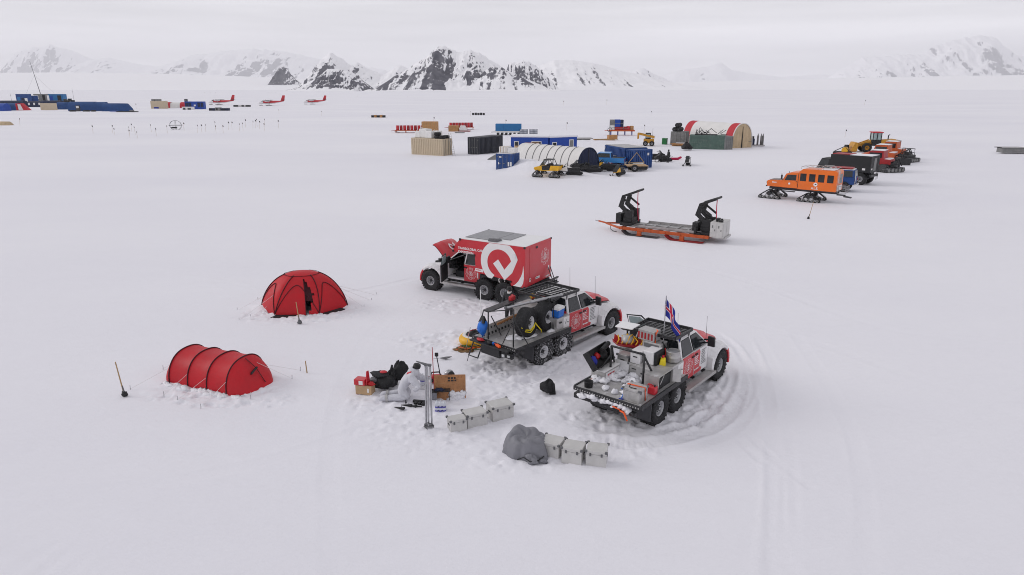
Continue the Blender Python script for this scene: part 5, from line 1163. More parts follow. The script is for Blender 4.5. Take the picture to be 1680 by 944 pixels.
def standing(name, label, loc, rz, mats, arms=((.26, .02, 1.02, .30, .16, .82), (-.26, .02, 1.02, -.30, .16, .82)), lean=0.0, fingers=True):
    """mats: clothes, trousers, skin, boots; faces -y"""
    t = thing('person', label, 'person', loc, rz)
    J = {'pelvis': (0, 0, .95, (.17, .12), 0), 'waist': (0, -lean * .3, 1.10, (.16, .12), 0), 'chest': (0, -lean * .7, 1.32, (.20, .14), 0), 'neck': (0, -lean, 1.50, .07, 0), 'jaw': (0, -lean - .02, 1.57, (.075, .085), 2), 'crown': (0, -lean - .01, 1.70, (.085, .10), 2)}
    B = [('pelvis', 'waist'), ('waist', 'chest'), ('chest', 'neck'), ('neck', 'jaw'), ('jaw', 'crown')]
    for s, n, a in ((1, 'l', arms[0]), (-1, 'r', arms[1])):
        J[n + 'sh'] = (s * .19, -lean * .85, 1.42, .085, 0); J[n + 'el'] = (a[0], a[1] - lean * .6, a[2] + .08, .065, 0); J[n + 'wr'] = (a[3], -a[4] - lean * .4, a[5] + .03, .05, 0); J[n + 'pa'] = (a[3], -a[4] - lean * .4 - .06, a[5] - .04, (.045, .03), 3)
        B += [('chest', n + 'sh'), (n + 'sh', n + 'el'), (n + 'el', n + 'wr'), (n + 'wr', n + 'pa')]
        w = Vector(J[n + 'pa'][:3])
        for k in range(5):
            f = w + Vector((s * (.028 * (k - 1.5)) if k < 4 else -s * .06, -.035 if k < 4 else -.03, -.055 if k < 4 else -.01)); J[f'{n}f{k}'] = (*f, .011, 3); B.append((n + 'pa', f'{n}f{k}'))
        J[n + 'hip'] = (s * .10, .0, .88, .12, 1); J[n + 'kn'] = (s * .12, -.03, .50, .085, 1); J[n + 'an'] = (s * .13, .02, .10, .065, 3); J[n + 'to'] = (s * .15, -.16, .05, (.055, .045), 3)
        B += [('pelvis', n + 'hip'), (n + 'hip', n + 'kn'), (n + 'kn', n + 'an'), (n + 'an', n + 'to')]
    body_obj(t, skinned(J, B), mats)
    hd = Vector((0, -lean - .015, 1.64))
    f = MB(); f.blob(hd + Vector((0, -.098, -.01)), (.016, .02, .022), 1, .0, 8, 6, 0, flat=False); f.build('nose', mats[2], t)
    for s in (-1, 1):
        MB().blob(hd + Vector((s * .034, -.088, .02)), (.012, .008, .008), 1, 0, 8, 6, flat=False).build('eye', M['black'], t); MB().blob(hd + Vector((s * .085, .01, .0)), (.014, .022, .032), 1, 0, 8, 6, flat=False).build('ear', mats[2], t)
    MB().box(-.025, .025, -.095 + hd.y, -.085 + hd.y, 1.575, 1.585).build('mouth', M['lamp_red'], t, .003)
    return t, hd
c = at(836, 470, 1.76)
P1, hd = standing('person', 'person in a charcoal jacket and dark cap beside the red truck box', Vector((c.x, c.y, gz(c.x, c.y))), R(-25), [M['jacket'], M['black'], M['skin'], M['black']], arms=((.30, -.02, 1.12, .16, .24, 1.16), (-.30, .0, 1.05, -.24, .22, .98)))
p = MB(); p.lathe([(.001, .13), (.06, .125), (.10, .09), (.112, .03), (.112, .0), (.105, .0)], 16, X=Matrix.Translation(hd)); p.hexa([tuple(hd + Vector(q)) for q in ((-.08, -.20, .02), (.08, -.20, .02), (.09, -.09, .03), (-.09, -.09, .03), (-.08, -.20, .03), (.08, -.20, .03), (.09, -.09, .045), (-.09, -.09, .045))]); p.build('cap', M['black'], P1)
MB().hexa([tuple(hd + Vector(q)) for q in ((-.07, -.12, -.16), (.07, -.12, -.16), (.09, .05, -.18), (-.09, .05, -.18), (-.06, -.10, -.08), (.06, -.10, -.08), (.08, .06, -.08), (-.08, .06, -.08))]).build('collar', M['label'], P1, .02)

K = thing('person', 'person kneeling on the snow in a pale grey suit, white boots and black cap', 'person', on(648, 655, .03), R(4))
J = {'hips': (.20, 0, .46, (.22, .19), 0), 'belly': (.36, 0, .58, (.22, .21), 0), 'chest': (.54, .02, .76, (.23, .22), 0), 'neck': (.66, .04, .96, .10, 0), 'face': (.71, .04, 1.03, .085, 2), 'crown': (.74, .05, 1.13, .095, 2)}
B = [('hips', 'belly'), ('belly', 'chest'), ('chest', 'neck'), ('neck', 'face'), ('face', 'crown')]
for s, n in ((-1, 'a'), (1, 'b')):
    J[n + 'hip'] = (.22, s * .14, .36, .17, 0); J[n + 'kn'] = (.46, s * .19, .14, .14, 0); J[n + 'sh'] = (.02, s * .17, .15, .125, 0); J[n + 'an'] = (-.26, s * .16, .13, .10, 1); J[n + 'he'] = (-.40, s * .16, .15, .10, 1); J[n + 'to'] = (-.50, s * .17, .05, (.075, .06), 1)
    B += [('hips', n + 'hip'), (n + 'hip', n + 'kn'), (n + 'kn', n + 'sh'), (n + 'sh', n + 'an'), (n + 'an', n + 'he'), (n + 'he', n + 'to')]
    J[n + 'so'] = (.58, s * .24, .84, .14, 0); J[n + 'el'] = (.80 if s < 0 else .86, s * .34, .58, .12, 0); J[n + 'wr'] = ((.74, -.50, .52) if s < 0 else (1.00, .22, .62)) + (.08, 0)
    J[n + 'pa'] = ((.69, -.55, .56) if s < 0 else (1.08, .17, .64)) + (.055, 3)
    B += [('chest', n + 'so'), (n + 'so', n + 'el'), (n + 'el', n + 'wr'), (n + 'wr', n + 'pa')]
    w = Vector(J[n + 'pa'][:3]); dr = Vector((-.05, -.03, .035)) if s < 0 else Vector((.07, -.02, .0))
    for k in range(5):
        f = w + dr * (1.1 - .12 * abs(k - 1.5)) + Vector((.0, .0, .024 * (k - 1.5))) if k < 4 else w + Vector((.02, -.04, .05)); J[f'{n}f{k}'] = (*f, .014, 3); B.append((n + 'pa', f'{n}f{k}'))
body_obj(K, skinned(J, B), [M['suit'], M['suitw'], M['skin'], M['black']])
MB().lathe([(.001, .12), (.07, .115), (.115, .085), (.125, .03), (.12, -.02), (.10, -.03)], 18, X=T(.745, .05, 1.10, 0, R(6), R(12))).build('cap', M['black'], K)
MB().lathe([(.10, .10), (.15, .06), (.19, -.02), (.20, -.10), (.17, -.14)], 18, X=T(.66, .04, .98, 0, R(5), R(22))).build('hood', M['suit'], K)
p = MB(); p.cyl((-.28, -.16, .13), (-.20, -.16, .14), .125, .13, 14); p.cyl((-.28, .16, .13), (-.20, .16, .14), .125, .13, 14); p.build('boot_cuff', M['alu_snow'], K)
MB().hexa([(.42, -.10, .90), (.56, -.16, .98), (.58, -.12, 1.0), (.44, -.06, .93), (.42, -.10, .93), (.56, -.16, 1.01), (.58, -.12, 1.03), (.44, -.06, .96)]).build('shoulder_patch', M['red'], K)
o = thing('water_jug', 'clear water jug with a violet band by the kneeling figure', 'jug', on(694, 637, .0), 0); MB().lathe([(.001, 0), (.09, 0), (.10, .03), (.10, .24), (.06, .32), (.03, .36), (.03, .40), (.001, .40)], 16, X=T(0, 0, .14)).build('jug_body', M['clear'], o); MB().lathe([(.102, .24), (.103, .245), (.103, .33), (.102, .335)], 16, X=T(0, 0, .04)).build('jug_label', M['purple'], o); MB().box(-.12, .12, -.10, .10, 0, .135).build('stand', M['suitw'], o, .02)
o = thing('wood_block', 'short wooden block beside the water jug', 'block', on(699, 621, .0), R(8)); MB().box(-.10, .06, -.05, .05, 0, .10).build('block_body', M['ply'], o, .01); MB().box(.062, .10, -.04, .04, .02, .08).build('block_end', M['maroon'], o, .01)

# ------------------------------------------------------------------ tents
a = at(278.7, 631); b = at(372, 650); ax = (b - a); LEN = ax.length; h = math.atan2(ax.y, ax.x)
TN = thing('tunnel_tent', 'red tunnel tent with four dark hoops banked with snow', 'tent', Vector((a.x, a.y, gz((a.x + b.x) / 2, (a.y + b.y) / 2) - .05)), h)
HW, HH = .92, 1.05
def hoop(t, k=1.0): return (HW - HW * k * math.copysign(abs(math.cos(t)) ** .85, math.cos(t)), HH * k * math.sin(t) ** .8 if 0 < t < math.pi else 0)
def tun(u, v):
    x = u * LEN; seg_ = (u * 3) % 1.0 if u < 1 else 0
    sag = 1 - .032 * math.sin(math.pi * seg_) * (0.35 + .65 * math.sin(math.pi * v))
    rise = 1 - .04 * math.cos(2 * math.pi * u)
    y, z = hoop(math.pi * v, sag); return (x, y + 0, z * (rise if False else 1))
MB().grid(tun, 43, 25).build('flysheet', M['tent'], TN)
def endwall(x0, dx, tip):
    g = MB()
    def fn(u, v):
        y, z = hoop(math.pi * v); q = u
        yy = HW + (y - HW) * (1 - .25 * q * q); zz = z * (1 - q) ** .85
        return (x0 + dx * (q ** .8) * (1 - .35 * abs(2 * v - 1) ** 2) * (1 + .05 * math.sin(8 * v + 3 * q)), yy, zz)
    g.grid(fn if dx > 0 else (lambda u, v: fn(u, 1 - v)), 14, 25); return g
endwall(LEN, .72, 0).build('end_wall', M['tent'], TN); endwall(0, -.5, 0).build('end_wall', M['tent'], TN)
for k in range(4):
    pts = [(LEN * k / 3, *[q * 1.0 for q in hoop(math.pi * v / 24)]) for v in range(25)]
    pts = [(x, HW + (y - HW) * 1.012, z * 1.012) for x, y, z in pts]
    MB().tube(pts, .022, 6).build('hoop', M['tent_dark'], TN)
MB().hexa([(LEN + .40, .74, .60), (LEN + .43, .70, .54), (LEN + .42, 1.02, .66), (LEN + .39, 1.02, .71), (LEN + .46, .74, .63), (LEN + .49, .70, .57), (LEN + .48, 1.02, .69), (LEN + .45, 1.02, .74)]).build('vent', M['black'], TN)
MB().tube([(LEN + .10, .9, 1.02), (LEN + .42, 1.0, .68), (LEN + .70, 1.06, .18)], .012, 5).build('zip', M['tent_dark'], TN)
def guys(t, lines):
    for p0, p1 in lines:
        MB().tube([p0, p1], .006, 4).build('guy_line', M['label'], t); MB().cyl((p1[0], p1[1], -.05), (p1[0] + .02, p1[1], .17), .010, seg=5).build('tent_stake', M['steel'], t)
guys(TN, [((0, .1, .6), (-.9, -.8, .03)), ((0, 1.3, .8), (-1.3, .9, .03)), ((LEN * .33, .02, .5), (.55, -.75, .03)), ((LEN * .66, .02, .5), (1.25, -.85, .03)), ((LEN, .05, .5), (LEN - .1, -1.0, .03)), ((LEN + .2, 1.2, .8), (LEN + 1.1, 1.9, .03)), ((LEN + .45, .6, .1), (LEN + .9, .1, .03)), ((LEN, 1.5, .6), (LEN + .9, 2.6, .03))])
p = MB(); rs = random.Random(31)
for k in range(30):
    x = rs.uniform(-.25, LEN + .35); e = x > LEN
    p.blob((x if not e else LEN + .45 + rs.uniform(-.1, .1), rs.uniform(-.16, .02) if not e else rs.uniform(0, 1.5), 0), (rs.uniform(.12, .28), rs.uniform(.10, .16), rs.uniform(.06, .14)), k, .3, 9, 6)
p.build('banked_snow', M['snow'], TN)

c = at(500, 503); DT = thing('dome_tent', 'red geodesic dome tent with a dark gap at its door', 'tent', Vector((c.x, c.y, gz(c.x, c.y) - .05)), R(9))
DX, DY, DH = 1.95, 1.38, 1.78
def dome(th, ph):
    k = 1 - .085 * abs(math.sin(3 * th + .3)) * math.cos(ph) ** .5; cp = math.cos(ph)
    cp = cp if ph < 1.5 else cp
    rad = (1 - (ph / (math.pi / 2)) ** 1.5) ** .84 if ph < math.pi / 2 else 0
    return Vector((DX * rad * k * math.cos(th), DY * rad * k * math.sin(th), DH * math.sin(ph) ** .92))
g = MB(); nu_, nv_ = 96, 26
door = set()
vs = [dome(2 * math.pi * i / nu_, math.pi / 2 * j / (nv_ - 1)) for i in range(nu_) for j in range(nv_)]
fs, ms = [], []
for i in range(nu_):
    for j in range(nv_ - 1):
        th = (360 * (i + .5) / nu_)
        gap = 278 < th < 278 + 14 * (1 - abs(j - 8) / 9.5) and j < 17
        f = (i * nv_ + j, ((i + 1) % nu_) * nv_ + j, ((i + 1) % nu_) * nv_ + j + 1, i * nv_ + j + 1)
        if not gap: fs.append(f)
g.add(vs, fs, 0, True); ob = g.build('flysheet', M['tent'], DT)
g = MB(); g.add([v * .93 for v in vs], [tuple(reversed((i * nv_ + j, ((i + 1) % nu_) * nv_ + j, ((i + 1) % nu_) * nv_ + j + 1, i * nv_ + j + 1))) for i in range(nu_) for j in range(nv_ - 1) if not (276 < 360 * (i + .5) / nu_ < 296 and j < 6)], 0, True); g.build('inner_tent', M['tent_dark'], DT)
def arc(a0, p0, a1, p1, n=22, off=1.012, bow=0):
    A, B_ = dome(R(a0), R(p0)), dome(R(a1), R(p1)); out_ = []
    for k in range(n + 1):
        q = k / n
        an = R(a0 + (a1 - a0) * q); pn = R(p0 + (p1 - p0) * q + bow * math.sin(math.pi * q)); out_.append(dome(an, pn) * off)
    return out_
corners = [-6, 54, 114, 174, 234, 294]
for i in range(6):
    MB().tube(arc(corners[i], 1, corners[i] + 12, 70), .020, 6).build('tent_pole', M['tent_dark'], DT)
    MB().tube(arc(corners[i], 3, corners[i] + 60, 3, bow=44), .016, 6).build('tent_pole', M['tent_dark'], DT)
MB().tube(arc(corners[0] + 12, 68, corners[0] + 372, 68, n=48), .012, 5).build('roof_seam', M['tent_dark'], DT)
MB().tube(arc(277, 2, 279, 56), .016, 5).build('door_zip', M['tent_dark'], DT)
p = MB()
for a0, a1, d_ in ((236, 264, .34), (300, 336, .22)):
    n = 8
    for k in range(n):
        A = dome(R(a0 + (a1 - a0) * k / n), .02); B_ = dome(R(a0 + (a1 - a0) * (k + 1) / n), .02); oa = A * (1 + d_ / 1.6); ob_ = B_ * (1 + d_ / 1.6)
        p.hexa([(A.x, A.y, .02), (oa.x, oa.y, .0), (ob_.x, ob_.y, .0), (B_.x, B_.y, .02), (A.x, A.y, .11), (oa.x, oa.y, .06 + .02 * (k % 2)), (ob_.x, ob_.y, .06), (B_.x, B_.y, .11)])
p.build('snow_skirt', M['black'], DT)
guys(DT, [((-1.2, -.7, .9), (-2.6, -1.5, .03)), ((-1.5, .1, .8), (-3.0, .0, .03)), ((1.3, .5, .9), (3.0, .6, .03)), ((1.5, .2, .8), (2.7, -.4, .03)), ((.7, .9, 1.0), (3.2, 1.5, .03)), ((-1.0, .9, .9), (-2.4, 1.6, .03)), ((-1.4, -.4, .4), (-2.2, -1.1, .03))])
p = MB(); rs = random.Random(37)
for k in range(26):
    th = rs.uniform(140, 236) if k < 16 else rs.uniform(262, 300)
    v = dome(R(th), .02); p.blob((v.x * 1.05, v.y * 1.06, 0), (rs.uniform(.1, .24), rs.uniform(.1, .2), rs.uniform(.06, .14)), k, .3, 9, 6)
p.build('banked_snow', M['snow'], DT)
def bamboo(px, label, ht, base='black', lean=(.02, 0)):
    o = thing('marker_pole', label, 'pole', on(*px), 0); MB().cyl((0, 0, -.1), (lean[0] * ht, lean[1] * ht, ht), .022, .018, 6).build('pole_tube', M['wood'], o)
    if base: MB().blob((0, 0, .06), (.10, .08, .12), 3, .3, 10, 7).build('pole_weight', M[base], o); MB().cyl((lean[0] * .1, 0, .15), (lean[0] * .35, 0, .38), .03, .022, 6).build('pole_sleeve', M['grey'], o)
bamboo((205, 650), 'bamboo pole with a black foot, standing far out beside the tunnel tent', 1.22, lean=(-.10, 0))
bamboo((492, 532), 'bamboo pole with a black foot in front of the dome tent', .98, 'grey', lean=(-.08, 0))
bamboo((504, 612), 'short thin stake between the tunnel tent and the gear bags', .46, None, lean=(-.06, 0))
# ------------------------------------------------------------------ builders for the middle camp
def gl(x, y, sink=0.0): return Vector((x, y, gz(x, y) - sink))
def container(name, label, corner, rz, L, Wd, Hh, body, group=None, doors='x0', snow_roof=True, z=0.02):
    """corrugated steel box: corner at the origin, length along +x, width along +y; doors on the x0 or y0 or x1 end"""
    t = thing(name, label, 'container', Vector((corner[0], corner[1], gz(*corner) - z)), rz, group)
    w = MB(); d = .05
    def corr(n, f):
        for k in range(n):
            a, b = k / n, (k + 1) / n; q = (b - a)
            f(a, a + q * .5, 0); f(a + q * .5, b, d)
    w.box(d + .01, L - d - .01, d + .01, Wd - d - .01, .06, Hh - .06)
    corr(int(L / .34), lambda a, b, o: (w.box(a * (L - .2) + .1, b * (L - .2) + .1, o, .1, .10, Hh - .12), w.box(a * (L - .2) + .1, b * (L - .2) + .1, Wd - .1, Wd - o, .10, Hh - .12)))
    if doors != 'x0': corr(int(Wd / .34), lambda a, b, o: w.box(o, .1, a * (Wd - .2) + .1, b * (Wd - .2) + .1, .10, Hh - .12))
    if doors != 'x1': corr(int(Wd / .34), lambda a, b, o: w.box(L - .1, L - o, a * (Wd - .2) + .1, b * (Wd - .2) + .1, .10, Hh - .12))
    w.build('wall', M[body], t)
    f = MB()
    for x in (0, L):
        for y in (0, Wd): f.box(min(x, x + .11 * (1 if x == 0 else -1)) - .006, max(x, x + .11 * (1 if x == 0 else -1)) + .006, min(y, y + .11 * (1 if y == 0 else -1)) - .006, max(y, y + .11 * (1 if y == 0 else -1)) + .006, 0, Hh)
    for z0, z1 in ((.02, .12), (Hh - .12, Hh - .004)):
        f.box(.12, L - .12, -.004, .06, z0, z1); f.box(.12, L - .12, Wd - .06, Wd + .004, z0, z1); f.box(-.004, .06, .12, Wd - .12, z0, z1); f.box(L - .06, L + .004, .12, Wd - .12, z0, z1)
    f.build('frame', M[body], t)
    r = MB(); r.box(.03, L - .03, .03, Wd - .03, Hh - .003, Hh + .03); r.build('roof', M['snow'] if snow_roof else M[body], t)
    if doors:
        for h_ in (0, 1):
            g = MB()
            lo, hi = .14 + h_ * (Wd / 2 - .13), .14 + h_ * (Wd / 2 - .13) + Wd / 2 - .16
            bars = ((lo + .22 * (hi - lo)), (lo + .72 * (hi - lo)))
            def P(a0, a1, b0, b1, z0, z1, mi=0):
                if doors == 'x0': g.box(-b1, -b0, a0, a1, z0, z1, mi)
                elif doors == 'x1': g.box(L + b0, L + b1, a0, a1, z0, z1, mi)
                else: g.box(a0, a1, -b1, -b0, z0, z1, mi)
            P(lo, hi, -.02, .012, .14, Hh - .14)
            for b_ in bars: P(b_ - .02, b_ + .02, .012, .05, .10, Hh - .10, 1); P(b_, b_ + .24, .05, .07, 1.02, 1.07, 1)
            for z_ in (.35, Hh - .4): P(lo + .02, lo + .12, .012, .03, z_, z_ + .06, 1)
            g.build('door', [M[body], M['greyc']], t)
    return t
def W2(t, x, y, z=0):
    """world point of a thing's local point"""
    m = Matrix.Translation(t.location) @ Euler(t.rotation_euler).to_matrix().to_4x4(); return m @ Vector((x, y, z))
def crate_on(t, name, label, cat, x, y, z, sx, sy, sz, m, rz=0, group=None, slats=0):
    o = local_thing(t, name, label, cat, x, y, z, rz=rz, group=group); MB().box(-sx / 2, sx / 2, -sy / 2, sy / 2, 0, sz).build(name + '_side' if False else 'side_panel', M[m], o, .015)
    if slats:
        p = MB()
        for k in range(slats): u = -sx / 2 + sx * (k + .5) / slats; p.box(u - .03, u + .03, -sy / 2 - .02, sy / 2 + .02, -.001, sz + .012)
        p.build('slat', M['wood'], o)
    return o
def track_unit(parent, x, y, L=1.9, Hh=.82, w=.42, n=5):
    """triangular rubber track: belt > road_wheel, drive_wheel"""
    pts = [(-L / 2, .14), (-L / 2 + .03, .04), (-L / 2 + .12, 0), (L / 2 - .12, 0), (L / 2 - .03, .05), (L / 2, .16), (L / 2 - .06, .27), (.18, Hh - .05), (.05, Hh), (-.12, Hh - .02), (-L / 2 + .08, .25)]
    b = MB(); inner = [(px * .93, .045 + (pz - .0) * .90) for px, pz in pts]; k = len(pts)
    vs = [(px, s * w / 2, pz) for s in (-1, 1) for px, pz in pts] + [(px, s * w / 2, pz) for s in (-1, 1) for px, pz in inner]
    fs = []
    for i in range(k):
        j = (i + 1) % k; fs += [(i, j, k + j, k + i), (2 * k + j, 2 * k + i, 3 * k + i, 3 * k + j), (i, 2 * k + i, 2 * k + j, j), (k + j, 3 * k + j, 3 * k + i, k + i)]
    b.add(vs, fs)
    per = 0
    for i in range(k):
        a, c = Vector((pts[i][0], pts[i][1])), Vector((pts[(i + 1) % k][0], pts[(i + 1) % k][1])); l = (c - a).length; m = max(1, int(l / .13))
        for q in range(m):
            p = a + (c - a) * ((q + .5) / m); nrm = Vector(((c - a).y, -(c - a).x)).normalized(); p2 = p + nrm * .02
            b.box(p2.x - .028, p2.x + .028, -w / 2 + .01, w / 2 - .01, p2.y - .028, p2.y + .028)
    belt = b.build('track', M['tyre'], parent, loc=(x, y, 0))
    for q in range(n):
        xx = -L / 2 + .15 + (L - .30) * q / (n - 1)
        for s in (-1, 1): MB().cyl((xx, s * w * .30, .165), (xx, s * (w / 2 + .02), .165), .125, .115, 14).cyl((xx, s * (w / 2 + .02), .165), (xx, s * (w / 2 + .03), .165), .05, seg=8, mi=1).build('road_wheel', [M['greyc'], M['black']], belt)
    MB().cyl((0, -w / 2 - .01, Hh * .62), (0, w / 2 + .01, Hh * .62), .19, seg=16).build('drive_wheel', M['blackm'], belt)
    f = MB(); f.hexa([(-L * .36, -w * .2, .14), (L * .36, -w * .2, .14), (L * .36, w * .2, .14), (-L * .36, w * .2, .14), (-.12, -w * .2, Hh * .55), (.12, -w * .2, Hh * .55), (.12, w * .2, Hh * .55), (-.12, w * .2, Hh * .55)]); f.build('track_frame', M['rim_snow'], belt)
    return belt

# ---- long sled trailer with two loading cranes
SA = R(-32); S0 = Vector((7.9, 46.6, gz(9, 46)))
SL = thing('loader_sled', 'long orange framed cargo sled with two black folding cranes and a grey cabinet', 'sled', S0, SA)
p = MB()
p.box(-.5, 5.75, -.04, .10, .30, .50); p.box(-.5, 5.75, 2.08, 2.22, .30, .50)
for x in (-.5, .9, 2.2, 3.5, 4.8, 5.65): p.box(x, x + .10, .101, 2.079, .30, .46)
for k in range(12): p.box(-.3 + k * .52, -.26 + k * .52, -.07, -.04, .31, .49)
p.hexa([(-2.0, 1.0, .36), (-.5, -.03, .32), (-.5, .12, .32), (-2.0, 1.1, .36), (-2.0, 1.0, .46), (-.5, -.03, .46), (-.5, .12, .46), (-2.0, 1.1, .46)]); p.hexa([(-2.0, 1.08, .36), (-.5, 2.06, .32), (-.5, 2.2, .32), (-2.0, 1.18, .36), (-2.0, 1.08, .46), (-.5, 2.06, .46), (-.5, 2.2, .46), (-2.0, 1.18, .46)])
p.cyl((-1.95, 1.09, .42), (-2.6, 1.12, .50), .06, seg=8)
p.build('main_frame', M['orange_dark'], SL, .01)
MB().cyl((-2.6, 1.12, .50), (-2.85, 1.13, .52), .035, seg=8).build('tow_eye', M['steel'], SL)
MB().tube([(-1.5, .8, .36), (-1.4, .6, .1), (-1.1, .45, .02), (-.9, .5, .0)], .025, 6).build('tow_chain', M['blackm'], SL)
p = MB(); p.box(-.3, 5.6, .25, .95, .505, .56); p.box(-.3, 5.6, 1.25, 1.95, .505, .56); p.box(.9, 5.2, .20, .26, .56, .70); p.box(.9, 5.2, 1.94, 2.0, .56, .72)
for k in range(7): p.box(.1 + k * .8, .16 + k * .8, .26, 1.94, .562, .61)
p.build('deck', M['alu_snow'], SL)
for x in (.85, 3.85):
    for y in (.02, 2.12): MB().box(x, x + .28, y - .12, y + .08, .0, .298).box(x - .04, x + .32, y - .16, y + .12, .0, .05).build('runner_leg', M['orange_dark'], SL, .01)
for y, sg in ((-.05, 0), (2.15, 1)):
    for x0 in (-.2, 2.9):
        q = MB()
        q.grid(lambda u, v: (x0 + 2.6 * u, y - .32 + .64 * v, .02 + .30 * max(0, (.22 - u) / .22) ** 2 + .05 * max(0, (u - .9) / .1)), 22, 5); q.grid(lambda u, v: (x0 + 2.6 * u, y + .32 - .64 * v, -.01 + .30 * max(0, (.22 - u) / .22) ** 2), 22, 5)
        q.build('ski', M['maroon'] if x0 > 1 or sg else M['flap'], SL)
def crane(x, flip, zb=.55):
    k = Matrix.Translation((x, 1.1, zb))
    b = MB()
    b.box(-.45, .35, -.95, .95, 0, .22); b.box(-.30, .30, -.75, .75, .22, .50)
    for y in (-.55, .55):
        b.hexa([(-.42, y - .16, .05), (.36, y - .16, .05), (.36, y + .16, .05), (-.42, y + .16, .05), (-.16, y - .14, .98), (.34, y - .14, 1.05), (.34, y + .14, 1.05), (-.16, y + .14, .98)])
        b.box(-.80, -.42, y - .3, y + .3, .10, .80)
    base = b.build('crane_base', M['black'], SL, .02); base.location = k.translation
    a = MB()
    for y in (-.55, .55):
        a.hexa([(.10, y - .11, .55), (.34, y - .11, .62), (.34, y + .11, .62), (.10, y + .11, .55), (-.72, y - .11, 1.28), (-.46, y - .11, 1.40), (-.46, y + .11, 1.40), (-.72, y + .11, 1.28)])
        a.cyl((.20, y, .95), (-.55, y, 1.25), .07, seg=8)
    lo = a.build('lower_arm', M['black'], SL, .01); lo.location = k.translation
    u = MB()
    for y in (-.55, .55):
        u.hexa([(-.74, y - .10, 1.22), (-.42, y - .10, 1.30), (-.42, y + .10, 1.30), (-.74, y + .10, 1.22), (-.50, y - .10, 2.02), (-.26, y - .10, 1.92), (-.26, y + .10, 1.92), (-.50, y + .10, 2.02)])
        u.hexa([(-.50, y - .10, 1.86), (.62, y - .10, 2.34), (.62, y + .10, 2.34), (-.50, y + .10, 1.86), (-.50, y - .10, 2.04), (.60, y - .10, 2.48), (.60, y + .10, 2.48), (-.50, y + .10, 2.04)])
        u.cyl((-.36, y, 1.78), (.34, y, 1.30), .075, seg=8)
    u.box(.50, .62, -.55, .55, 2.36, 2.46)
    o = u.build('upper_arm', M['black'], SL, .01); o.location = k.translation
    X = frame((0, -.656, 0), (1, 0, .42), (0, 0, 1)); q = MB(); q.poly([(-.30, 2.02), (.06, 2.02), (.06, 2.10), (-.30, 2.10)], X); 
    s = MB()
    for y in (-.4,): s.tube([(.58, y, 2.38), (.58, y, 1.9), (.64, y, .9), (.72, y, .30)], .030, 6)
    o = s.build('lifting_strap', M['strap'], SL); o.location = k.translation
    s = MB(); s.cyl((.72, -.4, .32), (.74, -.4, .18), .09, seg=10); s.build('strap_hook', M['black'], SL).location = k.translation
crane(-.10, 1); crane(5.35, 1, .45)
p = MB(); p.box(4.75, 4.90, .02, .30, .50, 1.0); p.box(4.75, 5.2, .02, .16, .50, .60); p.build('side_stop', M['black'], SL)
p = MB(); p.box(5.78, 6.62, .10, 1.75, .42, 1.42); o = p.build('cabinet', M['case'], SL, .015)
for y0, y1 in ((.10, .85), (.9, 1.7)):
    MB().box(6.622, 6.635, y0 + .05, y1, .50, 1.34).build('cabinet_door', M['case'], o, .005)
for x0 in (5.82, 6.22):
    q = MB(); q.box(x0, x0 + .36, .085, .098, .50, 1.34); q.box(x0 + .08, x0 + .16, .078, .086, 1.05, 1.22, 1); q.box(x0 + .26, x0 + .30, .072, .086, .85, .97, 2); q.build('cabinet_door', [M['case'], M['greyc'], M['black']], o)
p = MB(); p.cyl((6.1, .5, 1.42), (6.1, .5, 1.62), .09, seg=10); p.box(6.25, 6.5, .3, .5, 1.42, 1.55); p.cyl((6.3, .9, 1.42), (6.3, .9, 1.56), .07, seg=8); p.box(5.9, 6.1, 1.0, 1.3, 1.42, 1.54); p.build('hydraulic_valves', M['black'], o)
MB().box(6.05, 6.70, .5, 1.9, .28, .42).build('cabinet_base', M['alu'], SL)
MB().box(5.735, 5.75, 1.0, 1.06, .80, .86).build('marker_lamp', M['hiviz'], SL)

# ---- orange tracked bus
BU = thing('tracked_bus', 'bright orange passenger vehicle on four rubber track units', 'tracked vehicle', Vector((25.5, 62.3, gz(25.5, 62.3) - .02)), R(141))
p = MB()
p.prism([(-4.0, 1.08), (-.80, 1.08), (-.80, 2.62), (-1.10, 2.88), (-3.85, 2.88), (-4.0, 2.76)], -.98, .98, 'y'); p.build('body', M['orange'], BU, .07)
p = MB(); p.prism([(-.80, 1.12), (.62, 1.12), (.62, 1.72), (.34, 2.36), (-.10, 2.50), (-.80, 2.54)], -.92, .92, 'y'); p.build('cab', M['orange'], BU, .06)
p = MB(); p.prism([(.62, 1.12), (2.0, 1.12), (2.02, 1.55), (1.92, 1.66), (.62, 1.74)], -.80, .80, 'y'); p.build('hood', M['orange'], BU, .06)
p = MB(); p.box(.75, 1.85, -.62, .62, 1.725, 1.74) if False else None
p = MB(); p.hexa([(.70, -.55, 1.738), (1.85, -.50, 1.668), (1.85, .50, 1.668), (.70, .55, 1.738), (.70, -.55, 1.76), (1.85, -.50, 1.69), (1.85, .50, 1.69), (.70, .55, 1.76)]); p.build('hood_panel', M['greyc'], BU)
p = MB(); p.box(2.02, 2.05, -.6, .6, 1.2, 1.55); p.box(1.98, 2.08, -.8, .8, 1.08, 1.18); p.build('grille', M['black'], BU)
for y in (-.66, .66): MB().cyl((2.0, y, 1.45), (2.08, y, 1.45), .10, seg=12).build('headlight', M['lens'], BU)
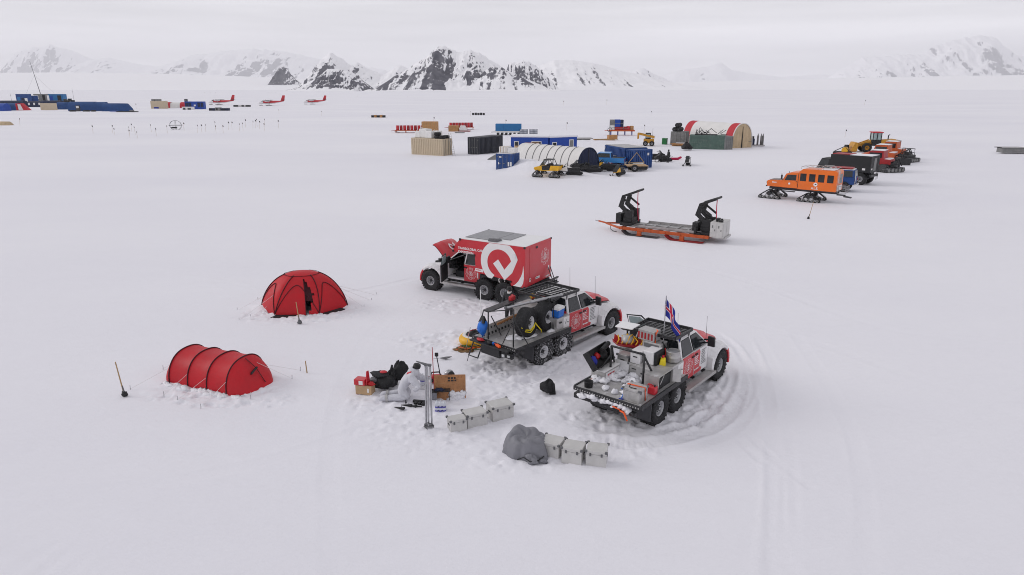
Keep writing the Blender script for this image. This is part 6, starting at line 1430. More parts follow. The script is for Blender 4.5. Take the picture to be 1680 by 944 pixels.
for s in (1, -1):
    for k in range(4):
        x0 = -3.72 + k * .76; q = MB(); q.box(x0, x0 + .52, min(s * .975, s * .99), max(s * .975, s * .99), 1.82, 2.48, 1); q.box(x0 + .04, x0 + .48, min(s * .985, s * .997), max(s * .985, s * .997), 1.86, 2.44); q.build('window', [M['glass'], M['black']], BU)
    q = MB(); q.hexa([(-.58, s * .922, 1.80), (.42, s * .922, 1.78), (.42, s * .91, 1.78), (-.58, s * .91, 1.80), (-.58, s * .926, 2.32), (.20, s * .926, 2.28), (.20, s * .912, 2.28), (-.58, s * .912, 2.32)]); q.build('cab_window', M['glass'], BU)
    q = MB(); q.box(-.78, -.74, min(s * .92, s * .935), max(s * .92, s * .935), 1.2, 2.45); q.box(-.66, -.58, min(s * .92, s * .95), max(s * .92, s * .95), 1.70, 1.74); q.build('door_seam', M['black'], BU)
    q = MB(); q.tube([(.50, s * .88, 1.75), (.72, s * 1.05, 1.9), (.66, s * 1.06, 2.4)], .02, 5); q.box(.60, .70, min(s * .98, s * 1.14), max(s * .98, s * 1.14), 1.9, 2.25); q.build('side_mirror', M['black'], BU)
    X = frame((0, s * .984, 0), (-s, 0, 0), (0, 0, 1)); q = MB(); q.ring((2.28 * s, 1.60), 0.0, .17, X, 24); q.text('A.L.E.', .26, X @ T(2.28 * s - .34, 1.18, .002), bold=.006); X2 = X @ T(0, 0, .003)
    q.poly([(2.18 * s - .0, 1.56), (2.40 * s, 1.58), (2.30 * s, 1.68)][::(1 if s > 0 else -1)], X2, 1)
    q.build('side_lettering', [M['decal'], M['black']], BU)
    q = MB(); q.ring((.02 * s, 1.50), 0, .09, frame((0, s * .936, 0), (-s, 0, 0), (0, 0, 1)), 18); small_print(q, frame((0, s * .806, 0), (-s, 0, 0), (0, 0, 1)), -1.55 if s > 0 else .95, 1.46, .62, 1, .09, seed=14); q.build('door_emblem', M['decal'], BU)
q = MB(); q.hexa([(.36, -.80, 1.78), (.62, -.80, 1.74), (.62, .80, 1.74), (.36, .80, 1.78), (.30, -.74, 2.34), (.36, -.74, 2.33), (.36, .74, 2.33), (.30, .74, 2.34)]); q.build('windscreen', M['glass'], BU)
q = MB(); q.box(-4.02, -4.005, -.65, .1, 1.75, 2.55, 0); q.build('rear_window', M['glass'], BU); q = MB(); q.box(-4.03, -4.004, -.7, .75, 1.15, 1.60); q.build('rear_panel', M['decal'], BU)
q = MB()
for y in (-.85, .85): q.tube([(-3.8, y, 3.06), (-.9, y, 3.06)], .022, 6)
for x in [-3.8 + .36 * k for k in range(9)]: q.tube([(x, -.85, 3.06), (x, .85, 3.06)], .016, 5); q.tube([(x, .85, 2.86), (x, .85, 3.06)], .016, 5) if int(x * 10) % 2 else None
q.tube([(-3.95, .8, 3.05), (-3.6, .85, 3.32), (-2.9, .85, 3.32), (-2.6, .85, 3.06)], .022, 6); q.build('roof_rack', M['alu'], BU)
MB().box(-3.7, -2.6, -.7, .85, 2.885, 2.95).build('roof_snow', M['snow'], BU, .03)
q = MB()
for y in (.62, .98): q.tube([(-4.12, y, 1.05), (-4.12, y, 2.95), (-3.95, y, 3.05)], .022, 6)
for k in range(7): q.tube([(-4.12, .62, 1.15 + k * .27), (-4.12, .98, 1.15 + k * .27)], .018, 5)
q.build('ladder', M['alu'], BU)
q = MB()
for z in (.95, 1.25, 1.55): q.tube([(-4.05, -.9, z), (-4.65, -.9, z), (-4.65, .5, z), (-4.05, .5, z)], .014, 5)
for y in [-.9 + .2 * k for k in range(8)]: q.tube([(-4.65, y, .95), (-4.65, y, 1.55)], .012, 4)
q.build('rear_basket', M['steel'], BU)
q = MB(); q.box(-4.0, 1.9, -.35, -.2, .82, 1.05); q.box(-4.0, 1.9, .2, .35, .82, 1.05); q.box(-3.9, -1.0, -.9, .9, 1.0, 1.075); q.box(-.6, .6, .85, 1.12, .78, .84); q.box(-.6, .6, -1.12, -.85, .78, .84); q.box(-4.6, -3.9, -.1, .1, .70, .80); q.hexa([(-5.1, -.16, .55), (-4.5, -.3, .62), (-4.5, .3, .62), (-5.1, .16, .55), (-5.1, -.16, .63), (-4.5, -.3, .7), (-4.5, .3, .7), (-5.1, .16, .63)]); q.build('chassis', M['flap'], BU)
for x in (1.60, -1.85):
    for s in (-1, 1): track_unit(BU, x, s * .98)
    MB().cyl((x, -.8, .62), (x, .8, .62), .09, seg=8).build('axle', M['blackm'], BU)
# ---- dark blue off-road wagon behind the bus
h = R(146); c = gl(31.6, 67.9)
WG = thing('offroad_wagon', 'dark blue off-road wagon with white roof between the orange bus and black truck', 'car', c, h)
MB().prism([(-2.2, .75), (1.9, .75), (1.95, 1.30), (.6, 1.42), (-2.25, 1.42)], -.92, .92, 'y').build('body', M['blue'], WG, .06)
MB().hexa([(-2.2, -.90, 1.42), (.62, -.90, 1.42), (.62, .90, 1.42), (-2.2, .90, 1.42), (-2.1, -.78, 2.12), (.15, -.78, 2.12), (.15, .78, 2.12), (-2.1, .78, 2.12)]).build('cabin', M['blue'], WG, .04)
for s in (1, -1): MB().hexa([(-2.0, s * .905, 1.48), (.45, s * .905, 1.48), (.45, s * .88, 1.48), (-2.0, s * .88, 1.48), (-1.95, s * .80, 2.05), (.15, s * .80, 2.05), (.15, s * .77, 2.05), (-1.95, s * .77, 2.05)]).build('window', M['glass'], WG)
MB().hexa([(-2.24, -.75, 1.5), (-2.2, -.75, 1.5), (-2.2, .75, 1.5), (-2.24, .75, 1.5), (-2.15, -.68, 2.05), (-2.10, -.68, 2.05), (-2.10, .68, 2.05), (-2.15, .68, 2.05)]).build('rear_window', M['glass'], WG)
MB().box(-2.05, .2, -.78, .78, 2.123, 2.17).build('roof', M['white_roof'], WG, .02); MB().box(-1.9, .0, -.70, .70, 2.25, 2.30).build('roof_rack', M['maroon'], WG)
for s in (1, -1): MB().box(-2.28, -2.24, s * .80 - .08, s * .80 + .08, 1.05, 1.30).build('tail_lamp', M['lamp_red'], WG)
MB().box(-2.42, -2.24, -.88, .88, .62, .78).build('rear_bumper', M['white'], WG, .02)
MB().tube([(-2.26, .9, .9), (-2.3, .95, 1.2), (-2.26, .9, 1.9)], .03, 6).build('door_hinge_bar', M['alu'], WG)
for x in (1.25, -1.35):
    for s in (-1, 1): wheel(WG, x, s * .84, .50, r=.52, w=.44, s=s, lugs=False)
# ---- black expedition truck
c = at(1402, 303); sdv = Vector((math.sin(h), -math.cos(h)))
BT = thing('box_truck', 'black expedition truck with square dark living box and huge tyres', 'truck', gl(c.x + 1.05 * .70 - .5, c.y + 1.05 * .71 + .3), R(135))
MB().box(-2.0, 2.1, -1.22, 1.22, 1.30, 3.0).build('living_box', M['black'], BT, .02)
MB().box(-1.98, .2, -1.2, 1.2, 3.003, 3.03).build('roof', M['snow'], BT); MB().box(.25, 2.05, -.9, .9, 3.003, 3.06).build('roof_hatch', M['maroon'], BT)
MB().box(-2.02, -2.003, -.35, .35, 1.45, 2.75).build('rear_door', M['greyc'], BT); MB().box(-2.04, -2.003, .72, 1.05, 1.6, 1.75).build('number_plate', M['label'], BT)
MB().box(-1.5, -1.2, 1.222, 1.235, 1.55, 1.75).build('number_plate', M['label'], BT)
for y in (-.95, -.6): MB().tube([(-2.10, y, .5), (-2.10, y, 2.95)], .022, 6).build('ladder_rail', M['blackm'], BT)
MB().hexa([(2.15, -1.1, 1.2), (3.7, -1.05, 1.2), (3.7, 1.05, 1.2), (2.15, 1.1, 1.2), (2.15, -1.0, 2.5), (3.1, -.95, 2.5), (3.1, .95, 2.5), (2.15, 1.0, 2.5)]).build('cab', M['black'], BT, .04)
for s in (1, -1): MB().hexa([(2.3, s * 1.075, 1.8), (3.3, s * 1.055, 1.8), (3.3, s * 1.03, 1.8), (2.3, s * 1.05, 1.8), (2.3, s * 1.01, 2.4), (3.05, s * .985, 2.4), (3.05, s * .96, 2.4), (2.3, s * .99, 2.4)]).build('window', M['glass'], BT)
MB().box(-1.9, 3.5, -.45, .45, .85, 1.28).box(-2.1, -1.9, -1.1, 1.1, .85, 1.1).build('chassis', M['blackm'], BT)
for x in (2.8, .3, -1.1):
    for s in (-1, 1): wheel(BT, x, s * 1.0, .62, r=.66, w=.5, s=s, lugs=False)
# ---- red tracked carriers further along the row
def carrier(label, px, rz, body, name='tracked_carrier'):
    t = thing(name, label, 'tracked vehicle', on(*px), rz, 'tracked carriers parked in the row')
    MB().prism([(-1.7, .75), (1.6, .75), (1.75, 1.05), (.55, 1.35), (.35, 2.05), (-.95, 2.10), (-1.05, 1.30), (-1.7, 1.25)], -.95, .95, 'y').build('body', M[body], t, .05)
    t.scale = (1.18, 1.18, 1.18)
    MB().hexa([(.42, -.82, 1.42), (.58, -.82, 1.40), (.58, .82, 1.40), (.42, .82, 1.42), (.36, -.76, 1.98), (.40, -.76, 1.98), (.40, .76, 1.98), (.36, .76, 1.98)]).build('windscreen', M['glass'], t)
    for s in (1, -1):
        MB().box(-.85, .30, min(s * .94, s * .965), max(s * .94, s * .965), 1.40, 1.92).build('window', M['glass'], t)
        tr = MB(); L_ = 3.6
        pts = [(-1.7, .30), (-1.5, .04), (1.4, .04), (1.85, .45), (1.7, .66), (-1.6, .66)]
        tr.prism(pts, s * 1.0 - .26, s * 1.0 + .26, 'y')
        for k in range(18): tr.box(-1.55 + k * .17, -1.49 + k * .17, s * 1.0 - .28, s * 1.0 + .28, 0.0, .04)
        to = tr.build('track', M['tyre_snow'], t, .03)
        for k in range(5): MB().cyl((-1.35 + k * .68, s * 1.27, .30), (-1.35 + k * .68, s * 1.30, .30), .22, seg=14).build('road_wheel', M['greyc'], to)
    MB().box(-1.0, .30, -.85, .85, 2.103, 2.16).build('roof_snow', M['snow'], t, .03)
    MB().box(-1.65, -1.1, -.85, .85, 1.255, 1.34).build('deck_snow', M['snow'], t, .03)
    q = MB(); q.box(-2.3, -1.7, -.9, .9, .55, .70); q.tube([(-1.7, -.5, .9), (-2.2, -.5, 1.3), (-2.5, -.5, .6)], .06, 6); q.tube([(-1.7, .5, .9), (-2.2, .5, 1.3), (-2.5, .5, .6)], .06, 6); q.build('rear_implement', M['blackm_snow'], t)
    q = MB(); q.hexa([(1.9, -1.2, .1), (2.1, -1.2, .1), (2.1, 1.2, .1), (1.9, 1.2, .1), (1.95, -1.2, .75), (2.05, -1.2, .8), (2.05, 1.2, .8), (1.95, 1.2, .75)]); q.build('front_blade', M['blackm_snow'], t)
    return t
carrier('dark red tracked carrier directly behind the black truck', (1432, 280), R(140), 'maroon')
carrier('orange red tracked carrier in the middle of the parked row', (1441, 268), R(140), 'orange_dark')
carrier('orange red tracked carrier closest to the wheel loader', (1456, 261), R(140), 'orange_dark')
# ---- dark groomers at the end of the row
def groomer(label, px, rz, tall):
    t = thing('snow_groomer', label, 'groomer', on(*px), rz, 'dark tracked groomers at the end of the row')
    for s in (1, -1):
        tr = MB(); tr.prism([(-1.5, .25), (-1.3, .03), (1.2, .03), (1.55, .35), (1.35, .58), (-1.35, .58)], s * .85 - .3, s * .85 + .3, 'y'); to = tr.build('track', M['tyre_snow'], t, .03)
        for k in range(5): MB().cyl((-1.15 + k * .56, s * 1.16, .28), (-1.15 + k * .56, s * 1.19, .28), .2, seg=12).build('road_wheel', M['greyc'], to)
    MB().box(-1.2, 1.1, -.6, .6, .5, .95).build('body', M['blackm_snow'], t, .05)
    q = MB()
    if tall:
        for y in (-.5, .5): q.tube([(-.9, y, .95), (-.9, y, 1.75), (.3, y, 1.85), (.7, y, .95)], .05, 6); q.tube([(-.9, y, 1.2), (.5, y, 1.5)], .04, 6)
        q.tube([(-.9, -.5, 1.75), (-.9, .5, 1.75)], .05, 6); q.tube([(.3, -.5, 1.85), (.3, .5, 1.85)], .05, 6); q.box(-.5, .1, -.35, .35, .95, 1.35)
    else:
        q.box(-.8, .2, -.5, .5, .95, 1.2); q.tube([(.2, 0, 1.1), (.8, 0, 1.5)], .04, 6); q.hexa([(1.2, -.9, .2), (1.5, -.9, .1), (1.5, .9, .1), (1.2, .9, .2), (1.2, -.9, .8), (1.4, -.9, .9), (1.4, .9, .9), (1.2, .9, .8)])
    q.build('roll_cage' if tall else 'seat_deck', M['blackm'], t)
    if tall: MB().cyl((1.0, .5, .9), (1.5, .5, 2.0), .018, seg=5).build('antenna', M['blackm'], t)
    MB().box(-1.6, -1.2, -.9, .9, .35, .50).build('tiller', M['blackm'], t)
groomer('low dark tracked groomer behind the red carriers', (1456, 282), R(200), False)
groomer('dark tracked groomer with an open tube cage and whip antenna', (1486, 266), R(212), True)
o = thing('snow_plough', 'dark V shaped snow plough blade beside the groomers', 'plough', on(1478, 271), R(200)); MB().hexa([(-.6, -.9, .05), (.6, 0, .05), (.7, 0, .05), (-.5, -1.0, .05), (-.6, -.9, .8), (.6, 0, .8), (.75, 0, .9), (-.5, -1.0, .9)]).hexa([(.6, 0, .05), (-.6, .9, .05), (-.5, 1.0, .05), (.7, 0, .05), (.6, 0, .8), (-.6, .9, .8), (-.5, 1.0, .9), (.75, 0, .9)]).build('blade', M['blackm'], o); MB().box(-1.0, .3, -.1, .1, .3, .45).build('push_frame', M['blackm'], o)
# ---- wheel loader
LO = thing('wheel_loader', 'yellow wheel loader with black cab at the far end of the row', 'loader', on(1434, 250), R(170))
MB().prism([(-3.2, .9), (-.6, .9), (-.6, 1.9), (-2.6, 2.05), (-3.3, 1.8)], -.85, .85, 'y').build('engine_cover', M['yellow_cat'], LO, .06)
MB().box(-3.45, -3.2, -.95, .95, .7, 1.9).build('counterweight', M['flap'], LO, .05)
MB().box(-.6, .7, -.75, .75, 1.0, 1.9).build('cab_base', M['black'], LO, .03)
q = MB()
for x in (-.55, .05, .65):
    for y in (-.7, .7): q.box(x - .05, x + .05, y - .05, y + .05, 1.9, 3.0)
q.build('cab_pillar', M['black'], LO)
MB().box(-.50, .60, -.64, .64, 1.92, 2.98).build('cab_glass', M['glass_pale'], LO); MB().box(-.75, .85, -.85, .85, 3.003, 3.15).build('cab_roof', M['red_snow'], LO, .04)
q = MB(); q.box(.7, 2.0, -.4, .4, .8, 1.5)
for y in (-.55, .55): q.hexa([(.9, y - .1, 1.6), (3.0, y - .1, .7), (3.0, y + .1, .7), (.9, y + .1, 1.6), (.9, y - .1, 1.95), (3.0, y - .1, 1.1), (3.0, y + .1, 1.1), (.9, y + .1, 1.95)])
q.build('lift_arm', M['yellow_cat'], LO)
q = MB(); q.hexa([(2.9, -1.3, .2), (3.9, -1.3, .15), (3.9, 1.3, .15), (2.9, 1.3, .2), (2.9, -1.3, 1.5), (3.3, -1.3, 1.5), (3.3, 1.3, 1.5), (2.9, 1.3, 1.5)]); q.build('bucket', M['yellow_cat'], LO)
MB().tube([(-1.6, .5, 2.0), (-1.6, .5, 2.6), (-1.8, .5, 2.75)], .08, 8).build('exhaust', M['black'], LO)
for x in (1.5, -1.9):
    for s in (-1, 1): wheel(LO, x, s * 1.0, .72, r=.75, w=.55, rim='yellow_cat', s=s, lugs=False)
o = thing('drill_rig', 'small yellow drum machine with black frame in front of the wheel loader', 'machine', on(1383, 253), R(150)); MB().cyl((-.2, -.6, .6), (-.2, .6, .6), .45, seg=18).build('drum', M['yellow'], o); q = MB(); q.box(-1.2, 1.4, -.7, -.6, .1, .35); q.box(-1.2, 1.4, .6, .7, .1, .35); q.tube([(-1.0, -.65, .35), (-.2, -.65, 1.2), (1.3, -.65, .35)], .05, 6); q.tube([(-1.0, .65, .35), (-.2, .65, 1.2), (1.3, .65, .35)], .05, 6); q.build('frame', M['blackm'], o); o.name = 'drum_machine'
o = thing('cargo_crate', 'brown crate with a dark barrel beside the yellow drum machine', 'crate', on(1397, 250), R(150)); MB().box(-.6, .4, -.5, .5, 0, .8).build('side_panel', M['crate'], o, .02); MB().cyl((.8, 0, 0), (.8, 0, 1.1), .35, seg=14).build('barrel', M['black'], o)
bamboo((1326, 360), 'lone thin leaning stake with a black foot before the orange bus', 1.3, lean=(.18, 0))

# ------------------------------------------------------------------ the store yard
ANG = R(-32)
a_ = container('shipping_container', 'tan shipping container with white bags and tyres on its roof', (-15.45, 106.66), ANG, 6.0, 2.35, 2.5, 'tan', snow_roof=False, doors=None)
# the near end carries the doors
q = MB()
for y in (.35, .8, 1.5, 1.95): q.box(6.0, 6.04, y, y + .04, .1, 2.4)
q.build('door_bar', M['greyc'], a_)
def bag_on(t, x, y, z, s, label):
    o = local_thing(t, 'bulk_bag', label, 'bag', x, y, z, group='white bulk bags on the tan container'); p = MB(); p.hexa([(-s, -s, 0), (s, -s, 0), (s, s, 0), (-s, s, 0), (-s * .9, -s * .95, s * 1.7), (s * .95, -s * .9, s * 1.75), (s * .9, s * .95, s * 1.65), (-s * .95, s * .9, s * 1.75)]); p.build('bag_side', M['bag'], o, .10)
    MB().tube([(-s * .7, -s * .7, s * 1.7), (-s * .6, -s * .3, s * 1.95), (-s * .7, s * .1, s * 1.7)], .03, 5).build('bag_loop', M['label'], o); return o
bag_on(a_, .95, .9, 2.54, .55, 'short white bulk bag at the end of the tan container roof'); bag_on(a_, 1.9, 1.2, 2.54, .78, 'tallest white bulk bag on the tan container roof'); bag_on(a_, 3.2, .8, 2.54, .62, 'white bulk bag between the tallest bag and the tyres'); bag_on(a_, 3.9, 1.5, 2.54, .62, 'white bulk bag behind the black tyres on the roof')
def tyre_thing(root, x, y, z, label, group, r=.52, flat=True):
    o = local_thing(root, 'loose_tyre', label, 'tyre', x, y, z, group=group); X = T(0, 0, .22) if flat else T(0, 0, r, 0, R(90))
    MB().lathe([(r * .5, -.2), (r * .85, -.24), (r, -.14), (r, .14), (r * .85, .24), (r * .5, .2), (r * .5, -.2)], 22, X=X).build('tread', M['tyre'], o); MB().lathe([(r * .49, -.12), (r * .3, -.1), (r * .3, .1), (r * .49, .12)], 16, X=X).build('inner_rim', M['flap'], o); return o
for k, (x, y, z, lab) in enumerate(((4.75, .5, 2.54, 'lower black tyre lying at the roof edge of the tan container'), (4.75, .5, 2.99, 'black tyre stacked on the lower tyre at the roof edge'), (5.6, .6, 2.54, 'single black tyre at the corner above the ladder'), (5.55, 1.6, 2.54, 'black tyre behind the corner one on the tan roof'))): tyre_thing(a_, x, y, z, lab, 'tyres on the tan container')
o = thing('ladder', 'aluminium ladder leaning on the tan container end', 'ladder', gl(-8.7, 103.9), R(58)); q = MB()
for y in (-.22, .22): q.tube([(0, y, 0), (.2, y + .9, 3.3)], .03, 6)
q.build('ladder_rail', M['alu'], o); q = MB()
for k in range(10): z = .3 + k * .31; q.tube([(.2 * z / 3.3, -.22 + .9 * z / 3.3, z), (.2 * z / 3.3, .22 + .9 * z / 3.3, z)], .02, 5)
q.build('ladder_rung', M['alu'], o)
b_ = container('shipping_container', 'charcoal grey shipping container with its doors shut', (-6.75, 106.0), R(-32) + R(90), 6.6, 2.1, 2.5, 'charcoal', doors='x0', snow_roof=False)
b_.location = W2(b_, 0, -2.1); b_.location.z = gz(-5, 105) - .02
c_ = container('shipping_container', 'blue shipping container half buried behind the white arched tent', (-1.92, 83.7), R(-22), 2.1, 2.4, 2.2, 'blue', doors='y0', snow_roof=True)
q = MB(); q.box(.42, .72, -.085, -.072, 1.75, 1.9); q.box(1.55, 1.75, -.085, -.072, .75, 1.25); q.box(1.85, 2.05, -.085, -.072, .75, 1.25); q.box(.30, .42, -.085, -.072, .95, 1.2); q.build('warning_label', M['label'], c_); c_.location.z = -.05
crate_on(c_, 'packing_case', 'pinkish packing case on the half buried blue container', 'crate', .7, 1.2, 2.29, 1.1, 1.3, .70, 'bag', slats=3); crate_on(c_, 'packing_case', 'white packing case beside the pinkish one on the blue container', 'crate', 1.75, 1.1, 2.29, .9, 1.2, .55, 'label')
o = thing('packing_case', 'white board crate against the charcoal container', 'crate', gl(-.9, 105.0), ANG); MB().box(0, 1.5, 0, 1.2, 0, 1.1).build('side_panel', M['label'], o, .02)
o = thing('packing_case', 'round brown cardboard drum beside the white board crate', 'drum', gl(1.0, 103.6), ANG); MB().cyl((0, 0, 0), (0, 0, 1.15), .62, seg=18).build('drum_side', M['board'], o); MB().cyl((0, 0, 1.15), (0, 0, 1.2), .64, seg=18).build('drum_lid', M['board'], o); o.name = 'cardboard_drum'
o = thing('metal_sheet', 'bent dark metal sheet lying in the snow near the blue container', 'sheet', on(808, 263), 0); MB().hexa([(-.7, -.3, 0), (.6, -.4, 0), (.6, .3, .0), (-.6, .4, 0), (-.7, -.3, .06), (.6, -.4, .75), (.6, .3, .8), (-.6, .4, .08)]).build('sheet', M['greyc'], o)
o = thing('rope_bundle', 'crumpled dark cover on the snow before the green container', 'cover', on(1126, 247), 0); MB().blob((0, 0, .45), (.75, .6, .8), 5, .2, 16, 10).build('cover_cloth', M['cloth_b'], o); MB().blob((.55, .1, .3), (.4, .4, .5), 6, .2, 12, 8).build('cover_fold', M['cloth_b'], o); o.name = 'dark_cover'
# blue building with a snow roof, two wings
def hut(label, corner, rz, L, Wd, Hh, feats):
    t = thing('blue_hut', label, 'hut', Vector((corner[0], corner[1], gz(*corner) - .05)), rz, 'royal blue huts under one snowy roof'); MB().box(0, L, 0, Wd, 0, Hh).build('wall', M['blue_royal'], t, .02); MB().box(-.15, L + .15, -.15, Wd + .15, Hh + .003, Hh + .30).build('roof', M['snow'], t, .10)
    for x, z, w, h_, kind in feats:
        q = MB().box(x, x + w, -.035, -.003, z, z + h_).build('window' if kind == 'w' else 'door', M['label'], t); MB().box(x + .10, x + w - .10, -.045, -.036, z + .10, z + h_ - .10).build('pane' if kind == 'w' else 'door_panel', M['glass'] if kind == 'w' else M['greyc'], q)
    return t
hut('long wing of the royal blue hut behind the white arched tent', (-.18, 103.84), R(-8), 5.6, 3.0, 2.45, [(.5, .9, .7, 1.0, 'w'), (3.1, .9, 1.5, 1.0, 'w')])
hut('short wing of the royal blue hut with a door near its end', (5.6, 103.2), R(26), 4.7, 3.0, 2.45, [(.4, .9, .8, .9, 'w'), (3.3, .1, .8, 2.0, 'd')])
o = thing('sign_board', 'white framed board with dark lettering before the blue hut', 'sign', gl(1.9, 98.8), R(-6)); MB().box(0, 1.9, 0, .10, .9, 2.0).build('sign_panel', M['label'], o); q = MB(); q.box(-.06, 1.96, -.02, .12, 1.98, 2.06); q.box(-.06, 0, -.02, .12, .0, 1.98); q.box(1.9, 1.96, -.02, .12, .0, 1.98); q.build('frame', M['crate'], o); q = MB(); small_print(q, frame((0, -.004, 0), (1, 0, 0), (0, 0, 1)), .4, 1.35, .9, 2, .18, .3, seed=3); q.build('lettering', M['black'], o)
# white arched tent
v0 = Vector((7.6, 80.95)); v1 = Vector((.6, 88.3)); L_ = (v1 - v0).length + .6; h = math.atan2(v1.y - v0.y, v1.x - v0.x)
AT = thing('arched_tent', 'long white arched tent with a navy front curtain and orange roll at its side', 'tent', Vector((v0.x, v0.y, -.05)), h)
HWa, HHa = 2.05, 3.0
def arch(v, k=1.0): t = math.pi * v; c, s_ = math.cos(t), math.sin(t); return (-HWa * (1 - math.copysign(abs(c) ** .9, c) * k), HHa * k * s_ ** .85 if s_ > 1e-6 else 0)
def awall(u, v):
    seg_ = (u * 9) % 1; k = 1 - .018 * math.sin(math.pi * seg_) * math.sin(math.pi * v); y, z = arch(v, k); return (u * L_, y, z)
MB().grid(lambda u, v: awall(u, 1 - v), 91, 25).build('canopy', M['fabric'], AT)
for k in range(1, 9):
    if k in (8,): continue
    pts = [(L_ * k / 9 + .35, *arch(v / 24)) for v in range(2, 13)]; pts = [(x, -HWa + (y + HWa) * 1.008, z * 1.008) for x, y, z in pts]; MB().tube(pts, .03, 5).build('seam', M['flap'], AT)
q = MB(); n = 30; yz = [arch(i / n) for i in range(n + 1)]
def curtain(u, v):
    y = -2 * HWa * u; s_ = max(0, 1 - ((y + HWa) / HWa) ** 2); top_ = HHa * s_ ** .46; return (-.02 + .05 * math.sin(u * 48) * (1 - .5 * v) - (.0), y, top_ * v)
q.grid(curtain, 97, 8); q.build('front_curtain', M['navy'], AT)
MB().tube([(-.05, *arch(v / 24)) for v in range(25)], .06, 6).build('front_hoop', M['navy'], AT); MB().box(-.10, -.06, -HWa - .04, -HWa + .04, .2, 2.9).build('curtain_zip', M['flap'], AT)
q = MB(); n = 18; vs = [(L_, *arch(i / n)) for i in range(n + 1)] + [(L_ + .04, *arch(i / n)) for i in range(n + 1)]; q.add(vs, [tuple(range(n + 1)), tuple(reversed(range(n + 1, 2 * n + 2)))]); q.build('end_wall', M['fabric'], AT)
o = thing('fuel_roll', 'orange rolled mat lying against the white arched tent', 'roll', on(872, 266, -1.0), R(-12)); MB().cyl((-.7, 0, .22), (.7, 0, .22), .26, seg=14).build('roll', M['orange_dark'], o); MB().cyl((.7, 0, .22), (.85, 0, .22), .28, seg=14).build('roll_end', M['flap'], o); o.name = 'rolled_mat'
# blue container workshop with awning, steps and trailer
bl = container('shipping_container', 'blue container workshop with an open shelf side and frosty roof', (12.43, 93.0), R(-72), 5.8, 3.2, 2.45, 'blue', doors=None, snow_roof=False)
MB().box(.1, 5.7, .1, 3.1, 2.485, 2.53).build('roof_frost', M['alu_snow'], bl)
q = MB(); q.box(.5, 3.6, -.5, -.02, 1.30, 1.38); q.box(.3, 3.4, -.6, -.02, .95, 1.02); q.build('shelf', M['alu'], bl); q = MB(); q.tube([(.6, -.5, 1.3), (.4, -.02, 2.4)], .03, 5); q.build('shelf_stay', M['alu'], bl)
for k in range(6): MB().box(.8 + k * .35, .98 + k * .35, -.25, -.08, .25, .92).build('hanging_suit', M['red_snow' if k % 2 else 'label'], bl)
b2 = container('shipping_container', 'smaller blue container standing against the workshop corner', (15.2, 85.9), R(36), 3.2, 1.5, 2.3, 'blue', doors=None, snow_roof=False)
MB().box(2.3, 2.6, -.012, -.002, 1.6, 1.9).build('round_sign', M['label'], b2)
o = thing('a_frame', 'pale A shaped frame with a white lower board beside the blue container', 'frame', gl(15.3, 85.0), R(14)); q = MB(); q.tube([(-1.0, 0, 0), (-1.0, 0, .9), (0, 0, 2.1), (1.0, 0, .9), (1.0, 0, 0)], .05, 6); q.tube([(-1.0, 0, .9), (1.0, 0, .9)], .04, 6); q.build('frame_tube', M['wood'], o); MB().box(-.98, .98, -.02, .02, .45, .88).build('board', M['label'], o); o.name = 'gable_frame'
o = thing('flat_trailer', 'low black trailer with white hubbed wheels beside the gable frame', 'trailer', gl(15.0, 83.6), R(4)); MB().box(-1.2, 1.3, -.8, .8, .62, .74).build('deck', M['board'], o, .01); MB().box(-2.4, -1.2, -.06, .06, .60, .70).build('drawbar', M['blackm'], o); MB().box(1.32, 1.38, -.7, .7, .3, .7).build('tail_board', M['alu'], o)
for s in (-1, 1): wheel(o, -.35, s * .92, .42, r=.44, w=.3, s=s, rim='rim', lugs=False)
MB().box(.0, 1.2, -.75, .75, .2, .6).build('under_box', M['black'], o)
# light blue pickup
PK = thing('pickup_truck', 'light blue pickup truck beside the white arched tent', 'pickup', gl(11.6, 86.8), R(164))
MB().prism([(-2.6, .85), (2.4, .85), (2.45, 1.25), (1.2, 1.42), (-2.6, 1.42)], -.95, .95, 'y').build('body', M['blue_pick'], PK, .05)
MB().hexa([(-.95, -.92, 1.42), (1.25, -.92, 1.42), (1.25, .92, 1.42), (-.95, .92, 1.42), (-.85, -.76, 2.05), (.65, -.76, 2.05), (.65, .76, 2.05), (-.85, .76, 2.05)]).build('cab', M['blue_pick'], PK, .05)
for s in (1, -1): MB().hexa([(-.80, s * .93, 1.48), (1.05, s * .93, 1.48), (1.05, s * .9, 1.48), (-.80, s * .9, 1.48), (-.75, s * .79, 1.97), (.62, s * .79, 1.97), (.62, s * .75, 1.97), (-.75, s * .75, 1.97)]).build('window', M['glass'], PK); MB().box(-2.63, -2.605, s * .82 - .08, s * .82 + .08, 1.0, 1.32).build('tail_lamp', M['lamp_red'], PK)
MB().hexa([(-.99, -.72, 1.5), (-.95, -.72, 1.5), (-.95, .72, 1.5), (-.99, .72, 1.5), (-.88, -.66, 1.97), (-.84, -.66, 1.97), (-.84, .66, 1.97), (-.88, .66, 1.97)]).build('rear_window', M['glass'], PK)
MB().box(-2.5, -1.05, -.8, .8, 1.423, 1.44).build('bed', M['black'], PK); MB().box(-2.8, -2.61, -.9, .9, .72, .92).build('rear_bumper', M['alu'], PK, .03)
for x in (1.55, -1.65):
    for s in (-1, 1): track_unit(PK, x, s * .85, 1.35, .85, .36, 4)
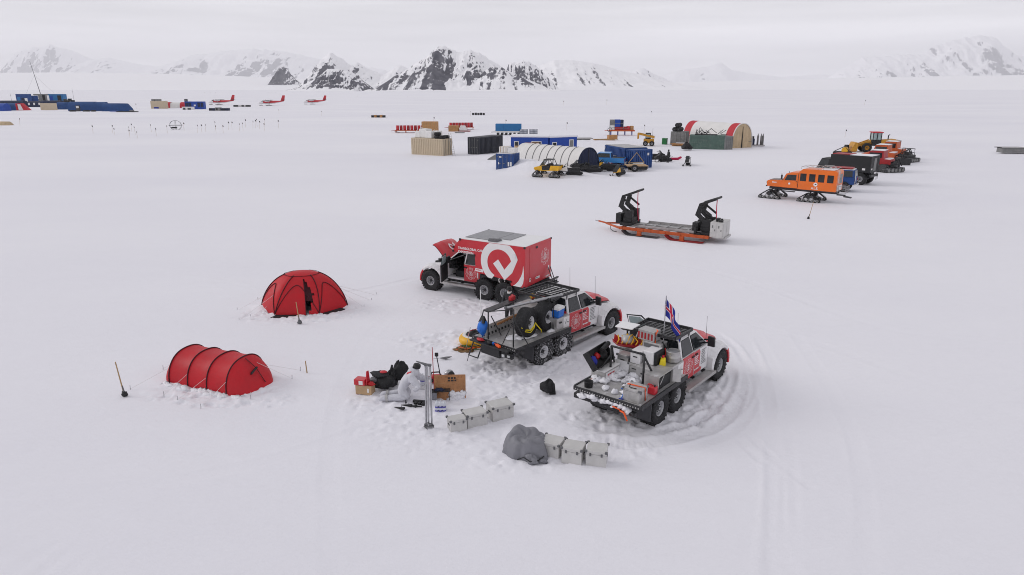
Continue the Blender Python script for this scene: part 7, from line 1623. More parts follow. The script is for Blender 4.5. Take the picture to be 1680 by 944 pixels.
# snowmobiles
def snowmobile(body, cowl, lite='glass'):
    t = thing('snowmobile', 'snowmobile', 'snowmobile', (0, 0, 0), 0, 'snowmobiles about the store yard')
    MB().prism([(-1.2, .34), (.4, .34), (.9, .36), (1.25, .52), (1.05, .74), (.55, .92), (.25, .80), (-.2, .60), (-1.25, .52)], -.24, .24, 'y').build('chassis', M[body], t, .04)
    MB().hexa([(.15, -.36, .40), (1.15, -.28, .42), (1.15, .28, .42), (.15, .36, .40), (.25, -.28, .92), (.85, -.20, .82), (.85, .20, .82), (.25, .28, .92)]).build('cowl', M[cowl], t, .06)
    MB().hexa([(.62, -.26, .86), (.70, -.24, .85), (.70, .24, .85), (.62, .26, .86), (.30, -.22, 1.25), (.36, -.20, 1.25), (.36, .20, 1.25), (.30, .22, 1.25)]).build('windshield', M[lite], t)
    MB().prism([(-1.15, .58), (.12, .62), (.12, .76), (-.5, .80), (-1.2, .84)], -.19, .19, 'y').build('seat', M['black'], t, .05)
    MB().tube([(.12, -.40, 1.02), (.22, -.15, 1.06), (.22, .15, 1.06), (.12, .40, 1.02)], .03, 6).build('handlebar', M['black'], t)
    q = MB(); q.prism([(-1.55, .20), (-1.42, .03), (.2, .0), (.45, .20), (.2, .38), (-1.4, .36)], -.22, .22, 'y'); q.build('track', M['tyre'], t, .03)
    for s in (-1, 1):
        q = MB(); q.grid(lambda u, v: (.35 + 1.1 * u, s * .46 - .08 + .16 * v, .02 + .20 * max(0, (u - .75) / .25) ** 1.5), 12, 3); q.grid(lambda u, v: (.35 + 1.1 * u, s * .46 + .08 - .16 * v, .0 + .20 * max(0, (u - .75) / .25) ** 1.5), 12, 3); q.tube([(.85, s * .46, .04), (.80, s * .28, .42)], .035, 6); q.build('ski', M['black'], t)
    q = MB(); q.tube([(-1.25, -.22, .56), (-1.5, -.22, .72), (-1.5, .22, .72), (-1.25, .22, .56)], .02, 5); q.build('rear_bar', M['blackm'], t)
    return t
sA = snowmobile('black', 'black'); sB = snowmobile('black', 'yellow'); sC = snowmobile('blackm_snow', 'label')
def setsn(o, px, rz, lab): o.location = on(*px); o.rotation_euler = (0, 0, R(rz)); o['label'] = lab
setsn(sA, (966, 288), 190, 'black snowmobile parked across the navy curtain'); setsn(sB, (1015, 289), 238, 'yellow nosed snowmobile nearest the flat trailer'); setsn(sC, (1128, 272), 250, 'dark snowmobile with a pale screen alone on open snow')
copy_tree(sA, on(951, 288), R(200), 'black snowmobile behind the yellow side-by-side'); copy_tree(sA, on(1000, 282), R(170), 'black snowmobile under the light blue pickup tail'); copy_tree(sA, on(1078, 262), R(20), 'black snowmobile by the corner of the small blue container'); copy_tree(sA, on(1086, 266), R(200), 'black snowmobile closest to the standing figure in black')
copy_tree(sB, on(991, 279), R(150), 'yellow nosed snowmobile beside the pickup tracks')
o = copy_tree(sC, on(934, 292), R(165), 'frosted snowmobile lying low by the yellow side-by-side')
# side-by-side on tracks
UT = thing('side_by_side', 'yellow and black side-by-side buggy on tracks before the white tent', 'buggy', gl(4.15, 77.9), R(155))
MB().prism([(-1.4, .75), (1.3, .65), (1.55, .85), (1.45, 1.05), (.6, 1.22), (.5, .95), (-.4, .95), (-.5, 1.28), (-1.5, 1.28)], -.72, .72, 'y').build('body', M['yellow'], UT, .04)
for s in (1, -1): MB().hexa([(-.38, s * .725, .78), (.52, s * .725, .74), (.52, s * .70, .74), (-.38, s * .70, .78), (-.38, s * .725, 1.3), (.58, s * .725, 1.22), (.58, s * .70, 1.22), (-.38, s * .70, 1.3)]).build('door', M['black'], UT)
q = MB()
for y in (-.66, .66): q.tube([(.85, y, 1.15), (.35, y * .92, 1.85), (-.45, y * .92, 1.90), (-.75, y, 1.25)], .04, 6); q.tube([(-.25, y, 1.2), (-.25, y * .92, 1.88)], .035, 6)
q.build('roll_cage', M['black'], UT); MB().box(-.55, .40, -.64, .64, 1.88, 1.95).build('roof', M['black'], UT, .03)
MB().hexa([(.80, -.60, 1.2), (.84, -.60, 1.2), (.84, .60, 1.2), (.80, .60, 1.2), (.36, -.55, 1.83), (.40, -.55, 1.83), (.40, .55, 1.83), (.36, .55, 1.83)]).build('windscreen', M['glass_pale'], UT)
MB().box(-.35, .05, -.6, .6, .9, 1.45).build('seat', M['black'], UT, .05); MB().box(-1.5, -.6, -.66, .66, 1.283, 1.32).build('cargo_bed', M['black'], UT)
for x in (1.05, -1.0):
    for s in (-1, 1): track_unit(UT, x, s * .78, 1.25, .70, .30, 4)
# the figure in black
P3, hd = standing('person', 'person all in black standing by the snowmobiles', on(1096, 268), R(-70), [M['black'], M['black'], M['skin'], M['black']])
MB().lathe([(.001, .14), (.07, .13), (.11, .09), (.118, .02), (.11, -.05)], 14, X=Matrix.Translation(hd)).build('hat', M['black'], P3)
o = thing('pulk_sled', 'magenta pulk sled on the snow behind the figure in black', 'sled', on(1106, 263), R(4)); q = MB(); q.grid(lambda u, v: (-1.0 + 2.0 * u, -.3 + .6 * v, .05 + .25 * abs(2 * v - 1) ** 2 + .2 * max(0, (u - .8) / .2)), 14, 7); q.grid(lambda u, v: (-1.0 + 2.0 * u, .3 - .6 * v, .0 + .25 * abs(2 * v - 1) ** 2 + .2 * max(0, (u - .8) / .2)), 14, 7); q.build('hull', M['pink'], o); MB().box(-.6, .5, -.2, .2, .06, .2).build('sled_load', M['pink'], o, .05)
# hangar tent with red end bands
v0 = Vector((37.0, 117.2)); v1 = Vector((31.4, 128.4)); L_ = (v1 - v0).length; h = math.atan2(v1.y - v0.y, v1.x - v0.x)
HG = thing('hangar_tent', 'big white arched hangar tent with red end bands and beige curtain', 'tent', Vector((v0.x, v0.y, gz(*v0) - .1)), h)
Wh, Hh_ = 2.3, 4.15
def harch(v): t = math.pi * v; c, s_ = math.cos(t), math.sin(t); return (-Wh * (1 - math.copysign(abs(c) ** .9, c)), Hh_ * s_ ** .75 if s_ > 1e-6 else 0)
q = MB(); n = 24; cuts = [0, .14, .86, 1.0]
for i, (u0, u1) in enumerate(zip(cuts[:-1], cuts[1:])):
    q.grid(lambda u, v: (L_ * (u0 + (u1 - u0) * u), harch(1 - v)[0], harch(1 - v)[1] * (1 - .012 * math.sin(math.pi * u * 3) ** 2)), 13, n + 1, 0 if i == 1 else 1)
q.build('canopy', [M['fabric'], M['fabric_red']], HG)
q = MB()
def hc(u, v): y = -2 * Wh * u; s_ = max(0, 1 - ((y + Wh) / Wh) ** 2); return (.05 + .07 * math.sin(u * 40) * (1 - .6 * v), y, Hh_ * .985 * s_ ** .40 * v)
q.grid(hc, 81, 8); q.build('front_curtain', M['canvas'], HG); q = MB(); q.hexa([(-.03, -Wh - .12, 0), (.02, -Wh - .12, 0), (.02, -Wh + .12, 0), (-.03, -Wh + .12, 0), (-.03, -Wh - .02, 3.6), (.02, -Wh - .02, 3.6), (.02, -Wh + .02, 3.6), (-.03, -Wh + .02, 3.6)]); q.build('curtain_gap', M['black'], HG)
MB().tube([(0, *harch(v / 24)) for v in range(25)], .09, 6).build('front_hoop', M['fabric'], HG)
gcn = container('shipping_container', 'weathered green container with scrap metal on its roof', (29.56, 116.19), R(-18), 5.7, 2.2, 2.25, 'gcont', doors=None, snow_roof=False)
o = container('shipping_container', 'short dark grey container end to end with the green one', (34.95, 114.42), R(12), 1.5, 2.0, 2.15, 'greyc', doors=None, snow_roof=False)
o = local_thing(gcn, 'scrap_pile', 'tangled dark metal frames on the green container roof', 'scrap metal', 2.6, 1.1, 2.29); q = MB(); rs = random.Random(8)
for k in range(22): a = Vector((rs.uniform(-2.0, 2.4), rs.uniform(-.7, .7), rs.uniform(.05, .4))); q.tube([a, a + Vector((rs.uniform(-1.1, 1.1), rs.uniform(-.5, .5), rs.uniform(-.05, 1.0)))], .045, 5)
q.box(-1.8, 1.8, -.6, .6, 0, .12); q.build('metal_frame', M['blackm_snow'], o)
gc2 = container('shipping_container', 'grey double door container with black rolls on top', (28.3, 124.48), R(-34), 2.3, 3.0, 2.3, 'greyc', doors='y0', snow_roof=False)
for k, (x, y, z) in enumerate(((.5, .8, 2.34), (1.3, .8, 2.34), (.9, 1.0, 3.05))):
    o = local_thing(gc2, 'black_roll', ['black roll at the corner of the grey container roof', 'black roll beside the red hangar band', 'black roll lying topmost on the other two'][k], 'roll', x, y, z, group='black rolls on the grey container'); MB().cyl((0, -.6, .38), (0, 1.0, .38), .38, seg=14).build('roll', M['cloth_b'], o); MB().cyl((0, -.62, .38), (0, -.60, .38), .12, seg=10).build('roll_core', M['flap'], o)
o = thing('waste_bin', 'small green bin beside the grey double door container', 'bin', gl(27.4, 124.9), R(-30)); MB().box(-.4, .4, -.4, .4, 0, 1.0).build('bin_body', M['green'], o, .03); MB().box(-.43, .43, -.43, .43, 1.003, 1.08).build('lid', M['green'], o, .02)
o = thing('timber_heap', 'heap of pinkish timber at the foot of the hangar band', 'timber', on(1118, 240), R(-20)); q = MB(); rs = random.Random(3)
for k in range(14): y = rs.uniform(-.9, .9); q.box(-1.6 + rs.uniform(-.3, .3), 1.5 + rs.uniform(-.3, .3), y, y + .16, .02 + .14 * (k % 3), .14 + .14 * (k % 3))
q.build('plank', M['crate'], o); MB().box(-1.0, .6, -.3, .3, .44, .55).build('plank_snow', M['snow'], o, .05)
o = thing('gas_bottle_rack', 'rack with tall gas bottles and a dark pump beside the hangar', 'rack', gl(42.6, 121.8), R(-10)); MB().box(-1.5, 1.5, -.6, .6, .1, .25).build('rack_base', M['alu_snow'], o); MB().box(-1.3, -.2, -.4, .4, .25, 1.3).build('pump', M['navy'], o, .05); MB().box(-1.1, -.3, -.3, .3, 1.3, 1.7).build('pump_top', M['black'], o, .05)
for x in (.35, .9, 1.2): MB().lathe([(.001, .25), (.16, .25), (.16, 1.7), (.08, 1.95), (.05, 2.15), (.001, 2.15)], 12, X=T(x, 0, 0)).build('gas_bottle', M['greyc'], o)
o = thing('shelter_box', 'tan board box leaning at the hangar front', 'box', gl(40.6, 119.4), R(-10)); MB().box(-.4, .4, -.4, .4, 0, 1.0).build('side_panel', M['canvas'], o, .03); MB().box(-.42, .42, -.42, .42, 1.003, 1.06).build('lid', M['greyc'], o)
# skid loader
SK = thing('skid_loader', 'small yellow skid loader with raised arms before the hangar', 'loader', on(1064, 240), R(168)); MB().box(-.9, .9, -.6, .6, .45, 1.2).build('body', M['yellow_cat'], SK, .05); MB().box(-.3, .6, -.5, .5, 1.2, 2.2).build('cab', M['black'], SK, .04); MB().box(-.2, .5, -.51, .51, 1.4, 2.05).build('cab_glass', M['glass_pale'], SK)
for s in (1, -1): MB().hexa([(-.95, s * .68, 1.3), (1.7, s * .68, 1.9), (1.7, s * .56, 1.9), (-.95, s * .56, 1.3), (-.95, s * .68, 1.65), (1.7, s * .68, 2.2), (1.7, s * .56, 2.2), (-.95, s * .56, 1.65)]).build('lift_arm', M['yellow_cat'], SK)
MB().box(1.72, 2.0, -.8, .8, 1.2, 2.2).build('bucket', M['yellow_cat'], SK, .04)
for x in (.55, -.55):
    for s in (-1, 1): wheel(SK, x, s * .75, .42, r=.44, w=.3, s=s, lugs=False)
MB().cyl((-.6, .3, 1.2), (-.6, .3, 3.0), .02, seg=5).build('antenna', M['blackm'], SK)
# drums on sleds: one sled each row, every drum a thing
def drum_sled(label, p0, p1, n, group, rows=1, two=True):
    a, b = Vector(p0), Vector(p1); L_ = (b - a).length; t = thing('cargo_sled', label, 'sled', Vector((a.x, a.y, gz(a.x, a.y))), math.atan2(b.y - a.y, b.x - a.x))
    MB().box(-.2, L_ + .2, -.1, 1.3, .45, .58).build('deck', M['orange_dark'], t); q = MB()
    for y in (.05, 1.1): q.grid(lambda u, v: (-.4 + (L_ + .6) * u, y - .12 + .3 * v, .03 + .4 * max(0, (.12 - u) / .12)), 16, 3); q.grid(lambda u, v: (-.4 + (L_ + .6) * u, y + .18 - .3 * v, .0 + .4 * max(0, (.12 - u) / .12)), 16, 3)
    q.build('ski', M['maroon'], t); q = MB()
    for k in range(5): q.box(L_ * k / 4 - .05, L_ * k / 4 + .05, 0, 1.2, .05, .45)
    q.build('runner_leg', M['orange_dark'], t); MB().tube([(-.2, .6, .5), (-1.2, .6, .4)], .05, 5).build('drawbar', M['maroon'], t)
    first = None
    for k in range(n):
        for r_ in range(rows):
            lab = f'{["red", "frosted red", "dark red"][k % 3]} fuel drum ' + ('at the drawbar end' if k == 0 else 'at the tail end' if k == n - 1 else ['second from the drawbar', 'third from the drawbar', 'fourth from the drawbar', 'fifth from the drawbar', 'sixth from the drawbar', 'seventh from the drawbar', 'eighth from the drawbar', 'ninth from the drawbar', 'tenth from the drawbar'][k - 1]) + ' of ' + group[1]
            o = local_thing(t, 'fuel_drum', lab, 'drum', L_ * (k + .5) / n, .35 + .6 * r_, .585, group=group[0])
            d = MB().lathe([(.001, 0), (.34, 0), (.34, .32), (.355, .34), (.34, .36), (.34, .66), (.355, .68), (.34, .70), (.34, 1.05), (.001, 1.04)], 14).build('drum_shell', M['maroon' if k % 2 else 'red_snow'], o); MB().cyl((.12, 0, 1.04), (.12, 0, 1.07), .04, seg=6).build('bung', M['black'], o)
    return t
drum_sled('orange sled with a long row of red fuel drums behind the tan container', (-26.4, 158.7), (-17.5, 158.9), 11, ('fuel drums on the long orange sled', 'the long drum row'))
drum_sled('red sled with upright drums beside the far wooden crate', (-15.4, 172.0), (-9.6, 172.6), 8, ('fuel drums on the red sled', 'the short drum row'))
o = thing('wooden_crate', 'large slatted brown crate above the tan container', 'crate', gl(-20.2, 156.5), R(-10)); MB().box(0, 3.4, 0, 1.8, .3, 2.6).build('side_panel', M['crate'], o); q = MB()
for k in range(8): q.box(.02 + k * .46, .12 + k * .46, -.03, -.002, .3, 2.6)
q.build('slat', M['wood'], o); MB().box(.2, 3.2, .1, 1.7, 0, .3).build('skid', M['crate'], o)
o = thing('wooden_crate', 'low brown crate with a white tank beside the red drum sled', 'crate', gl(-14.9, 164.0), R(-8)); MB().box(0, 2.3, 0, 1.4, 0, 1.35).build('side_panel', M['crate'], o); q = MB()
for k in range(5): q.box(.05 + k * .5, .13 + k * .5, -.03, -.002, 0, 1.35)
q.build('slat', M['wood'], o)
o = thing('water_tank', 'white tank with a sloped top beside the low brown crate', 'tank', gl(-12.3, 163.8), R(-8)); MB().hexa([(0, 0, .2), (1.7, 0, .2), (1.7, 1.2, .2), (0, 1.2, .2), (.1, .1, 1.35), (1.2, .1, 1.35), (1.2, 1.1, 1.35), (.1, 1.1, 1.35)]).build('tank_body', M['bag'], o, .08); MB().box(-.3, 2.4, -.1, 1.3, .04, .2).build('tank_skid', M['maroon'], o)
o = thing('cargo_skid', 'flat grey cargo skid lying on snow before the red drum sled', 'skid', gl(-12.0, 158.5), R(-8)); MB().box(-.9, 1.2, -.5, .5, .05, .18).build('skid_deck', M['greyc'], o)
BB = thing('blue_cargo_box', 'long bright blue box standing on a black sled', 'cargo box', gl(-3.6, 152.0), R(-3)); MB().box(0, 5.6, 0, 2.0, .85, 2.35).build('box_body', M['blue_box'], BB, .03); q = MB(); q.box(-.3, 5.9, .05, .25, .50, .84); q.box(-.3, 5.9, 1.7, 1.9, .50, .84); q.build('sled_frame', M['label'], BB); q = MB()
for k in range(6): q.cyl((.5 + k * .9, -.1, .25), (.5 + k * .9, 2.1, .25), .25, seg=12)
q.build('roller', M['black'], BB); MB().tube([(-.3, 1, .6), (-1.0, 1, .55)], .06, 5).build('drawbar', M['blackm'], BB); MB().box(1.78, 1.82, -.015, -.002, .9, 2.3).build('box_seam', M['blue'], BB)
for k in range(2):
    o = thing('tank_cage', ['wire caged water tank nearest the long blue box', 'wire caged water tank at the far side of its pallet'][k], 'tank', gl(1.6 + k * 2.05, 146.5), R(-3), 'wire caged tanks on pallets'); MB().box(.06, 1.64, .06, 1.14, .16, 1.42).build('tank_body', M['clear'], o, .05); q = MB()
    for i in range(7): q.box(i * .27, i * .27 + .05, -.02, .02, .15, 1.5); q.box(i * .27, i * .27 + .05, 1.18, 1.22, .15, 1.5)
    for z in (.2, .6, 1.0, 1.46): q.box(0, 1.7, -.03, -.021, z, z + .05)
    q.build('cage', M['navy'], o); MB().box(-.1, 1.8, -.1, 1.3, 0, .15).build('pallet', M['greyc'], o)
# sled with stacked blue and grey boxes
RS = thing('cargo_sled', 'red sled stacked with a blue and grey box tower', 'sled', gl(21.0, 150.5), R(-3)); MB().box(0, 5.4, 0, 1.8, .85, 1.15).build('deck', M['orange_dark'], RS); q = MB()
for x in (.3, 1.8, 3.3, 4.8):
    for y in (.1, 1.6): q.box(x, x + .12, y, y + .12, 0, .85)
q.build('leg', M['flagblue'], RS); MB().tube([(0, .9, 1.0), (-1.0, .9, 1.0)], .07, 6).build('drawbar', M['orange_dark'], RS)
for lab, x, w, z, h_, m in (('grey lower box at the drawbar end of the box tower', .1, .95, 1.16, .95, 'bag'), ('grey upper box above the grey lower one', .1, .95, 2.12, 1.15, 'greyc'), ('tall royal blue box in the middle of the box tower', 1.1, 1.2, 1.8, 1.5, 'blue_royal'), ('narrow dark blue box beside the tall blue one', 2.35, .6, 1.8, 1.45, 'navy'), ('low red box under the blue boxes', 1.1, 1.85, 1.16, .62, 'maroon'), ('red crate next to the box tower', 3.1, .75, 1.16, .65, 'maroon'), ('brown crate at the tail of the box sled', 4.45, .7, 1.16, .8, 'crate'), ('red and white crate before the tail crate', 3.75, .6, 1.16, .75, 'red_snow')):
    o = local_thing(RS, 'cargo_box', lab, 'box', x, .2, z, group='boxes on the red sled'); MB().box(0, w, 0, 1.4, 0, h_).build('box_body', M[m], o, .02); MB().box(-.01, w + .01, -.012, 1.41, h_ * .46, h_ * .52).build('box_band', M['greyc'], o)
o = thing('ramp_stack', 'flat bundle of pale metal ramps lying on snow', 'ramps', gl(13.2, 133.0), R(6)); q = MB()
for k in range(6): q.box(-2.0, 2.1, -1.0 + k * .36, -.72 + k * .36, .25, .40)
q.build('ramp', M['alu_snow'], o); MB().box(-1.6, 1.6, -.9, 1.0, 0, .24).build('support', M['greyc'], o); o.name = 'metal_ramp'
o = thing('plank_sled', 'low wooden plank sled with a brown crate beside the ramps', 'sled', gl(17.6, 131.8), R(14)); MB().box(-2.2, 2.4, -.6, .6, .12, .25).build('deck', M['wood'], o); MB().box(.6, 2.3, -.5, .5, .25, .95).build('crate_body', M['crate'], o); MB().hexa([(-2.3, -.6, 0), (1.8, -.6, 0), (1.8, -.5, 0), (-2.3, -.5, 0), (-2.6, -.6, .3), (1.8, -.6, .1), (1.8, -.5, .1), (-2.6, -.5, .3)]).build('runner', M['crate'], o)
o = thing('marker_mast', 'thin mast with a round dish beside the ramps', 'mast', gl(19.0, 136.0), 0); MB().cyl((0, 0, 0), (0, 0, 3.6), .05, seg=6).build('mast_tube', M['blackm'], o); MB().tube([(.45 * math.cos(a), -.06, 1.9 + .38 * math.sin(a)) for a in [k * math.pi / 7 for k in range(14)]], .05, 5, closed=True).build('dish_ring', M['blackm'], o)
o = thing('steel_tank', 'long pale grey tank lying at the east side of the plain', 'tank', on(1672, 252), R(-4)); MB().box(-3.0, 4.0, -.8, .8, .15, .85).build('tank_body', M['greyc'], o, .05); MB().box(-3.2, .2, -.85, .85, .88, .98).build('lid', M['alu_snow'], o); MB().tube([(-3.2, -.7, .95), (-4.3, -.7, 1.02)], .05, 5).build('drawbar', M['blackm'], o)
for px, lab, m in (((785, 189), 'far row of black pallets', 'black'), ((621, 193), 'far pile of brown and black pallets', 'crate')):
    o = thing('pallet_row', lab + ' alone on the plain', 'pallets', on(*px), 0)
    for k in range(5): MB().box(-2.4 + k * 1.0, -1.6 + k * 1.0, -.6, .6, 0, .75 + .1 * (k % 2)).build('pallet', M[m if k % 2 else 'black'], o)
# ------------------------------------------------------------------ distant main camp, aircraft and flags
def far(px, py): p = at(px, py); p.z = gz(p.x, p.y) - .05; return p
def mpp(py): return at(840, py).y / FPX * 1.03      # metres per photo pixel at that ground row
def long_tent(label, px0, px1, py, h_px, body, slope=.0, depth=5.0, end=None, windows=0, name='camp_tent', rz=0, hood=0.0):
    a = far(px0, py); w = (px1 - px0) * mpp(py); hh = h_px * mpp(py); t = thing(name, label, 'tent', a, R(rz))
    q = MB(); n = 10
    prof = [(depth * .5 - depth * .5 * math.cos(math.pi * k / n), hh * math.sin(math.pi * k / n) ** .6) for k in range(n + 1)]
    prof[0] = (0, 0); prof[-1] = (depth, 0)
    vs = []
    cols = [0, .04, .9, 1.0] if hood else [0, 1.0]; sc = [1, 1, 1, .55] if hood else [1, 1]
    if hood: cols = [0, .5, .88, 1.0]; sc = [1, 1, .98, .45]
    for c_, s_ in zip(cols, sc): vs += [(w * c_, depth / 2 + (y - depth / 2) * (.6 + .4 * s_), z * s_) for y, z in prof]
    m = n + 1; fs = [(i * m + k, (i + 1) * m + k, (i + 1) * m + k + 1, i * m + k + 1) for i in range(len(cols) - 1) for k in range(n)]
    q.add(vs, fs, 0, True); q.add(vs[:m], [tuple(reversed(range(m)))]); q.add(vs[-m:], [tuple(range(m))])
    q.build('canopy', M[body], t)
    if end:
        q = MB(); lo = -.02
        q.add([(w * .995, -.05, 0), (w * .995, -.05, hh * .96), (w * 1.03 + 1.2, depth * .3, hh * .96), (w + 4.4, depth * .3, 0), (w + 4.4, depth * .8, 0), (w + 1.2, depth * .8, hh * .96), (w * .995, depth, hh * .96), (w * .995, depth, 0)], [(0, 3, 2, 1), (2, 3, 4, 5), (7, 6, 5, 4), (1, 2, 5, 6)]); q.build('end_canopy', M[end], t)
        q = MB(); q.hexa([(w + .9, -.16 + depth * .06, .2), (w + 2.5, depth * .17, .2), (w + 2.5, depth * .20, .2), (w + .9, depth * .1, .2), (w + .7, -.16 + depth * .08, hh * .85), (w + 1.3, depth * .2, hh * .85), (w + 1.3, depth * .26, hh * .85), (w + .7, depth * .12, hh * .85)]); q.build('door_panel', M['label'], t)
    for k in range(windows):
        MB().box(w * (k + .5) / windows - .45, w * (k + .5) / windows + .45, -.05 + depth * .02, depth * .05, hh * .35, hh * .72).build('window', M['label'], t)
    return t
long_tent('blue camp tent ending in a red and white sloped hood', -12, 25, 181.5, 11, 'blue_canvas', end='fabric_red')
long_tent('bright blue short tent beside the red hooded tent', -30, 4, 182.5, 11.5, 'blue_royal')
long_tent('dark navy arched tent with three pale windows', 44, 68, 176, 9, 'navy', windows=3)
long_tent('navy tent row behind the tan windbreak wall', 66, 96, 174, 8, 'navy')
long_tent('grey blue long tent behind the red hooded tent', -20, 34, 174, 8, 'navy')
long_tent('blue rounded tent directly beside the tan windbreak wall', 92, 113, 180, 11, 'blue_canvas', hood=.2)
long_tent('long blue mess tent with a stove box at its wall', 112, 152, 182.5, 14, 'blue_canvas')
long_tent('blue tent between the long mess tent and the round ended one', 150, 170, 182.5, 13.5, 'blue_canvas')
long_tent('round ended low blue tent at the end of the camp row', 167, 208, 183, 12, 'blue_canvas', hood=.3)
def far_box(name, label, cat, px0, px1, py, h_px, m, depth=3.0, feats=(), lift=0, roof='snow', group=None):
    a = far(px0, py); k = mpp(py); w = (px1 - px0) * k; hh = h_px * k; t = thing(name, label, cat, a, 0, group)
    MB().box(0, w, 0, depth, lift * k, hh).build('wall', M[m], t, .03)
    if roof: MB().box(-.1, w + .1, -.1, depth + .1, hh + .003, hh + .18).build('roof', M[roof], t)
    for u0, u1, z0, z1, mm in feats: MB().box(w * u0, w * u1, -.06, -.003, hh * z0, hh * z1).build('window' if mm != 'black' else 'door', M[mm], t)
    return t
far_box('windbreak_wall', 'tan canvas windbreak wall between the navy and blue tents', 'windbreak', 67, 92, 181, 10.5, 'tan', .5, roof=None)
far_box('stove_box', 'dark framed box leaning on the long mess tent', 'box', 125, 131, 183, 9, 'flap', .6, ((.15, .85, .55, .9, 'label'),), roof=None)
for k, (x0, x1, lab) in enumerate(((114, 122, 'dark cargo pile under the wall of the mess tent'), (136, 145, 'long dark cargo pile before the mess tent door'), (149, 155, 'small dark cargo pile beside the middle blue tent'))):
    far_box('cargo_pile', lab, 'cargo', x0, x1, 183.5, 2.4, 'black', 1.2, ((.1, .4, .2, .9, 'flap'),), roof=None, group='cargo piles before the blue tents')
o = thing('cargo_sled', 'long flat black sled with a blue end in front of the camp tents', 'sled', far(180, 184.5)); k = mpp(184); MB().box(0, 11 * k, 0, 1.6, .3, .65).build('sled_load', M['blue_royal'], o); MB().box(10 * k, 41 * k, .0, 1.6, .15, .45).build('deck', M['black'], o); MB().box(30 * k, 35 * k, .2, 1.4, .45, .95).build('sled_bag', M['tarp'], o)
far_box('camp_hut', 'blue hut with an open porch frame at the back of the camp', 'hut', 28, 46, 170, 14, 'blue', 4, ((.1, .35, .2, .7, 'blue_box'), (.45, .9, .3, .6, 'navy')), group='huts at the back of the camp')
far_box('camp_hut', 'low blue hut between the porch hut and the grey hut', 'hut', 46, 57, 169.5, 11, 'blue', 4, ((.2, .7, .3, .7, 'navy'),), group='huts at the back of the camp')
far_box('camp_hut', 'grey hut with pale windows and a black doorway', 'hut', 57, 80, 169, 13, 'greyc', 4, ((.05, .15, .45, .8, 'label'), (.22, .32, .45, .8, 'label'), (.58, .76, .15, .9, 'black')), group='huts at the back of the camp')
far_box('camp_hut', 'blue hut with dark cargo at its end', 'hut', 81, 104, 169, 13, 'blue_box', 4, ((.1, .3, .3, .8, 'blue_royal'), (.6, .85, .2, .85, 'black')), group='huts at the back of the camp')
far_box('pale_screen', 'pale upright screen beside the porch hut', 'screen', 42, 45.5, 171, 9, 'label', .5, ((.2, .8, .2, .8, 'bag'),), roof=None); far_box('pale_screen', 'pale upright screen between the grey and blue huts', 'screen', 79, 81.5, 170, 12, 'label', .5, ((.2, .8, .2, .8, 'bag'),), roof=None)
far_box('yellow_crate', 'small yellow crate on the snow among the camp tents', 'crate', 51, 56, 172, 3, 'yellow_cat', 2, ((.2, .8, .2, .8, 'crate'),))
for k, (px, lab) in enumerate(((100, 'dark tracked tractor beside the back hut'), (109, 'dark low tractor beyond the back huts'), (116, 'dark truck at the end of the back row'))):
    o = thing('dark_tractor', lab, 'tractor', far(px, 168.5 + (k % 2)), R(10), 'dark vehicles beside the back huts'); MB().box(-2.6, 2.6, -1, 1, .5, 1.7).build('body', M['black'], o, .1); MB().box(-1.2, .8, -.9, .9, 1.7, 2.8).build('cab', M['glass'], o, .1)
    for s in (-1, 1): MB().prism([(-2.4, .3), (-2, 0), (2, 0), (2.5, .4), (2.2, .8), (-2.2, .8)], s * 1.0 - .3, s * 1.0 + .3, 'y').build('track', M['tyre'], o)
a = far(71, 168); k = mpp(168); o = thing('radio_mast', 'tall thin lattice radio mast leaning slightly over the camp', 'mast', a); MB().cyl((0, 0, 0), (-9 * k, 0, 60 * k), .28, .10, 6).build('mast_tube', M['grey'], o); q = MB()
for s in (-1, 1): q.tube([(-6 * k, 0, 40 * k), (s * 10, 8 * s, 0)], .035, 4)
q.build('guy_wire', M['greyc'], o); MB().box(-.8, .8, -.8, .8, 0, 7 * k).build('base_cabinet', M['greyc'], o)
for px, hh in ((19.5, 9), (54, 7), (60, 7), (84, 8), (93, 7), (96, 7), (103, 6), (122, 14)):
    o = thing('camp_pole', f'thin mast behind the camp, {["west of", "above", "beside", "near", "over", "next to", "behind", "east of"][int(px) % 8]} the {["blue", "porch", "grey", "low", "far", "end", "tallest", "last"][int(px) // 2 % 8]} hut', 'pole', far(px, 168), 0, 'thin masts behind the camp huts'); MB().cyl((0, 0, 0), (0, 0, hh * 1.5 * mpp(168)), .09, .05, 5).build('pole_tube', M['grey'], o); MB().box(-.5, .5, -.04, .04, hh * 1.1 * mpp(168), hh * 1.1 * mpp(168) + .1).build('cross_bar', M['grey'], o)
long_tent('tan low tent alone in the snow south of the camp', -14, 13, 206, 6, 'canvas', hood=.4, depth=2.2)
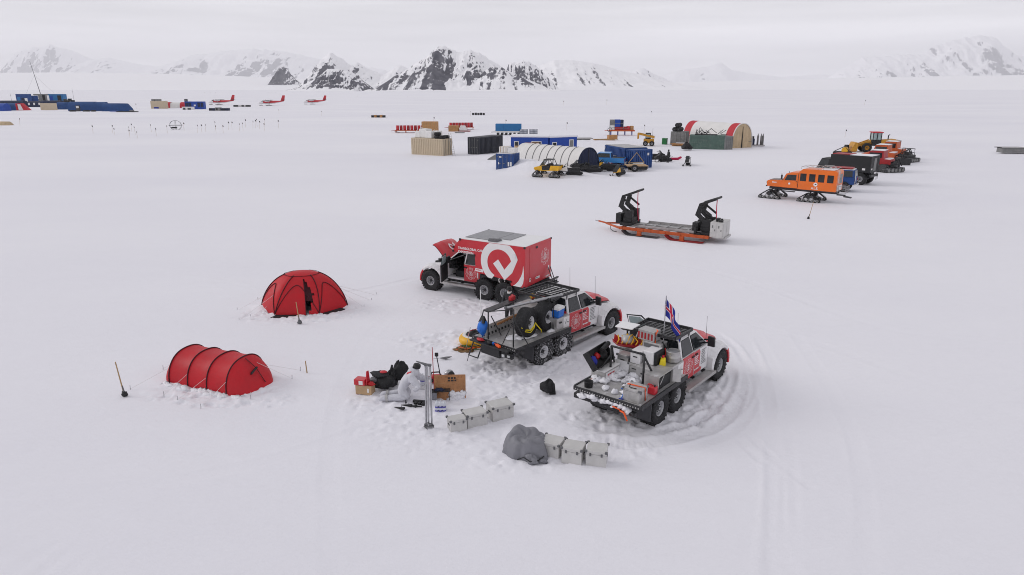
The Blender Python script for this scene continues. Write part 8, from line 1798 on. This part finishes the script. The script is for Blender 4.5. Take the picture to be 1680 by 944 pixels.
# containers and dome by the first aircraft
t_ = far_box('shipping_container', 'tan container with racks on its roof by the red and white dome', 'container', 248, 271, 178.5, 11.5, 'tan', 2.6, ((.2, .52, .02, .22, 'flagblue'),), roof=None); k = mpp(178); q = MB()
for x in (.4, 2.2, 3.6): q.box(x, x + 1.3, .5, 1.8, 11.5 * k, 14 * k)
q.build('roof_rack', M['greyc'], t_)
t_ = long_tent('white dome tent with red ends beside the blue container', 275, 300, 177.5, 8.5, 'fabric', depth=4.5, name='dome_tent'); k = mpp(177)
for x0, x1 in ((-.6, 4 * k), (19 * k, 28 * k)): MB().grid(lambda u, v: (x0 + (x1 - x0) * u, 2.25 - 2.45 * math.cos(math.pi * (1 - v)), 8.8 * k * max(0, math.sin(math.pi * v)) ** .6), 6, 13).build('red_band', M['fabric_red'], t_)
far_box('shipping_container', 'blue container with dark window openings beside the dome', 'container', 304, 333, 179.5, 11.5, 'blue_royal', 2.6, ((.03, .18, .3, .85, 'navy'), (.2, .35, .3, .85, 'navy'), (.68, .82, .3, .85, 'navy'), (.85, .98, .3, .85, 'navy'), (.48, .58, .4, .6, 'label')), roof=None)
far_box('roof_box', 'dark box standing behind the blue window container', 'box', 304, 308, 178, 14, 'flap', 1, ((.2, .8, .8, .95, 'grey'),), roof=None)
far_box('snowy_crate', 'snowy crates piled before the blue window container', 'crate', 299, 316, 180.5, 4, 'bag', 1.5, ((.1, .3, .1, .8, 'flap'), (.5, .8, .1, .7, 'flap')))
for k_, (x0, x1, lab, m) in enumerate(((343, 352, 'navy cargo stack in front of the first aircraft', 'navy'), (353, 361, 'mixed pale cargo stack between the navy ones', 'greyc'), (363, 374, 'navy cargo stack at the aircraft tail side', 'navy'))):
    far_box('cargo_pile', lab, 'cargo', x0, x1, 182, 4 + (k_ % 2), m, 2, ((.2, .5, .2, .8, 'black'),), group='cargo stacks by the aircraft')
far_box('cargo_row', 'low black cargo row between the first and second aircraft', 'cargo', 383, 408, 175.5, 2.6, 'black', 2, ((.3, .5, .2, .9, 'bag'), (.65, .75, .2, .9, 'bag')), roof=None)
def aircraft(px, py, rz, label, s=1.0, first=None):
    t = thing('aircraft', label, 'aircraft', far(px, py), R(rz), 'red and white ski aircraft'); t.scale = (s, s, s)
    # nose towards +x
    secs = [(7.4, .08, 1.6), (6.9, .45, 1.65), (5.8, .75, 1.75), (4.4, .88, 1.95), (1.0, .90, 2.0), (-2.0, .82, 2.05), (-5.0, .50, 2.35), (-7.6, .22, 2.65)]
    q = MB(); n = 14; vs = []
    for x, r_, zc in secs: vs += [(x, r_ * .92 * math.cos(2 * math.pi * i / n), zc + r_ * 1.05 * math.sin(2 * math.pi * i / n)) for i in range(n)]
    for j in range(len(secs) - 1):
        for i in range(n):
            z = (vs[j * n + i][2] + vs[j * n + (i + 1) % n][2]) / 2 - secs[j][2]; mi = 1 if (j < 3 or z < -secs[j][1] * .62) else 0
            q.f.append([j * n + i, j * n + (i + 1) % n, (j + 1) * n + (i + 1) % n, (j + 1) * n + i]); q.m.append(mi); q.sm.append(True)
    q.v = vs; q.build('fuselage', [M['red'], M['white']], t)
    MB().hexa([(4.7, -.6, 2.45), (5.7, -.5, 2.2), (5.7, .5, 2.2), (4.7, .6, 2.45), (4.4, -.55, 3.0), (4.9, -.5, 2.95), (4.9, .5, 2.95), (4.4, .55, 3.0)]).build('cockpit_glass', M['glass'], t)
    MB().hexa([(.2, -9.9, 3.05), (2.1, -9.9, 3.05), (2.1, 9.9, 3.05), (.2, 9.9, 3.05), (.3, -9.9, 3.22), (1.9, -9.9, 3.26), (1.9, 9.9, 3.26), (.3, 9.9, 3.22)]).build('wing', M['flap'], t, .05)
    MB().hexa([(-7.9, -.1, 2.8), (-5.6, -.14, 2.8), (-5.6, .14, 2.8), (-7.9, .1, 2.8), (-8.5, -.06, 6.0), (-7.0, -.08, 6.0), (-7.0, .08, 6.0), (-8.5, .06, 6.0)]).build('tail_fin', M['red'], t, .03)
    MB().box(-8.0, -6.6, -3.1, 3.1, 3.3, 3.44).build('tailplane', M['flap'], t)
    for y in (-2.8, 2.8):
        MB().lathe([(.05, 0), (.42, .5), (.48, 1.4), (.40, 2.8), (.15, 3.6), (.001, 3.7)], 12, X=T(3.4, y, 2.85, 0, 0, R(-90))).build('engine', M['white'], t)
        q = MB()
        for k in range(3):
            a = 2 * math.pi * k / 3 + .5; q.tube([(3.5, y, 2.85), (3.5, y + 1.25 * math.cos(a), 2.85 + 1.25 * math.sin(a))], .07, 4)
        q.build('propeller', M['black'], t)
        MB().tube([(1.2, y * .3, 1.4), (1.2, y * .62, .45)], .10, 6).tube([(1.2, y * 1.2, 3.05), (1.4, y * .3, 1.5)], .08, 6).build('strut', M['white'], t); MB().hexa([(-.4, y * .62 - .25, .12), (2.6, y * .62 - .25, .12), (2.6, y * .62 + .25, .12), (-.4, y * .62 + .25, .12), (-.4, y * .62 - .2, .32), (3.0, y * .62 - .2, .5), (3.0, y * .62 + .2, .5), (-.4, y * .62 + .2, .32)]).build('ski', M['greyc'], t)
    MB().tube([(5.6, 0, 1.2), (5.7, 0, .4)], .09, 6).build('strut', M['white'], t); MB().hexa([(4.8, -.25, .12), (6.8, -.25, .12), (6.8, .25, .12), (4.8, .25, .12), (4.8, -.2, .32), (7.1, -.2, .5), (7.1, .2, .5), (4.8, .2, .32)]).build('ski', M['greyc'], t)
    for k in range(6): MB().box(-1.6 + k * .9, -1.2 + k * .9, -.905, -.86, 2.1, 2.5).build('window', M['glass'], t)
    return t
aircraft(363, 172.5, 188, 'red tailed ski aircraft standing above the cargo stacks', 1.0); A2 = aircraft(445, 173.5, 189, 'red tailed ski aircraft between the two others', .98); aircraft(516, 171.5, 186, 'red tailed ski aircraft standing farthest from the camp', .92)
MB().box(3.2, 4.0, -1.9, -.98, .9, 3.0).build('engine_cover', M['black'], A2, .1)
# marker flags
FL = [(230 + x / 5.09, 130 + y / 5.09) for x, y in ((95, 378), (138, 410), (228, 388), (368, 365), (478, 382), (515, 380), (548, 377), (630, 355), (635, 388), (695, 387), (738, 358), (768, 358), (830, 370), (860, 365), (880, 338), (942, 350), (962, 343), (978, 333), (998, 352), (1040, 333), (1040, 370), (1157, 345), (1160, 255), (1515, 268))]
FL += [(x / 5.6, 90 + y / 5.6) for x, y in ((858, 652), (1035, 648), (1058, 675), (1192, 660), (1195, 690), (1212, 635), (1245, 660), (1268, 705), (184, 584), (1252, 452))]
FL += [(711.8, 192.5), (771.9, 182.7), (830, 196.8), (930, 201), (1057, 205), (1386, 213), (1418, 165), (1068, 183), (586, 158), (668, 158), (924, 166), (995, 164), (336, 152), (345, 152), (354, 152), (440, 152), (446, 152), (452, 152), (181, 147), (231, 147)]
FLG = None
def flag_pole(i, x, y):
    global FLG
    g = far(x, y + (13 if y > 185 else 8 if y > 160 else 3)); k = g.y / FPX
    lab = 'bamboo marker pole with a small dark flag on the open snow'
    hh = 13 * k if y > 185 else 8 * k if y > 160 else 3.2 * k
    if FLG is None:
        FLG = thing('marker_flag', lab, 'flag', g, 0, 'bamboo marker flags on the snow'); MB().cyl((0, 0, 0), (0, 0, 1.0), .009, .007, 5).build('flag_pole', M['wood'], FLG)
        MB().hexa([(0, -.006, .84), (.13, -.03, .80), (.13, -.02, .80), (0, .006, .84), (0, -.006, 1.0), (.10, -.03, .97), (.10, -.02, .97), (0, .006, 1.0)]).build('flag_cloth', M['black'], FLG); o = FLG
    else: o = copy_tree(FLG, g)
    o.scale = (min(hh, 4),) * 3; o.rotation_euler = (rs.uniform(-.06, .06), rs.uniform(-.06, .06), rs.uniform(-.6, .6)); return o
rs = random.Random(77)
for i, (x, y) in enumerate(FL): flag_pole(i, x, y)
o = thing('climbing_dome', 'round climbing frame of bent black tubes among the marker flags', 'frame', far(289, 213)); k = far(289, 213).y / FPX; q = MB(); r_ = 10 * k
for a in (0, 60, 120): q.tube([(r_ * .98 * math.cos(t_) * math.cos(R(a)), r_ * math.cos(t_) * math.sin(R(a)), 7 * k + 7.5 * k * math.sin(t_)) for t_ in [2 * math.pi * j / 20 for j in range(20)]], .03, 5, closed=True)
q.tube([(r_ * math.cos(t_), r_ * math.sin(t_), 7 * k) for t_ in [2 * math.pi * j / 20 for j in range(20)]], .03, 5, closed=True); q.build('frame_tube', M['black'], o); MB().box(-1, .2, -.3, .3, 2.2 * k, 4.5 * k).build('dark_panel', M['black'], o)
